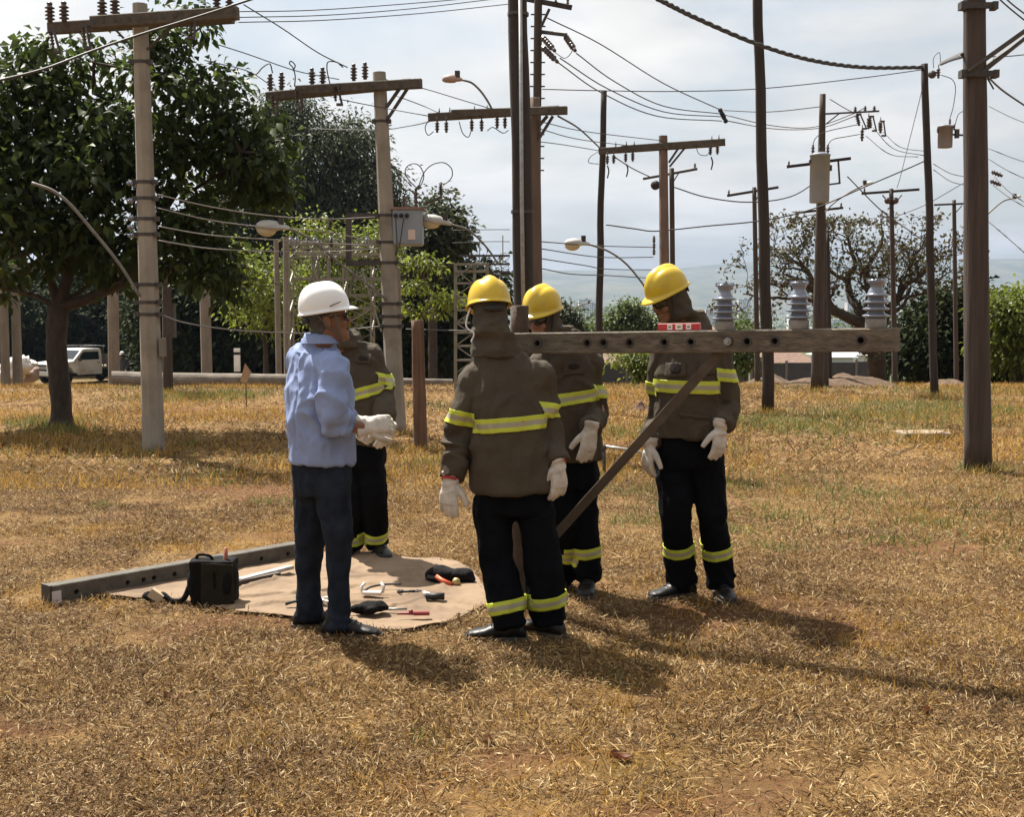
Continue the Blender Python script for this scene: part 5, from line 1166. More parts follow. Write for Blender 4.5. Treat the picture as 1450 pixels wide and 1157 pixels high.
# houses down the slope
def house(x0, x1, yeave, yridge, d, wm, rm, label, hipped=True, base_y=545):
    a = P(x0, yeave, d); b = P(x1, yeave, d); zr = P(0, yridge, d).z; ze = a.z; cx_ = (a.x + b.x) / 2; wd = b.x - a.x; zb = H(cx_, d) - .3; dp = 6.0
    o = empty('house', (cx_, d + dp / 2, zb), label, 'house'); m = MB(); m.box((cx_, d + dp / 2, (zb + ze) / 2), (wd, dp, ze - zb)); m.build('wall', wm, o)
    m = MB(); e = .35; i_ = wd * .22 if hipped else 0
    m.add([(a.x - e, d - e, ze + .01), (b.x + e, d - e, ze + .01), (b.x + e, d + dp + e, ze + .01), (a.x - e, d + dp + e, ze + .01), (a.x + i_, d + dp / 2, zr), (b.x - i_, d + dp / 2, zr)], [(0, 1, 5, 4), (2, 3, 4, 5), (1, 2, 5), (3, 0, 4), (3, 2, 1, 0)]); m.build('roof', rm, o)
    n = max(1, int(wd / 2.2))
    for k in range(n):
        m = MB(); m.box((a.x + wd * (k + .5) / n, d - .01, ze - 1.0), (1.0, .08, .9)); wq = m.build('window', mat('house_window', (.05, .06, .07), .2), o)
        m = MB(); m.box((a.x + wd * (k + .5) / n, d - .03, ze - 1.5), (1.15, .12, .07)); m.build('sill', wm, wq)
clay = mat('roof_clay', (.15, .09, .065), .9, var=.3, scale=3)
house(848, 912, 514, 497, 92, mat('house_wall_dark', (.3, .25, .22), .9), clay, 'house with a faded red roof behind the fence left of the bent worker')
house(1088, 1152, 515, 496, 92, mat('house_wall_cream', (.55, .42, .32), .9), clay, 'house with a pinkish tiled roof seen under the crossarm')
house(1174, 1208, 506, 499, 96, mat('house_wall_bluewhite', (.5, .56, .62), .8), mat('roof_pale', (.4, .42, .44), .8), 'pale bluish house under the crossarm by the twisted tree', False)
house(1213, 1234, 503, 497, 100, mat('house_wall_white', (.72, .71, .68), .8), mat('roof_pale', (.4, .42, .44), .8), 'small white house just left of the twisted trunk', False)
# bent rod in the grass
b_ = Gh(856, 672); d = b_.y; o = empty('anchor_rod', b_, 'short iron rod with a pale crossbar standing in the grass behind the brace', 'rod')
m = MB(); m.tube([b_, P(855, 634, d)], .018, 8); m.ball(P(854, 634, d), .035); m.build('rod', steel_d, o, smooth=True)
m = MB(); m.tube([P(856, 632, d), P(893, 637, d + .02), P(912, 642, d + .1)], .012, 8); m.build('crossbar', mat('bar_pale', (.5, .5, .46), .4, .5), o, smooth=True)
# fallen dry leaves
lv = mat('leaf_fallen', (.16, .06, .03), .7, var=.3, trans=.2)
for i, (x, y, s, lb) in enumerate([(880, 1074, .055, 'curled red-brown fallen leaf in the foreground below the workers'), (1312, 1014, .05, 'fallen brown leaf in the right foreground'), (92, 640, .09, 'curled dry leaf in the shade of the big tree'), (245, 992, .05, 'flat reddish fallen leaf in the left foreground'), (690, 1052, .05, 'small reddish fallen leaf below the worker seen from the back'), (1065, 690, .06, 'pale dry leaf right of the bent worker')]):
    p = Gh(x, y) + Vector((0, 0, .010)); m = MB(); k = 7; vs = []
    for a_ in range(k + 1):
        t = a_ / k; w_ = math.sin(math.pi * min(.98, max(.03, t))) ** .8 * .42 * s
        for q in (-1, 0, 1): vs.append(p + Vector(((t - .5) * s * 1.5, q * w_, .35 * s * abs(q) * (1 + .5 * math.sin(t * 5 + i)) + .12 * s * math.cos(t * 6))))
    m.add(vs, [(a_ * 3 + q, a_ * 3 + q + 1, a_ * 3 + q + 4, a_ * 3 + q + 3) for a_ in range(k) for q in (0, 1)]); o = m.build('fallen_leaf', lv, None, smooth=True, loc=p); o.rotation_euler.z = i * 1.1; tag(o, lb, 'leaf')
# ================================================================ THE TRAINING POST AND WHAT LIES ON THE GROUND
def holed_beam(m, A, B, wd, ht, holes, r, up=Vector((0, 0, 1))):
    """beam from A to B with round holes drilled through sideways; holes: distances along the beam in metres"""
    A, B = Vector(A), Vector(B); ax = (B - A).normalized(); L_ = (B - A).length; sd = ax.cross(up).normalized(); u = sd.cross(ax); K = 16
    pt = lambda x, y, z: A + ax * x + sd * y + u * z
    cell = r * 1.5; xs_ = [0]
    for h in holes: xs_ += [h - cell, h + cell]
    xs_.append(L_); h2 = ht / 2; e = min(wd, ht) * .05
    for sgn in (1, -1):
        y = sgn * wd / 2; zz = h2 - e
        for i in range(0, len(xs_) - 1):
            x0, x1 = xs_[i], xs_[i + 1]
            if x1 - x0 < 1e-5: continue
            if i % 2 == 0: m.add([pt(x0, y, -zz), pt(x1, y, -zz), pt(x1, y, zz), pt(x0, y, zz)], [(0, 1, 2, 3) if sgn > 0 else (3, 2, 1, 0)])
            else:
                c = (x0 + x1) / 2; inn = [pt(c + r * math.cos(2 * math.pi * k / K), y, r * math.sin(2 * math.pi * k / K)) for k in range(K)]; out = []
                for k in range(K):
                    a = 2 * math.pi * k / K; ca, sa = math.cos(a), math.sin(a); q = min(cell / max(1e-6, abs(ca)), zz / max(1e-6, abs(sa)))
                    out.append(pt(c + ca * q, y, sa * q))
                # exact corners keep the outline rectangular
                m.add(inn + out, [(k, (k + 1) % K, K + (k + 1) % K, K + k) if sgn < 0 else (k, K + k, K + (k + 1) % K, (k + 1) % K) for k in range(K)])
                for cx_ in (-1, 1):
                    for cz in (-1, 1):
                        ang = math.atan2(cz * zz, cx_ * cell) % (2 * math.pi); k0 = int(ang / (2 * math.pi) * K); k1 = (k0 + 1) % K
                        m.add([out[k0], out[k1], pt(c + cx_ * cell, y, cz * zz)], [(0, 1, 2)])
    for z in (h2, -h2): m.add([pt(0, -wd / 2 + e, z), pt(L_, -wd / 2 + e, z), pt(L_, wd / 2 - e, z), pt(0, wd / 2 - e, z)], [(0, 1, 2, 3)])
    for sy in (1, -1):
        for sz in (1, -1): m.add([pt(0, sy * (wd / 2 - e), sz * h2), pt(L_, sy * (wd / 2 - e), sz * h2), pt(L_, sy * wd / 2, sz * (h2 - e)), pt(0, sy * wd / 2, sz * (h2 - e))], [(0, 1, 2, 3)])
    for x in (0, L_): m.add([pt(x, -wd / 2, -h2 + e), pt(x, -wd / 2 + e, -h2), pt(x, wd / 2 - e, -h2), pt(x, wd / 2, -h2 + e), pt(x, wd / 2, h2 - e), pt(x, wd / 2 - e, h2), pt(x, -wd / 2 + e, h2), pt(x, -wd / 2, h2 - e)], [tuple(range(8))])
    for h in holes:
        ra = [pt(h + r * math.cos(2 * math.pi * k / K), wd / 2, r * math.sin(2 * math.pi * k / K)) for k in range(K)]; rb = [p - sd * wd for p in ra]
        m.rings([ra, rb], cap=False)
    return pt
AL = P(696, 486.5, 6.68); AR = P(1271, 481, 5.72)
AH = .107; AW = .10
ax_ = (AR - AL); LA = ax_.length
def t_at(px, py=483):
    """distance along the arm whose picture x is px"""
    lo, hi = 0.0, 1.0
    for _ in range(40):
        mid_ = (lo + hi) / 2; p = AL + ax_ * mid_; d = p - Vector((0, 0, CAM_Z)); x = 725 + FPX * d.x / (d.y * CT - d.z * ST)
        if x < px: lo = mid_
        else: hi = mid_
    return lo * LA
pb_ = AL + ax_ * (t_at(732) / LA) + Vector((.02, .12, 0)); pb_.z = H(pb_.x, pb_.y)
tr = empty('training_post', pb_, 'short training pole carrying the grey-brown drilled crossarm with three insulators', 'training pole')
m = MB(); shaft(m, pb_ - Vector((0, 0, .05)), pb_ + Vector((-.005, 0, 1.62)), .060, .048, 16, .006, 4); m.build('post', mat('post_brown', (.065, .042, .028), .9, var=.4, scale=7, bump=.6, bscale=50), tr, smooth=True)
holes = [t_at(x) for x in (722, 767, 837, 860, 896.5, 945.5, 983, 1036, 1062, 1101, 1222)]
m = MB(); pt = holed_beam(m, AL, AR, AW, AH, holes, .0155); arm_o = m.build('crossarm', mat('crossarm_main', (.115, .093, .068), .85, var=.5, scale=9, stretch=(.25, 3, 5), bump=.8, bscale=26, col2=(.185, .15, .11), dirt=((.07, .055, .042), 3.5)), tr)
sdv = ax_.normalized().cross(Vector((0, 0, 1))).normalized(); FR = 1 if sdv.y < 0 else -1
for h in holes:
    K = 20; m = MB(); y0 = FR * AW / 2
    r0 = [pt(h + .0155 * math.cos(2 * math.pi * k / K), y0 + FR * .001, .0155 * math.sin(2 * math.pi * k / K)) for k in range(K)]
    r1 = [pt(h + .0155 * math.cos(2 * math.pi * k / K), y0 + FR * .004, .0155 * math.sin(2 * math.pi * k / K)) for k in range(K)]
    r2 = [pt(h + .0235 * math.cos(2 * math.pi * k / K), y0 + FR * .004, .0235 * math.sin(2 * math.pi * k / K)) for k in range(K)]
    r3 = [pt(h + .0245 * math.cos(2 * math.pi * k / K), y0 - FR * .001, .0245 * math.sin(2 * math.pi * k / K)) for k in range(K)]
    m.rings([r0, r1, r2, r3], cap=False); m.build('hole_washer', steel_d, arm_o)
    m = MB(); m.tube([pt(h, -FR * AW * .2, 0), pt(h, -FR * AW * .45, 0)], .0152, 12); m.build('hole_shade_core', blackm, arm_o)  # black core set in the bore, its colour standing in for inner shade
m = MB(); h = holes[7]; m.tube([pt(h, FR * (AW / 2 + .002), 0), pt(h, FR * (AW / 2 + .018), 0)], .020, 6); m.tube([pt(h, FR * (AW / 2), 0), pt(h, FR * (AW / 2 + .034), 0)], .009, 10); m.build('bolt_nut', steel, arm_o)
for px in (1026, 1131, 1240):
    b_ = pt(t_at(px), 0, AH / 2); H_ = .215; m = MB(); r = .062
    prof = [(.045, 0), (.045, .042), (.043, .046)]
    for i in range(4):
        z = .05 + i * .031; rr = r * (1.0 - .035 * i); prof += [(.034, z), (rr * .8, z - .001), (rr, z + .003), (rr * .985, z + .008), (rr * .72, z + .0135), (.038, z + .0185), (.035, z + .028)]
    prof += [(.030, .178), (.027, .186), (.034, .20), (.040, .212), (.038, .219), (.02, .216), (.001, .212)]
    m.lathe(b_, prof, 28); iq = m.build('insulator', porc_g, tr, smooth=True)
    m = MB(); m.lathe(b_, [(.046, .001), (.0468, .003), (.0468, .040), (.046, .043)], 24); m.build('insulator_base', mat('insulator_foot', (.25, .24, .23), .6, .3, var=.25, scale=20), iq, smooth=True)
    for a in range(3):
        m = MB(); an = a * 2.1 + .4; m.box(b_ + Vector((math.cos(an) * .034, math.sin(an) * .034, .216)), (.022, .022, .018), Matrix.Rotation(an, 3, 'Z')); m.build('groove_lug', porc_g, iq)
# diagonal brace
m = MB(); m.bar(P(752, 797, 6.58), P(1026, 492, 6.08), .046, .014, up=(0, -1, .1)); m.build('diagonal_brace', mat('brace_brown', (.075, .057, .042), .75, var=.3, scale=12), tr)
# spirit level
la, lb_ = pt(t_at(933), 0, AH / 2 + .019), pt(t_at(992), 0, AH / 2 + .019)
lv_ = empty('spirit_level', la, 'small red spirit level with white windows resting on the crossarm', 'spirit level'); redm = mat('level_red', (.50, .02, .02), .35, coat=.3); wm_ = mat('level_white', (.78, .78, .76), .4)
dd_ = (lb_ - la); fr = sdv * FR
m = MB(); m.bar(la, lb_, .022, .036, bev=.003); m.build('body', redm, lv_)
for t_, w_ in [(.29, .026), (.51, .036), (.74, .026)]:
    c = la + dd_ * t_ + fr * .0115; m = MB(); m.bar(c - dd_.normalized() * w_ / 2, c + dd_.normalized() * w_ / 2, .003, .026); q = m.build('window', wm_, lv_)
    m = MB(); m.bar(c - dd_.normalized() * w_ * .25 + fr * .002, c + dd_.normalized() * w_ * .25 + fr * .002, .002, .009); m.build('vial', mat('vial', (.25, .22, .1), .2), q)
m = MB(); m.bar(la + Vector((0, 0, .0185)), lb_ + Vector((0, 0, .0185)), .018, .0015); m.build('edge', mat('level_edge', (.6, .58, .56), .4, .5), lv_)

# crossarm lying on the ground
ga, gb = Gh(66, 857), Gh(420, 792); ga.z += .055; gb.z += .055
gx = gb - ga; gl_ = gx.length
gm = empty('spare_crossarm', Gh(240, 828), 'grey drilled wooden crossarm lying on the dry grass behind the tool bag', 'crossarm')
m = MB(); gpt = holed_beam(m, ga, gb, .09, .112, [gl_ * t_ for t_ in (.09, .275, .335, .375, .455, .515, .6, .7, .82, .94)], .015); m.build('beam', mat('crossarm_spare', (.085, .075, .06), .85, var=.4, scale=9, bump=.6, bscale=28), gm)
for t_ in (.09, .275, .335, .375, .455, .515, .6, .7, .82, .94):
    m = MB(); m.tube([gpt(gl_ * t_, -.01, 0), gpt(gl_ * t_, .01, 0)], .0148, 10); m.build('hole_shade_core', blackm, gm)  # black core in each hole in place of the shade inside
m = MB(); f_ = 1 if gx.normalized().cross(Vector((0, 0, 1))).y < 0 else -1
c = gpt(.035, f_ * .047, 0); m.bar(gpt(.008, f_ * .0465, -.01), gpt(.062, f_ * .0465, -.01), .003, .07); m.build('paper_tag', mat('tag_paper', (.55, .5, .48), .7), gm)
m = MB(); m.bar(gpt(-.004, 0, 0), gpt(.012, 0, 0), .095, .117); m.build('end_cap', steel_d, gm)
# drop cloth
def cloth():
    # pixel outline
    pts = [G(*p) for p in CLOTH]; poly = spline(pts + [pts[0]], 8)[:-1]; c = sum(poly, Vector()) / len(poly); n = len(poly); k = 90; vs = []; m = MB()
    def z(p, t):
        q = Vector((p.x * 2.2, p.y * 2.2, 0)); w_ = abs(noise.noise(q * 1.1)) * .022 + .008 * abs(noise.noise(Vector((p.x * 9, p.y * 3, 4)))) + .008 * abs(noise.noise(Vector((p.x * 5 + p.y * 4, p.y * 15, 7))))
        for (fx, fy, fw, ang) in folds:
            u = (p.x - fx) * math.cos(ang) + (p.y - fy) * math.sin(ang); v = -(p.x - fx) * math.sin(ang) + (p.y - fy) * math.cos(ang); w_ += .020 * math.exp(-(v / .013) ** 2) * math.exp(-(u / fw) ** 2)
        e = max(0, (t - .93) / .07); return H(p.x, p.y) + .012 + w_ * (1 - .4 * e) + .018 * e * max(0, noise.noise(q * 3))
    folds = [(G(600, 875).x, G(600, 875).y, .3, -.35), (G(620, 868).x, G(620, 868).y, .25, -.15), (G(480, 840).x, G(480, 840).y, .4, .6), (G(560, 820).x, G(560, 820).y, .5, .2), (G(360, 850).x, G(360, 850).y, .4, .1), (G(640, 830).x, G(640, 830).y, .3, 1.2), (G(400, 830).x, G(400, 830).y, .3, -.5), (G(540, 870).x, G(540, 870).y, .25, .9), (G(350, 838).x, G(350, 838).y, .3, .9), (G(440, 815).x, G(440, 815).y, .35, -.2), (G(520, 800).x, G(520, 800).y, .3, 1.4), (G(590, 812).x, G(590, 812).y, .3, .5), (G(660, 860).x, G(660, 860).y, .25, -.7), (G(380, 862).x, G(380, 862).y, .25, .35), (G(570, 850).x, G(570, 850).y, .4, -.1), (G(500, 860).x, G(500, 860).y, .3, .3)]
    for j in range(k + 1):
        t = (j / k) ** .8
        for p in poly:
            q = c.lerp(p, t * (1 + .0 * j)); vs.append(Vector((q.x, q.y, z(q, t))))
    fs = [(j * n + i, j * n + (i + 1) % n, (j + 1) * n + (i + 1) % n, (j + 1) * n + i) for j in range(k) for i in range(n)]
    m.add(vs, fs); o = m.build('drop_cloth', mat('canvas', (.215, .145, .088), .9, var=.16, scale=5, bump=.8, bscale=14, dirt=((.105, .067, .04), 2.4)), None, smooth=True, loc=c); s_ = o.modifiers.new('s', 'SOLIDIFY'); s_.thickness = .004; s_.offset = 1
    tag(o, 'wrinkled tan canvas drop cloth spread on the grass under the tools', 'cloth')
cloth()
def at(px, py, z=.05): return G(px, py, z)
# tool bag
o = empty('tool_bag', at(300, 852, 0.02), 'upright black tool bag with an olive front standing on the drop cloth', 'bag')
bagm = mat('bag_black', (.006, .0055, .0055), .85, spec=.15, var=.3, bump=.5, bscale=60); bagf = mat('bag_olive', (.022, .019, .013), .9, spec=.1, var=.25, scale=9, bump=.6, bscale=90)
bb = at(300, 858, .01); dB = bb.y; sB = dB / FPX
rb_ = remesh(MB().box(bb + Vector((0, .07, .125)), (.235, .15, .235)).ball(bb + Vector((-.105, .07, .11)), (.04, .08, .11)).ball(bb + Vector((.09, .05, .12)), (.05, .08, .115)), 'bag_body', bagm, .008, 4, bb, lambda p: .010 * noise.noise(p * 14)); o.location = bb
put('bag_body', rb_, o)
m = MB(); m.add([bb + Vector(v) for v in [(-.055, -.022, .0), (.125, -.022, .012), (.118, -.012, .225), (-.052, -.012, .232), (-.055, -.008, .0), (.125, -.008, .012), (.118, .0, .225), (-.052, .0, .232)]], [(0, 1, 2, 3), (7, 6, 5, 4), (0, 4, 5, 1), (1, 5, 6, 2), (2, 6, 7, 3), (3, 7, 4, 0)]); fo = m.build('front_panel', bagf, o)
m = MB(); m.bar(bb + Vector((.022, -.024, .10)), bb + Vector((.020, -.020, .19)), .012, .004); m.build('pen_slot', bagm, fo)
m = MB(); q = spline([bb + Vector(v) for v in [(-.10, .06, .23), (-.08, .055, .265), (-.02, .05, .262), (0, .05, .235)]], 6); m.tube(q, .009, 6); m.build('handle', bagm, o, smooth=True)
m = MB(); q = spline([bb + Vector(v) for v in [(-.12, .05, .12), (-.16, .03, .03), (-.22, .02, .02), (-.28, .05, .05), (-.33, .06, .02), (-.38, .07, .04), (-.36, .10, .05), (-.29, .10, .03)]], 8); m.tube(q, .016, 6, flat=.4); m.build('strap', bagm, o, smooth=True)
m = MB(); m.box(bb + Vector((-.31, .045, .045)), (.075, .04, .05), Matrix.Rotation(.6, 3, 'Y')); m.build('buckle', mat('buckle_tan', (.4, .31, .2), .8), o)
o = empty('hammer', bb + Vector((.065, .06, .24)), 'wooden hammer handle sticking up out of the tool bag', 'tool'); m = MB(); m.tube([bb + Vector((.064, .06, .14)), bb + Vector((.066, .06, .30))], [.013, .012], 8); m.ball(bb + Vector((.066, .06, .30)), (.0115, .0115, .006)); m.build('handle', mat('handle_red', (.28, .085, .045), .5), o, smooth=True)
m = MB(); m.bar(bb + Vector((.03, .06, .15)), bb + Vector((.11, .06, .15)), .025, .025); m.build('head', steel_d, o)
# plank and metal strip behind bag
m = MB(); m.bar(at(338, 822, .06), at(412, 803, .06), .05, .02); q = m.build('metal_strip', steel, None, loc=at(338, 822, .06)); tag(q, 'flat metal strip lying on the cloth beside the spare crossarm', 'metal strip')
m = MB(); m.bar(at(336, 826, .05), at(395, 814, .05), .035, .03); q = m.build('brown_batten', mat('brace_brown', (.085, .06, .045)), None, loc=at(336, 826, .05)); tag(q, 'dark brown batten lying right of the tool bag', 'batten')
# pouch
c = at(636, 815, .06); o = empty('tool_pouch', c, 'slumped black tool pouch lying open on the drop cloth', 'bag')
mb = MB(); mb.ball(c + Vector((-.04, .02, 0)), (.10, .09, .055)).ball(c + Vector((.06, 0, -.01)), (.09, .07, .05)).ball(c + Vector((-.10, .03, -.01)), (.05, .07, .045)).ball(c + Vector((.115, -.01, -.02)), (.05, .05, .03))
put('pouch_body', remesh(mb, 'pouch_body', bagm, .008, 3, c, lambda p: .022 * noise.noise(p * 13)), o)
o = empty('insulated_pliers', c + Vector((-.02, -.09, -.02)), 'orange-handled pliers at the mouth of the black pouch', 'tool'); orange = mat('grip_orange', (.55, .09, .03), .5)
for k_ in (0, 1):
    m = MB(); m.tube([c + Vector((-.07, -.055 - .012 * k_, .0 + .01 * k_)), c + Vector((-.03, -.085 - .01 * k_, -.015)), c + Vector((.02, -.11 - .008 * k_, -.03))], [.012, .015, .012], 8); m.build('grip', orange, o, smooth=True)
m = MB(); m.bar(c + Vector((-.12, -.03, 0)), c + Vector((-.07, -.058, 0)), .03, .014); m.build('jaw', steel_d, o)
m = MB(); m.lathe(c + Vector((.045, -.085, -.02)), [(.001, 0), (.02, .0), (.024, .01), (.02, .03), (.001, .032)], 12, (0, -1, .3)); q = m.build('brass_knob', mat('brass', (.5, .38, .16), .4, .6), None, smooth=True, loc=c + Vector((.045, -.085, -.02))); tag(q, 'small brass knob beside the orange pliers', 'knob')
# other tools
toolw = mat('tool_pale', (.62, .6, .56), .35, .3); redp = mat('tool_maroon', (.25, .025, .035), .45)
p = at(528, 838, .05); o = empty('clamp_tool', p, 'pale metal clamp with two upturned jaws in the middle of the cloth', 'tool')
m = MB(); m.bar(p + Vector((-.05, -.02, .0)), p + Vector((.05, -.03, .0)), .05, .018, bev=.004); m.build('plate', toolw, o)
for x_ in (-.055, .055):
    m = MB(); m.tube([p + Vector((x_, -.02, 0)), p + Vector((x_ * 1.1, .0, .03)), p + Vector((x_ * .8, .01, .045))], .009, 8); m.build('jaw', toolw, o, smooth=True)
m = MB(); m.tube(spline([p + Vector((-.05, .03, .0)), p + Vector((-.02, .12, .0)), p + Vector((.05, .18, .0)), p + Vector((.14, .19, .0))], 5), .006, 6); m.build('cord', blackm, o, smooth=True)
p = at(615, 844, .05); o = empty('hammer', p, 'small black-headed hammer lying on the cloth', 'tool'); m = MB(); m.tube([p + Vector((-.06, .07, 0)), p + Vector((.0, .0, .0))], [.012, .01], 8); m.build('handle', toolw, o, smooth=True); m = MB(); m.tube([p + Vector((-.045, -.01, 0)), p + Vector((.055, -.015, 0))], [.018, .020], 10); m.build('head', blackm, o, smooth=True)
p = at(578, 838, .045); o = empty('wrench', p, 'small dark ring wrench lying left of the hammer', 'tool'); m = MB(); m.tube([p + Vector((-.04, 0, 0)), p + Vector((.05, .01, 0))], .008, 8); m.build('shank', steel_d, o, smooth=True)
for x_ in (-.045, .055):
    m = MB(); m.lathe(p + Vector((x_, .005, -.008)), [(.010, 0), (.018, 0), (.018, .016), (.010, .016), (.010, 0)], 12); m.build('ring', steel_d, o, smooth=True)
p = at(586, 869, .05); o = empty('utility_knife', p, 'maroon-handled tool lying near the front edge of the cloth', 'tool'); m = MB(); m.bar(p + Vector((-.0, 0, 0)), p + Vector((.08, .004, 0)), .022, .02, bev=.004); m.build('grip', redp, o); m = MB(); m.tube([p + Vector((-.085, -.004, 0)), p + Vector((-.0, 0, 0))], [.006, .009], 8); m.ball(p + Vector((-.015, 0, .01)), .012); m.build('shank', redp, o)
p = at(525, 861, .06); o = empty('crumpled_glove', p, 'crumpled black cloth by the boot of the man in the white hard hat', 'cloth'); mb = MB(); mb.ball(p, (.06, .05, .03)).ball(p + Vector((.05, .01, 0)), (.04, .04, .03)).ball(p + Vector((-.07, .0, -.01)), (.05, .03, .02)); q = put('cloth_lump', remesh(mb, 'lump', bagm, .006, 2, p, lambda v: .016 * noise.noise(v * 22)), o)
p = at(560, 863, .045); m = MB(); m.tube([p + Vector((-.05, 0, 0)), p + Vector((.06, .01, 0))], .006, 8); q = m.build('screwdriver_shaft', steel, None, smooth=True, loc=p); tag(q, 'slim steel screwdriver shaft poking from the crumpled black cloth', 'tool')
p = at(470, 850, .04); m = MB(); q_ = spline([p + Vector((-.06, .04, 0)), p + Vector((-.02, -.03, .02)), p + Vector((.04, .03, .0)), p + Vector((.07, -.03, .01)), p + Vector((.02, -.06, 0)), p + Vector((-.05, -.04, .01))], 6); m.tube(q_, .007, 6); q = m.build('rope_loop', toolw, None, smooth=True, loc=p); tag(q, 'loop of pale cord between the boots of the man in the white hard hat', 'cord')
p = at(420, 856, .04); m = MB(); m.tube([p + Vector((-.06, 0, .0)), p + Vector((-.01, .01, .015)), p + Vector((.05, -.01, 0))], .009, 6); q = m.build('dark_cord', blackm, None, smooth=True, loc=p); tag(q, 'short black cord left of the man in the white hard hat', 'cord')
# ================================================================ PEOPLE
skin_m = mat('skin_brown', (.20, .095, .055), .5, spec=.4, var=.12, scale=30, bump=.12, bscale=300)
skin_l = mat('skin_tan', (.28, .15, .10), .5, spec=.4, var=.12, scale=30, bump=.12, bscale=300)
jack = mat('jacket_olive', (.068, .055, .039), .85, spec=.2, var=.12, scale=7, bump=.55, bscale=26, dirt=((.055, .041, .031), 4))
hoodm = mat('hood_olive', (.068, .055, .040), .88, spec=.2, var=.12, scale=8, bump=.6, bscale=28)
navy = mat('trousers_navy', (.0042, .0048, .0068), .9, spec=.08, var=.2, scale=6, bump=.5, bscale=24)
denim = mat('denim_dark', (.012, .016, .026), .9, spec=.1, var=.3, scale=9, bump=.5, bscale=30, col2=(.024, .031, .046))
shirt = mat('shirt_blue', (.27, .34, .56), .8, spec=.2, trans=.12, var=.05, scale=6, bump=.5, bscale=24)
yel = mat('band_yellow', (.50, .55, .055), .55, spec=.3); sil = mat('band_silver', (.34, .32, .23), .45, .1, bump=.1, bscale=400)
hat_y = mat('helmet_yellow', (.70, .49, .02), .30, spec=.5, coat=.25, trans=.16, dirt=((.56, .38, .03), 6)); hat_w = mat('helmet_white', (.80, .80, .80), .28, spec=.5, coat=.25)
glovem = mat('glove_leather', (.58, .54, .49), .8, spec=.25, var=.14, scale=25, bump=.35, bscale=120, dirt=((.40, .35, .29), 14))
bootm = mat('boot_black', (.007, .0065, .0065), .42, spec=.3, bump=.15, bscale=90, dirt=((.022, .016, .011), 14)); solem = mat('boot_sole', (.06, .053, .046), .8, dirt=((.12, .08, .05), 12))
lens = mat('lens_dark', (.008, .008, .009), .08, spec=.8); hairm = mat('hair_grey', (.06, .056, .052), .8, var=.4, scale=60, bump=.5, bscale=300)
clear = mat('lens_clear', (.35, .38, .38), .05, spec=.8, trans=.5); liner = mat('helmet_liner', (.02, .02, .02), .7); cuffr = mat('cuff_red', (.35, .03, .03), .7)

def se(c, R_, F_, w_, d_, n=28, e=2.4):
    r = []
    for k in range(n):
        a = 2 * math.pi * k / n; ca, sa = math.cos(a), math.sin(a)
        r.append(c + R_ * (w_ * math.copysign(abs(ca) ** (2 / e), ca)) + F_ * (d_ * math.copysign(abs(sa) ** (2 / e), sa)))
    return r
def drape(amp, seed, centers=(), extra=None, vert=.45):
    """cloth relief: broad hanging folds plus broken creases gathered round the given joints"""
    S = Vector((seed * 3.1, seed * 1.7, seed)); cs = []
    for c, ax, sg, am, wl in centers:
        ax = ax.normalized(); cs.append((c, ax, sg, am, .42 / wl))
    def f(p):
        q = Vector((p.x, p.y, p.z * vert)); w_ = Vector((noise.noise(p * 5 + S), noise.noise(p * 5 - S), noise.noise(p * 4 + S * 2))) * .05; q = q + w_
        v = amp * 1.9 * (1.4 * noise.noise(q * 5.5 + S) + 1.0 * (.35 - abs(noise.noise(q * 11 + S))) + .35 * noise.noise(q * 26 + S))
        for c, ax, sg, am, k in cs:
            d = p - c; g = math.exp(-(d.length / sg) ** 2)
            if g > .03:
                a = d.dot(ax); u = (d - ax * a) * 4.5 + ax * (a * k + 1.4 * noise.noise(p * 6 + S)) * 1.0
                v += am * g * (.30 - abs(noise.noise(u + S)) * 1.15) * 4.2
        if extra: v += extra(p)
        return v
    return f
def sub_faces(o, keep, off, mats, name, parent, thick=.003, mi=None):
    """a thin shell copied from the faces of o that pass keep(face centre in the place, normal)"""
    org = world_org(o); bm = bmesh.new(); bm.from_mesh(o.data)
    dead = [f for f in bm.faces if not keep(f.calc_center_median() + org, f.normal)]
    bmesh.ops.delete(bm, geom=dead, context='FACES')
    if not bm.verts: bm.free(); return None
    for v, q in [(v, v.normal.copy()) for v in bm.verts]: v.co = v.co + q * off
    for f in bm.faces: f.material_index = mi(f.calc_center_median() + org) if mi else 0; f.smooth = True
    me = bpy.data.meshes.new(name); bm.to_mesh(me); bm.free()
    for m_ in (mats if isinstance(mats, list) else [mats]): me.materials.append(m_)
    q = bpy.data.objects.new(name, me); COL.objects.link(q); q.parent = parent
    q.location = org - world_org(parent)
    if thick: s_ = q.modifiers.new('s', 'SOLIDIFY'); s_.thickness = thick; s_.offset = 0
    return q
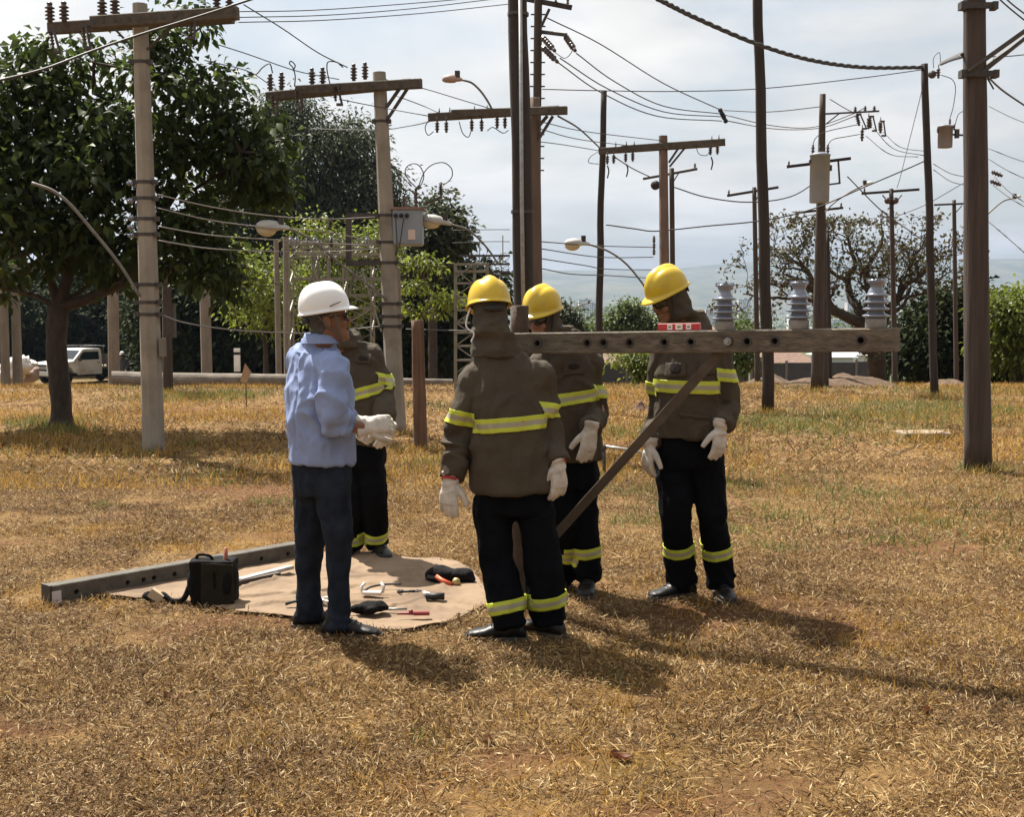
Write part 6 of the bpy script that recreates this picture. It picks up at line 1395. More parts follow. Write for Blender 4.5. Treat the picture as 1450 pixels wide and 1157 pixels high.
def band(o, c, ax, hw, rad, parent, off=.005, name='reflective_band', ok=None):
    """three-stripe reflective tape round the limb of o at c"""
    org = world_org(o); ax = Vector(ax).normalized(); bm = bmesh.new(); bm.from_mesh(o.data); cl = Vector(c) - org
    far = [f for f in bm.faces if abs((f.calc_center_median() - cl).dot(ax)) > hw * 2.5 or ((f.calc_center_median() - cl) - ax * (f.calc_center_median() - cl).dot(ax)).length > rad]
    if ok: far = list(set(far) | {f for f in bm.faces if not ok(f.calc_center_median() + org)})
    bmesh.ops.delete(bm, geom=far, context='FACES')
    for k in (-1, 1):
        bmesh.ops.bisect_plane(bm, geom=bm.verts[:] + bm.edges[:] + bm.faces[:], plane_co=cl + ax * hw * k, plane_no=ax * k, clear_outer=True)
        bmesh.ops.bisect_plane(bm, geom=bm.verts[:] + bm.edges[:] + bm.faces[:], plane_co=cl + ax * hw * .36 * k, plane_no=ax * k)
    bm.normal_update()
    for v, q in [(v, v.normal.copy()) for v in bm.verts]: v.co = v.co + q * off
    for f in bm.faces: f.material_index = 1 if abs((f.calc_center_median() - cl).dot(ax)) < hw * .36 else 0; f.smooth = True
    me = bpy.data.meshes.new(name); bm.to_mesh(me); bm.free(); me.materials.append(yel); me.materials.append(sil)
    q = bpy.data.objects.new(name, me); COL.objects.link(q); q.parent = parent; q.location = org - world_org(parent)
    s_ = q.modifiers.new('s', 'SOLIDIFY'); s_.thickness = .004; s_.offset = 0
    return q
def glove(parent, wr, d, n, curl=.35, spread=.10, name='glove', mt=None, sc_=1.0, thumb=.6, side=1):
    """wr wrist, d towards the fingertips, n out of the palm; side +1/-1 picks the thumb side"""
    d = Vector(d).normalized(); n = Vector(n); n = (n - d * n.dot(d)).normalized(); t = d.cross(n) * side; mt = mt or glovem
    m = MB(); X = lambda a, b, c: wr + (d * a + t * b + n * c) * sc_
    rg = []
    for a, w_, h_ in [(-.055, .046, .040), (-.02, .040, .033), (.01, .036, .028), (.045, .044, .022), (.08, .047, .019), (.100, .043, .015)]: rg.append(se(X(a, 0, 0), t, n, w_ * sc_, h_ * sc_, 16))
    m.rings(rg)
    for b, L_, r in [(.034, .074, .0122), (.012, .083, .0125), (-.011, .077, .0122), (-.033, .060, .0112)]:
        p = X(.088, b, 0); dd = (d + t * b * spread * 12).normalized(); path = [p - dd * .03 * sc_, p]; a_ = curl * random.uniform(.8, 1.2)
        for k, f in enumerate((.45, .32, .26)):
            dd = (dd * math.cos(a_) + n * math.sin(a_)).normalized(); p = p + dd * L_ * f * sc_; path.append(p)
        m.tube(path, [r * sc_ * q for q in (1.05, 1.05, 1, .95, .8)], 10)
    p = X(.02, .034, .008); dd = (d * .75 + t * .62 + n * .25).normalized(); path = [X(.0, .018, .004), p]
    for k, f in enumerate((.045, .032, .024)): p = p + dd * f * sc_; path.append(p); dd = (dd + n * .25 * thumb + d * .25 - t * .12).normalized()
    m.tube(path, [.017 * sc_, .017 * sc_, .015 * sc_, .0135 * sc_, .011 * sc_], 10)
    g_ = put(name, remesh(m, name, mt, .0042, 2, world_org(parent), drape(.0016, wr.x * 9, [(wr, d, .07, .004, .022)])), parent)
    return g_
def boot(parent, heel, toe, hgt=.2):
    t = Vector((toe[0], toe[1], 0)).normalized(); s = Vector((t.y, -t.x, 0)); up = Vector((0, 0, 1)); o = Vector((heel.x, heel.y, heel.z)); m = MB(); rg = []
    for y, w_, h_ in [(-.078, .026, .06), (-.066, .036, .085), (-.03, .040, .105), (.02, .040, .112), (.07, .042, .09), (.12, .049, .068), (.165, .050, .060), (.200, .040, .050), (.218, .022, .034)]:
        ring = []
        for k in range(16):
            a = 2 * math.pi * k / 16; ca, sa = math.cos(a), math.sin(a)
            zz = .018 + (h_ - .018) * (.5 + .5 * math.copysign(abs(sa) ** .8, sa)); fl = 1.0 if sa < .3 else 1 - .35 * (sa - .3)
            ring.append(o + t * y + s * (w_ * math.copysign(abs(ca) ** .7, ca) * fl) + up * zz)
        rg.append(ring)
    m.rings(rg); m.tube([o + up * .05 - t * .015, o + up * .10 - t * .012, o + up * hgt - t * .008], [.050, .050, .050], 14)
    b = put('boot', remesh(m, 'boot', bootm, .0055, 3, world_org(parent), drape(.0022, heel.x * 7, [(o + t * .05 + up * .09, t, .06, .004, .025)])), parent)
    m = MB(); out = [(-.085, .028), (-.07, .040), (-.02, .043), (.04, .040), (.10, .049), (.15, .054), (.195, .046), (.222, .022)]
    poly = [(y, w_) for y, w_ in out] + [(y, -w_) for y, w_ in out[::-1]]; n = len(poly)
    m.rings([[o + t * y + s * x + up * z for y, x in poly] for z in (-.012, .012, .026)]); m.build('sole', solem, b)
    for k in range(4):
        c = o + t * (.045 + .022 * k) + up * (.107 - .012 * k); mm = MB(); mm.tube([c - s * .022, c + up * .006, c + s * .022], .003, 5); mm.build('lace', liner, b)
    return b
def headmat(c, f, roll=0):
    f = Vector(f).normalized(); x = f.cross(Vector((0, 0, 1))).normalized(); z = x.cross(f); M = Matrix((x, f, z)).transposed()
    if roll: M = Matrix.Rotation(roll, 3, f) @ M
    return lambda a, b, d_: c + M @ Vector((a, b, d_)), M
def helmet(parent, HL, M, mt, name='hard_hat', liner_=True, zoff=.042, sc_=1.0):
    n, k = 56, 16; V, F = [], []
    def sh(a, e):
        ca, sa = math.cos(a), math.sin(a)      # a = 0 faces forward
        rx = .1005; ry = .124 if ca > 0 else .118; r = math.cos(e) ** .72; z = .124 * math.sin(e) ** .95
        x = rx * sa * r; y = ry * ca * r; rid = 1 - min(1, abs(x) / .027); z += .010 * max(0, rid) ** .5 * math.sin(e) ** .5
        gr = math.exp(-((abs(x) - .040) / .009) ** 2); z -= .0045 * gr * math.sin(e)
        return x * sc_, y * sc_, z * sc_
    for i in range(k + 1):
        e = math.pi / 2 * i / k * .995
        for j in range(n): V.append(HL(*[q + o_ for q, o_ in zip(sh(2 * math.pi * j / n, e), (0, -.004, zoff))]))
    for i in range(k):
        for j in range(n): F.append((i * n + j, i * n + (j + 1) % n, (i + 1) * n + (j + 1) % n, (i + 1) * n + j))
    F.append(tuple(k * n + j for j in range(n)))
    o0 = len(V)
    for s_, dz in [(.35, -.002), (.7, -.006), (1.0, -.012)]:
        for j in range(n):
            a = 2 * math.pi * j / n; ca = math.cos(a); vis = .0065 + .036 * max(0, ca) ** 1.7 + .004 * max(0, -ca); x, y, z = sh(a, 0)
            L_ = math.hypot(x, y); V.append(HL(x + x / L_ * vis * s_, y + y / L_ * vis * s_ - .004, z + dz + zoff - .010 * s_ * max(0, ca) ** 2))
    for j in range(n): F.append((j, o0 + j, o0 + (j + 1) % n, (j + 1) % n))
    for i in range(2):
        for j in range(n): F.append((o0 + i * n + j, o0 + (i + 1) * n + j, o0 + (i + 1) * n + (j + 1) % n, o0 + i * n + (j + 1) % n))
    m = MB(); m.add(V, F); h = m.build(name, mt, parent, smooth=True)
    s_ = h.modifiers.new('s', 'SOLIDIFY'); s_.thickness = .0035; s_.offset = -1
    m = MB(); rg = []
    for z, q in [(-.012, .86), (.028, .88)]: rg.append([HL(.1005 * q * math.sin(a), (.121 * q) * math.cos(a) - .004, zoff + z) for a in [2 * math.pi * j / 40 for j in range(40)]])
    m.rings(rg, cap=False); b = m.build('head_band', liner, h, smooth=True); s2_ = b.modifiers.new('s', 'SOLIDIFY'); s2_.thickness = .004
    if liner_:
        m = MB(); rg = []
        for i in range(13):
            a = math.pi + (-.62 + 1.24 * i / 12); hh = .016 * (1 - .5 * abs(i - 6) / 6)
            rg.append([HL((.086 + o_) * math.sin(a), (.110 + o_) * math.cos(a) - .004, z) for o_, z in ((0, zoff - .040 + hh), (.006, zoff - .040 + hh), (.006, zoff - .040 - hh), (0, zoff - .040 - hh))])
        m.rings(rg); m.build('nape_strap', liner, h, smooth=True)
    return h
def on_pic(p):
    d = p - Vector((0, 0, CAM_Z)); dep = d.y * CT - d.z * ST; return 725 + FPX * d.x / dep, 578.5 - FPX * (d.y * ST + d.z * CT) / dep

def person(label, S, group=None):
    J = S['J']; root = Vector(S['root']); worker = S['style'] == 'worker'; wd = S.get('wd', 1.0); lo = S.get('lo', False); vx = 2.2 if lo else 1.0
    F_ = Vector((*S['F'], 0)).normalized(); sa, sb = J['sa'], J['sb']; Rv = (sb - sa); Rv.z = 0; Rv.normalize(); Fp = Vector((-Rv.y, Rv.x, 0)); 
    if Fp.dot(F_) < 0: Fp = -Fp
    smid = (sa + sb) / 2; hem = J['hem']; nb = J['neck']; hc = J['head']; HL, HM = headmat(hc, S['HF'], S.get('roll', 0)); sk = S.get('skin', skin_m)
    # ---- body: head, neck, trunk and limbs as one surface
    m = MB(); rg = []
    for z, w_, f, b in [(-.120, .020, .066, .030), (-.110, .034, .086, .008), (-.090, .047, .093, -.030), (-.064, .056, .089, -.058), (-.03, .063, .086, -.078), (0, .069, .084, -.093), (.03, .074, .094, -.1), (.06, .075, .088, -.102), (.09, .064, .062, -.085), (.11, .04, .03, -.055), (.12, .012, .0, -.02)]:
        rg.append([HL(w_ * math.copysign(abs(math.cos(a)) ** .85, math.cos(a)), (f + b) / 2 + (f - b) / 2 * math.copysign(abs(math.sin(a)) ** .85, math.sin(a)), z) for a in [2 * math.pi * k / 24 for k in range(24)]])
    m.rings(rg)
    m.tube([HL(0, .084, .014), HL(0, .100, -.012), HL(0, .113, -.036)], [.010, .012, .015], 10); m.ball(HL(.012, .098, -.040), .010, 8, 6); m.ball(HL(-.012, .098, -.040), .010, 8, 6)
    m.ball(HL(0, .088, -.066), (.024, .012, .007), rot=HM); m.ball(HL(0, .087, -.078), (.021, .012, .008), rot=HM); m.ball(HL(0, .082, -.104), (.024, .016, .016), rot=HM)
    for s in (-1, 1):
        m.tube([HL(s * .012, .090, .026), HL(s * .035, .088, .032), HL(s * .056, .068, .024)], [.008, .010, .007], 8); m.ball(HL(s * .040, .070, -.03), (.022, .022, .02), rot=HM)
        if not worker: m.ball(HL(s * .076, -.010, -.012), (.010, .020, .033), rot=HM); m.ball(HL(s * .082, -.016, .004), (.008, .017, .018), rot=HM)
    m.tube([HL(0, -.025, -.05), HL(0, -.035, -.10), nb + Vector((0, 0, .0)), nb - Vector((0, 0, .08))], [.058, .056, .062, .07], 16)
    tr = [(hem, .13, .09), (hem.lerp(smid, .5), .135, .09), (hem.lerp(smid, .85), .15, .09), (smid.lerp(nb, .3), .13, .08)]
    m.rings([se(c, Rv, Fp, w_, d_) for c, w_, d_ in tr])
    for k in 'ab':
        m.tube(spline([J['s' + k] + (smid - J['s' + k]) * .35, J['s' + k], J['e' + k], J['w' + k]], 5), [.048] * 5 + [.044, .042, .040, .038, .037, .036, .036, .036, .035, .033, .031], 12)
        m.tube([J['h' + k] + Vector((0, 0, .05)), J['k' + k], J['f' + k] + Vector((0, 0, .08))], [.075, .055, .04], 12); m.tube([J['h' + k] + Vector((0, 0, .05)), hem], [.07, .09], 10)
    body = put('person', remesh(m, 'body', sk, .0062 * vx, 2, root), None, root); tag(body, label, 'person', group)
    # ---- trousers
    pts_ = MB(); hm_ = (J['ha'] + J['hb']) / 2; tw = S.get('tw', .195)
    R2 = (J['hb'] - J['ha']); R2.z = 0; R2.normalize(); F2 = Vector((-R2.y, R2.x, 0))
    pts_.rings([se(c, R2, F2, w_, d_) for c, w_, d_ in [(hem + Vector((0, 0, .10)), tw * .86, .115), (hem + Vector((0, 0, .02)), tw * .93, .125), (hm_ + Vector((0, 0, .0)), tw, .135), (hm_ - Vector((0, 0, .07)), tw * .93, .125)]])
    cen = []; lr = S.get('lr', (.104, .096, .088, .085, .078))
    for k in 'ab':
        h_, kn, ft = J['h' + k], J['k' + k], J['f' + k] + Vector((0, 0, S.get('cuff', .075)))
        pts_.tube(spline([h_ + (hm_ - h_) * .25 + Vector((0, 0, .06)), h_ - Vector((0, 0, .04)), h_.lerp(kn, .55), kn, kn.lerp(ft, .5), ft], 5), [lr[0]] * 5 + [lr[0] * .99, lr[0] * .98, lr[0] * .96, lr[0] * .95, lr[0] * .94] + [lr[1], lr[1], lr[1], lr[1] * .97, lr[1] * .95] + [lr[2], lr[2], lr[2], lr[2], lr[3]] + [lr[3], lr[3], lr[3], lr[4], lr[4], lr[4] * 1.06], 18)
        dn = (ft - kn).normalized(); cen += [(ft + Vector((0, 0, .03)), dn, .10, .016, .05), (kn, dn, .11, .008, .045), (h_ - Vector((0, 0, .05)), (R2 * (1 if k == 'a' else -1) + Vector((0, 0, 1))).normalized(), .14, .008, .06)]
    trs = put('trousers', remesh(pts_, 'trousers', S.get('tm', navy), .0085 * vx, 4, root, drape(.0075, S['seed'] + 3, cen)), body)
    if worker:
        for k, (pc, ax) in S['lb'].items(): band(trs, pc, ax, .030, .135, trs)
    # ---- jacket or shirt
    jm = S.get('jm', jack); m = MB(); jw = S.get('jw', (.205, .200, .208, .205)); jd = S.get('jd', (.155, .145, .145, .125)); sl_ = (sb - sa).length
    up = (nb - hem); rg = [(hem - Vector((0, 0, .012)), jw[0] * .97, jd[0] * .97), (hem, jw[0], jd[0]), (hem.lerp(smid, .22), jw[0] * .99, jd[0]), (hem.lerp(smid, .45), jw[1], jd[1]), (hem.lerp(smid, .75), jw[2], jd[2]), (hem.lerp(smid, .93), jw[3], jd[3]), (smid.lerp(nb, .12) + Vector((0, 0, .03)), sl_ * .40, jd[3] * .92), (smid.lerp(nb, .55) + Vector((0, 0, .028)), .125, .10), (nb + Vector((0, 0, .0)), .085, .082), (nb + Vector((0, 0, .035)) + (hc - nb) * .1, .076, .078)]
    # shoulder yoke leans with the line between the two shoulders
    tilt = (sb - sa).normalized()
    m.rings([se(c, Rv if i < 4 else (Rv.lerp(tilt, .9)).normalized(), Fp, w_, d_) for i, (c, w_, d_) in enumerate(rg)])
    cj = [(J['s' + k].lerp(hem, .18), (Rv * (-1 if k == 'a' else 1) * .7 + Vector((0, 0, .7))).normalized(), .13, .008, .055) for k in 'ab'] + [(hem.lerp(smid, .3), Vector((0, 0, 1)), .2, .004, .08)]
    sl_r = S.get('sr', (.076, .070, .064, .060, .057, .051)); axes = {}
    for k in 'ab':
        s_, e_, w_ = J['s' + k], J['e' + k], J['w' + k]
        if not worker: w_ = e_.lerp(w_, S.get('roll_up', .62))
        inn = s_ + (smid - s_) * .35 + Vector((0, 0, .012))
        q = spline([inn, s_, s_.lerp(e_, .5) + (S.get('bow', 0) * Rv * (-1 if k == 'a' else 1)), e_, e_.lerp(w_, .55), w_], 4); n = len(q)
        prof = [sl_r[0] * .95, sl_r[0], sl_r[1], sl_r[2], sl_r[3], sl_r[4] if worker else sl_r[3] * 1.02]
        rad = [prof[min(5, i // 4)] + (prof[min(5, i // 4 + 1)] - prof[min(5, i // 4)]) * (i % 4) / 4 for i in range(n)]
        m.tube(q, rad, 18); ax = (w_ - e_).normalized(); au = (e_ - s_).normalized(); axes[k] = (s_, e_, w_, ax, au)
        if not worker: m.tube([w_ - ax * .045, w_ + ax * .006], [rad[-1] * 1.13, rad[-1] * 1.13], 18)
        cj += [(e_, (au + ax).normalized(), .13, .017, .055), (w_ - ax * .05, ax, .08, .010, .04), (s_ + au * .12, (au + Vector((0, 0, .2)) + Rv * .3).normalized(), .11, .010, .06)]
    jk = put('jacket' if worker else 'shirt', remesh(m, 'jacket', jm, .0068 * vx, 2, root, drape(S.get('amp', .0085), S['seed'], cj, S.get('crease'))), body)
    def seg(p, a_, b_):
        d = b_ - a_; t = max(0, min(1, (p - a_).dot(d) / d.length_squared)); return (p - a_ - d * t).length
    def armd(p, k): s_, e_, w_, ax, au = axes[k]; return min(seg(p, s_, e_), seg(p, e_, w_))
    tdist = lambda p: (lambda v: math.hypot(v.dot(Rv) / (jw[1] + .01), v.dot(Fp) / (jd[1] + .01)))(p - hem.lerp(smid, max(0, min(1, (p - hem).dot(up) / up.length_squared))))
    if worker and 'band' in S: band(jk, *S['band'], .034, .5, jk, ok=lambda p: min(armd(p, 'a'), armd(p, 'b')) > .088 or tdist(p) < .92)
    if worker:
        for k in 'ab':
            s_, e_, w_, ax, au = axes[k]
            if ('sb' + k) in S: band(jk, s_.lerp(e_, S['sb' + k]), au + Vector(S.get('sbt' + k, (0, 0, 0))), .034, .17, jk, ok=lambda p: armd(p, k) < .115 and tdist(p) > .88)
            m = MB(); m.tube([w_ - ax * .004, w_ + ax * .012], [sl_r[5] * .88, sl_r[5] * .82], 16, cap=False); m.build('cuff', cuffr if S.get('redcuff', True) else jm, jk, smooth=True)
    for k in 'ab':
        if ('g' + k) in S:
            gd, gn, cu_, sd = S['g' + k]; glove(body, J['w' + k] + Vector(gd).normalized() * .02, gd, gn, cu_, side=sd, sc_=S.get('gs', 1.02))
    # ---- boots
    for k in 'ab': boot(body, J['f' + k], S['to' + k], S.get('bh', .13))
    # ---- hood or collar
    if worker:
        m = MB(); Hc = lambda z, y: HL(0, y, z); zax = HM @ Vector((0, 0, 1)); xax = HM @ Vector((1, 0, 0)); yax = HM @ Vector((0, 1, 0)); fx = lambda t: (xax.lerp(Rv if xax.dot(Rv) > 0 else -Rv, t)).normalized()
        rg = [se(HL(0, -.005, .10), xax, yax, .064, .084, 28, 2.0), se(HL(0, -.006, .06), xax, yax, .079, .103, 28, 2.0), se(HL(0, -.006, 0), xax, yax, .079, .103, 28, 2.0), se(HL(0, -.008, -.06), xax, yax, .080, .101, 28, 2.1), se(HL(0, -.014, -.105), xax, yax, .088, .096, 28, 2.1), se(HL(0, -.028, -.14).lerp(nb + Vector((0, 0, .08)), .5), fx(.5), yax, .096, .098, 28, 2.1)]
        f3 = Fp if fx(1).dot(Rv) > 0 else Fp
        rg += [se(nb + Vector((0, 0, .030)), fx(1), Fp if yax.dot(Fp) > -.2 else -Fp, .102, .098), se(nb + Vector((0, 0, -.015)), fx(1), Fp if yax.dot(Fp) > -.2 else -Fp, .122, .108), se(nb + Vector((0, 0, -.05)), fx(1), Fp if yax.dot(Fp) > -.2 else -Fp, .128, .11)]
        m.rings(rg); me = remesh(m, 'hood', hoodm, .0065 * vx, 3, root, drape(.0065, S['seed'] + 20, [(HL(0, -.05, -.11), zax, .12, .010, .05), (nb + Vector((0, 0, .03)), Vector((0, 0, 1)), .12, .008, .045)], vert=1.4))
        bm = bmesh.new(); bm.from_mesh(me); Mi = HM.transposed(); dead = []
        for f in bm.faces:
            l = Mi @ (f.calc_center_median() + root - hc)
            if l.y > .035 and abs(l.x) < .062 - .010 * max(0, -l.z / .1) and -.105 < l.z < .07: dead.append(f)
        bmesh.ops.delete(bm, geom=dead, context='FACES'); bm.to_mesh(me); bm.free(); hd = put('hood', me, body); s_ = hd.modifiers.new('s', 'SOLIDIFY'); s_.thickness = .004; s_.offset = -1
        if S.get('glasses', True):
            m = MB(); rg = []
            for i in range(17):
                a = -1.25 + 2.5 * i / 16; h1, h2 = (.018, -.020) if abs(a) > .12 else (.014, -.004)
                rg.append([HL((.072 + o_) * math.sin(a), (.100 + o_) * math.cos(a) + .004 - .012 * math.sin(a)**2, z + .002) for o_, z in ((0, h1), (.004, h1 * .9), (.004, h2 * .9), (0, h2))])
            m.rings(rg); m.build('sunglasses', lens, body, smooth=True)
        m = MB(); 
        for s in (-1, 1): m.tube(spline([HL(s * .09, .03, .04), HL(s * .084, .045, -.03), HL(s * .062, .062, -.09), HL(0, .07, -.128)], 4), .005, 5)
        m.build('chin_strap', liner, body)
    else:
        m = MB(); q = []
        for z, w_, d_ in [(-.01, .088, .084), (.025, .078, .076), (.055, .073, .072), (.060, .078, .077), (.03, .084, .083), (-.012, .096, .092)]: q.append(se(nb + (hc - nb) * (.25 + z * .5) + Vector((0, 0, z * .6 + .0)), Rv, Fp, w_, d_, 24, 2.0))
        m.rings(q, cap=False); cl = m.build('collar', jm, jk, smooth=True)
    if 'hat' in S: helmet(body, HL, HM, S['hat'], zoff=S.get('hz', .046))
    return body, jk, HL, HM

def toe(a, b): return (a, b)
# --- man in the blue shirt
dA = G(470, 897).y
f1 = Gh(479, 902); f2 = Gh(437, 889)
JA = dict(sa=P(429, 513, dA + .15), sb=P(470, 521, dA - .15), ea=P(462, 590, dA + .26), eb=P(469, 592, dA - .21), wa=P(514, 601, dA + .02), wb=P(515, 606, dA - .13), hem=P(456, 652, dA), neck=P(451, 494, dA), head=P(462, 452, dA - .02),
          ha=P(441, 680, dA + .08), hb=P(470, 682, dA - .07), ka=P(437, 775, dA + .09), kb=P(478, 770, dA - .08), fa=f2, fb=f1)
pleat = P(424, 560, dA)
def creaseA(p):
    x, y = on_pic(p); v = 0
    if y > 500 and y < 640: v -= .007 * math.exp(-((x - 421 + (y - 500) * .02) / 1.6) ** 2)
    if abs(y - (492 + abs(x - 425) * .15)) < 3 and x < 480: v += .004
    return v
bodyA, jkA, HLA, HMA = person('person in a light blue shirt, dark jeans and white hard hat standing in profile', dict(style='plain', seed=1, root=Gh(460, 895), F=(.88, .47), J=JA, HF=(.93, .30, .16), hat=hat_w, jm=shirt, tm=denim, jw=(.176, .172, .182, .172), jd=(.152, .158, .148, .12), sr=(.078, .069, .063, .058, .05, .05), amp=.0095, crease=creaseA,
    lr=(.088, .075, .061, .059, .060), tw=.154, toa=(.96, .1), tob=(.98, -.12), cuff=.05, ga=((.95, .1, .02), (.1, -.9, -.3), .7, 1), gb=((.93, .25, .18), (-.1, .9, -.35), .75, -1), lb={}, bow=.02))
HLa = HLA
hl = HMA.transposed()
def hairkeep(p, n):
    l = hl @ (p - JA['head']); return l.y < .01 - max(0, -l.z) * .8 and -.062 < l.z < .07 and not (abs(l.x) > .071 and l.y > -.045 and l.z < .02)
sub_faces(bodyA, hairkeep, .0025, hairm, 'hair', bodyA, .003)
m = MB()
for s in (-1, 1):
    m.tube([HLa(s * .078, -.02, .006), HLa(s * .074, .06, .010), HLa(s * .062, .098, .008)], .0028, 6)
    ring = [HLa(s * .034 + .026 * math.cos(a), .104 - .010 * abs(math.cos(a) * s + .5), .0 + .018 * math.sin(a)) for a in [2 * math.pi * k / 14 for k in range(15)]]; m.tube(ring, .0022, 5)
m.tube([HLa(-.010, .108, .006), HLa(.010, .108, .006)], .0025, 5); gl = m.build('glasses', liner, bodyA, smooth=True)
m = MB()
for s in (-1, 1): m.add([HLa(s * .034 + .025 * math.cos(a), .1035 - .009 * abs(math.cos(a) * s + .5), .017 * math.sin(a)) for a in [2 * math.pi * k / 14 for k in range(14)]], [tuple(range(14))])
m.build('lens', clear, gl)
m = MB()
for s in (-1, 1):
    m.tube(spline([HLa(s * .088, .03, .045), HLa(s * .082, .035, -.03), HLa(s * .062, .045, -.095), HLa(0, .055, -.128)], 4), .0045, 5)
    m.tube(spline([HLa(s * .085, -.06, .04), HLa(s * .084, -.02, -.02), HLa(s * .070, .035, -.08)], 4), .004, 5)
m.build('chin_strap', mat('strap_grey', (.10, .09, .08), .8), bodyA)
m = MB(); m.bar(HLa(.111, .01, .062), HLa(.105, .065, .075), .003, .004); m.build('hat_mark', liner, bodyA)
m = MB(); m.ball(HLa(0, .094, -.062), (.030, .008, .008), rot=HMA); m.build('moustache', hairm, bodyA, smooth=True)

def leg_band(J, k, py, x=0, d=0, cuff=.075):
    """centre and axis of the tape round a shin at picture height py"""
    a_, b_ = J['k' + k], J['f' + k] + Vector((0, 0, cuff)); lo, hi = 0.0, 1.2
    for _ in range(30):
        t = (lo + hi) / 2
        if on_pic(a_.lerp(b_, t))[1] < py: lo = t
        else: hi = t
    return (a_.lerp(b_, lo), (a_ - b_).normalized())
# --- worker seen from the back
dB_ = G(735, 903).y
fa, fb = Gh(722, 908), Gh(779, 902)
JB = dict(sa=P(668, 540, dB_ - .02), sb=P(765, 536, dB_ + .03), ea=P(648, 626, dB_ - .03), eb=P(780, 616, dB_ + .04), wa=P(638, 678, dB_ - .10), wb=P(790, 655, dB_ - .06), hem=P(724, 690, dB_), neck=P(703, 490, dB_ + .01), head=P(693, 444, dB_ + .02),
          ha=P(696, 706, dB_), hb=P(756, 704, dB_ + .01), ka=P(703, 795, dB_ - .02), kb=P(768, 793, dB_ - .01), fa=fa, fb=fb)
bodyB, _, _, _ = person('person seen from the back in an olive jacket, dark trousers and yellow hard hat', dict(style='worker', seed=2, root=Gh(745, 905), F=(-.2, .98), J=JB, HF=(-.22, .95, -.20), hat=hat_y, jw=(.198, .184, .182, .184), jd=(.165, .155, .150, .125), toa=(-.98, .05), tob=(-.78, .6),
    ga=((-.10, -.05, -1), (.35, .9, .15), .30, 1), gb=((.06, -.05, -1), (-.6, .8, 0), .40, -1), sba=.60, sbb=.52, sbta=(.06, 0, 0), sbtb=(-.38, 0, 0), lb={'a': leg_band(JB, 'a', 858, 714, dB_), 'b': leg_band(JB, 'b', 848, 773, dB_)}, band=(P(727, 597, dB_), (.07, 0, -1))))
m = MB(); m.tube(spline([P(666, 436, dB_ - .02), P(661, 452, dB_ - .04), P(661, 464, dB_ - .05), P(671, 472, dB_ - .07), P(667, 484, dB_ - .09)], 4), .0045, 5); m.build('chin_strap', mat('strap_white', (.6, .58, .54), .7), bodyB)
# --- worker in sunglasses behind the crossarm
dC = G(830, 838).y
fa, fb = Gh(796, 832), Gh(832, 838)
JC = dict(sa=P(768, 515, dC - .03), sb=P(834, 513, dC + .03), ea=P(754, 592, dC - .06), eb=P(848, 584, dC + .03), wa=P(770, 640, dC - .20), wb=P(837, 607, dC - .20), hem=P(803, 648, dC), neck=P(794, 476, dC - .02), head=P(769, 449, dC - .10),
          ha=P(790, 672, dC - .02), hb=P(826, 672, dC + .02), ka=P(798, 748, dC - .05), kb=P(828, 748, dC - .02), fa=fa, fb=fb)
bodyC, bodyC_jk, _, _ = person('person in dark sunglasses and yellow hard hat facing the camera behind the crossarm', dict(style='worker', seed=3, root=Gh(812, 836), F=(-.25, -.97), J=JC, HF=(-.52, -.80, -.22), hat=hat_y, skin=skin_l, jw=(.195, .19, .19, .18), jd=(.15, .145, .14, .12), toa=(-.25, -.95), tob=(-.12, -1),
    ga=((.1, -.3, -1), (.9, 0, 0), .4, 1), gb=((-.16, -.15, -1), (-.35, .9, 0), .22, -1), sbb=.56, sbtb=(-.35, 0, 0), sba=.5, lr=(.098, .090, .080, .078, .074), tw=.18, lb={'a': leg_band(JC, 'a', 780), 'b': leg_band(JC, 'b', 780)}, band=(P(800, 563, dC), (-.14, 0, 1))))
# --- worker half hidden by the man in blue
dD = G(540, 790).y
fa, fb = Gh(497, 785), Gh(536, 786)
JD = dict(sa=P(476, 505, dD), sb=P(528, 502, dD), ea=P(464, 562, dD - .02), eb=P(542, 560, dD), wa=P(496, 603, dD - .15), wb=P(545, 594, dD - .18), hem=P(508, 625, dD), neck=P(486, 480, dD - .03), head=P(462, 450, dD - .03),
          ha=P(492, 645, dD), hb=P(524, 645, dD), ka=P(499, 708, dD - .03), kb=P(530, 706, dD - .03), fa=fa, fb=fb)
bodyD, bodyD_jk, _, _ = person('person in an olive jacket half hidden behind the man in the blue shirt', dict(style='worker', seed=4, root=Gh(515, 788), F=(-.1, -1), J=JD, HF=(-.5, -.8, -.1), hat=hat_y, jw=(.185, .18, .185, .175), jd=(.15, .145, .14, .12), toa=(-.2, -1), tob=(.35, -.93),
    ga=((.8, -.2, -.5), (-.1, .8, 0), .5, 1), gb=((-.05, -.25, -1), (-.6, .75, 0), .45, -1), sbb=.56, sbtb=(-.42, 0, 0), sba=.5, lr=(.100, .092, .082, .080, .076), tw=.18, lb={'a': leg_band(JD, 'a', 758), 'b': leg_band(JD, 'b', 757)}, band=(P(510, 556, dD), (-.28, 0, 1))))
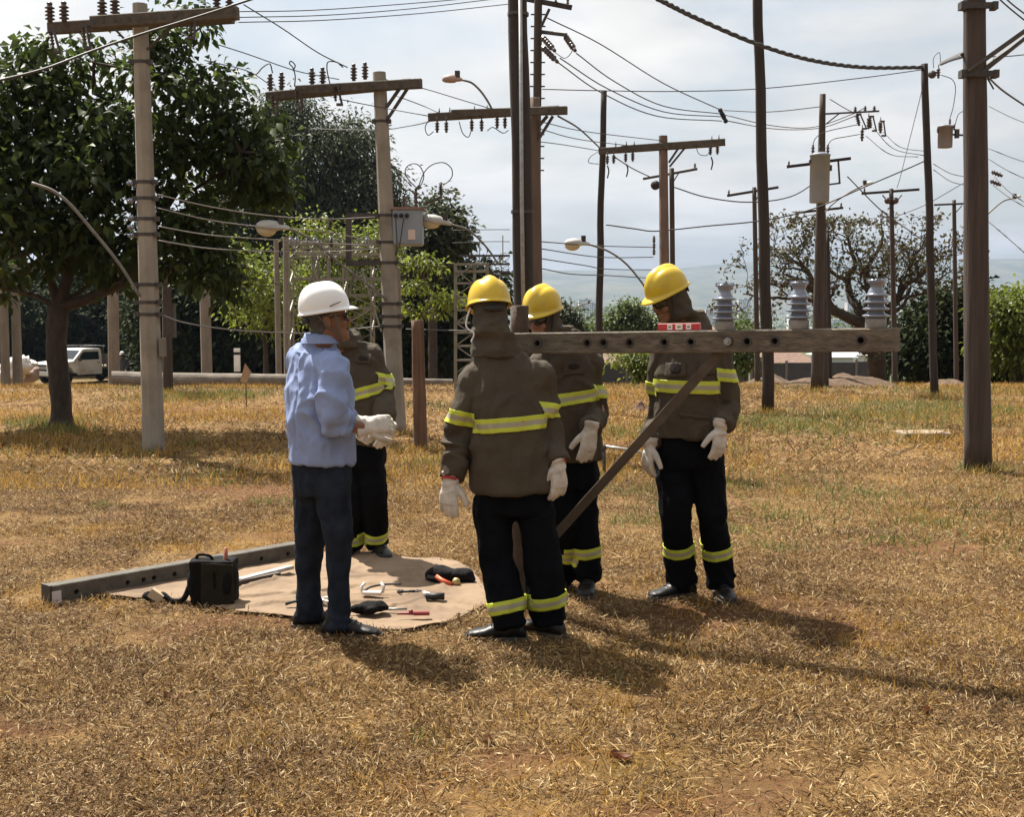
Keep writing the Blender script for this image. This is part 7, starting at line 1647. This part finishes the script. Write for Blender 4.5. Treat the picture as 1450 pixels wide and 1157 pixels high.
# --- worker bending his head over the spirit level
dE = G(985, 848).y
fa, fb = Gh(966, 846), Gh(1021, 846)
JE = dict(sa=P(940, 499, dE + .05), sb=P(1017, 494, dE - .03), ea=P(930, 590, dE + .08), eb=P(1032, 575, dE - .04), wa=P(921, 628, dE - .04), wb=P(1021, 603, dE - .17), hem=P(975, 616, dE), neck=P(974, 458, dE), head=P(948, 422, dE - .10),
          ha=P(952, 642, dE + .01), hb=P(1000, 642, dE - .01), ka=P(958, 735, dE - .05), kb=P(1010, 735, dE - .05), fa=fa, fb=fb)
bodyE, jkE, HLE, HME = person('person in olive jacket and yellow hard hat bending their head over the spirit level', dict(style='worker', seed=5, root=Gh(990, 848), F=(-.35, -.93), J=JE, HF=(-.82, -.42, -.40), hat=hat_y, jw=(.195, .192, .195, .180), jd=(.16, .155, .15, .125), toa=(-.88, -.45), tob=(.05, -1),
    ga=((-.15, .0, -1), (.8, .4, 0), .35, 1), gb=((-.10, -.15, -1), (-.55, .8, 0), .30, -1), sbb=.46, sbtb=(-.28, 0, 0), sba=.55, lr=(.104, .094, .084, .080, .076), tw=.190, lb={'a': leg_band(JE, 'a', 778, 961, dE), 'b': leg_band(JE, 'b', 780, 1018, dE)}, band=(P(975, 546, dE), (.02, 0, 1))))
# pocket flaps, chest marks and helmet badges
def patch(o, x, y, rx, ry, mt, name, off=.004, skew=0.0, elli=False):
    cp = Vector((0, 0, CAM_Z))
    def k(p, n):
        if n.dot(cp - p) < 0: return False
        a, b = on_pic(p); a = (a - x) / rx; b = (b - y - skew * (a * rx)) / ry
        return a * a + b * b < 1 if elli else abs(a) < 1 and abs(b) < 1
    return sub_faces(o, k, off, mt, name, o, .003)
emb = mat('emblem_faded', (.030, .025, .023), .9, spec=.05)
for b_, x, y, rx, ry, sk_ in [(bodyC_jk, 812, 522, 15, 9, -.05), (bodyD_jk, 514, 508, 11, 7, .1), (jkE, 957, 524, 15, 10, 0), (jkE, 1000, 520, 12, 9, 0), (jkE, 985, 590, 22, 2.2, .1)]: patch(b_, x, y, rx, ry, jack, 'pocket_flap', .005, sk_)
patch(bodyC_jk, 812, 519, 8, 4, emb, 'chest_emblem', .007, -.05, True); patch(jkE, 957, 522, 8, 8, emb, 'chest_emblem', .007, 0, True); patch(bodyD_jk, 514, 508, 7, 3, emb, 'chest_emblem', .007, .1, True)
for o_ in bpy.data.objects:
    if o_.name.startswith('hard_hat') and o_.parent == bodyC: patch(o_, 757, 432, 6, 2.4, liner, 'badge', .004, -.12, True)
# --- far worker by the truck
dF = 64.0
zF = H(P(175, 500, dF).x, dF)
jf = lambda x, z, o=0: Vector((P(x, 500, dF).x, dF + o, zF + z))
JF = dict(sa=jf(170, 1.40), sb=jf(179, 1.40, .1), ea=jf(167, 1.12), eb=jf(181, 1.12), wa=jf(165, .95, -.2), wb=jf(179, .9, -.15), hem=jf(175, .85), neck=jf(174, 1.48), head=jf(173, 1.66), ha=jf(172.5, .84), hb=jf(177.5, .84), ka=jf(172.5, .45), kb=jf(177.5, .45), fa=jf(172, 0), fb=jf(178, 0))
person('distant person in dark clothes and white hard hat standing beside the truck bed', dict(style='worker', seed=6, root=jf(175, 0), F=(-.4, -.9), J=JF, HF=(-.7, -.7, -.1), hat=hat_w, jm=mat('jacket_dark', (.05, .052, .06), .9), toa=(-.5, -.8), tob=(-.2, -1), lb={}, redcuff=False, lo=True,
    ga=((0, -.2, -1), (1, 0, 0), .4, 1), gb=((0, -.2, -1), (-1, 0, 0), .4, 1)))

if bpy.data.scenes.get('workshop'): bpy.data.scenes.remove(bpy.data.scenes['workshop'])
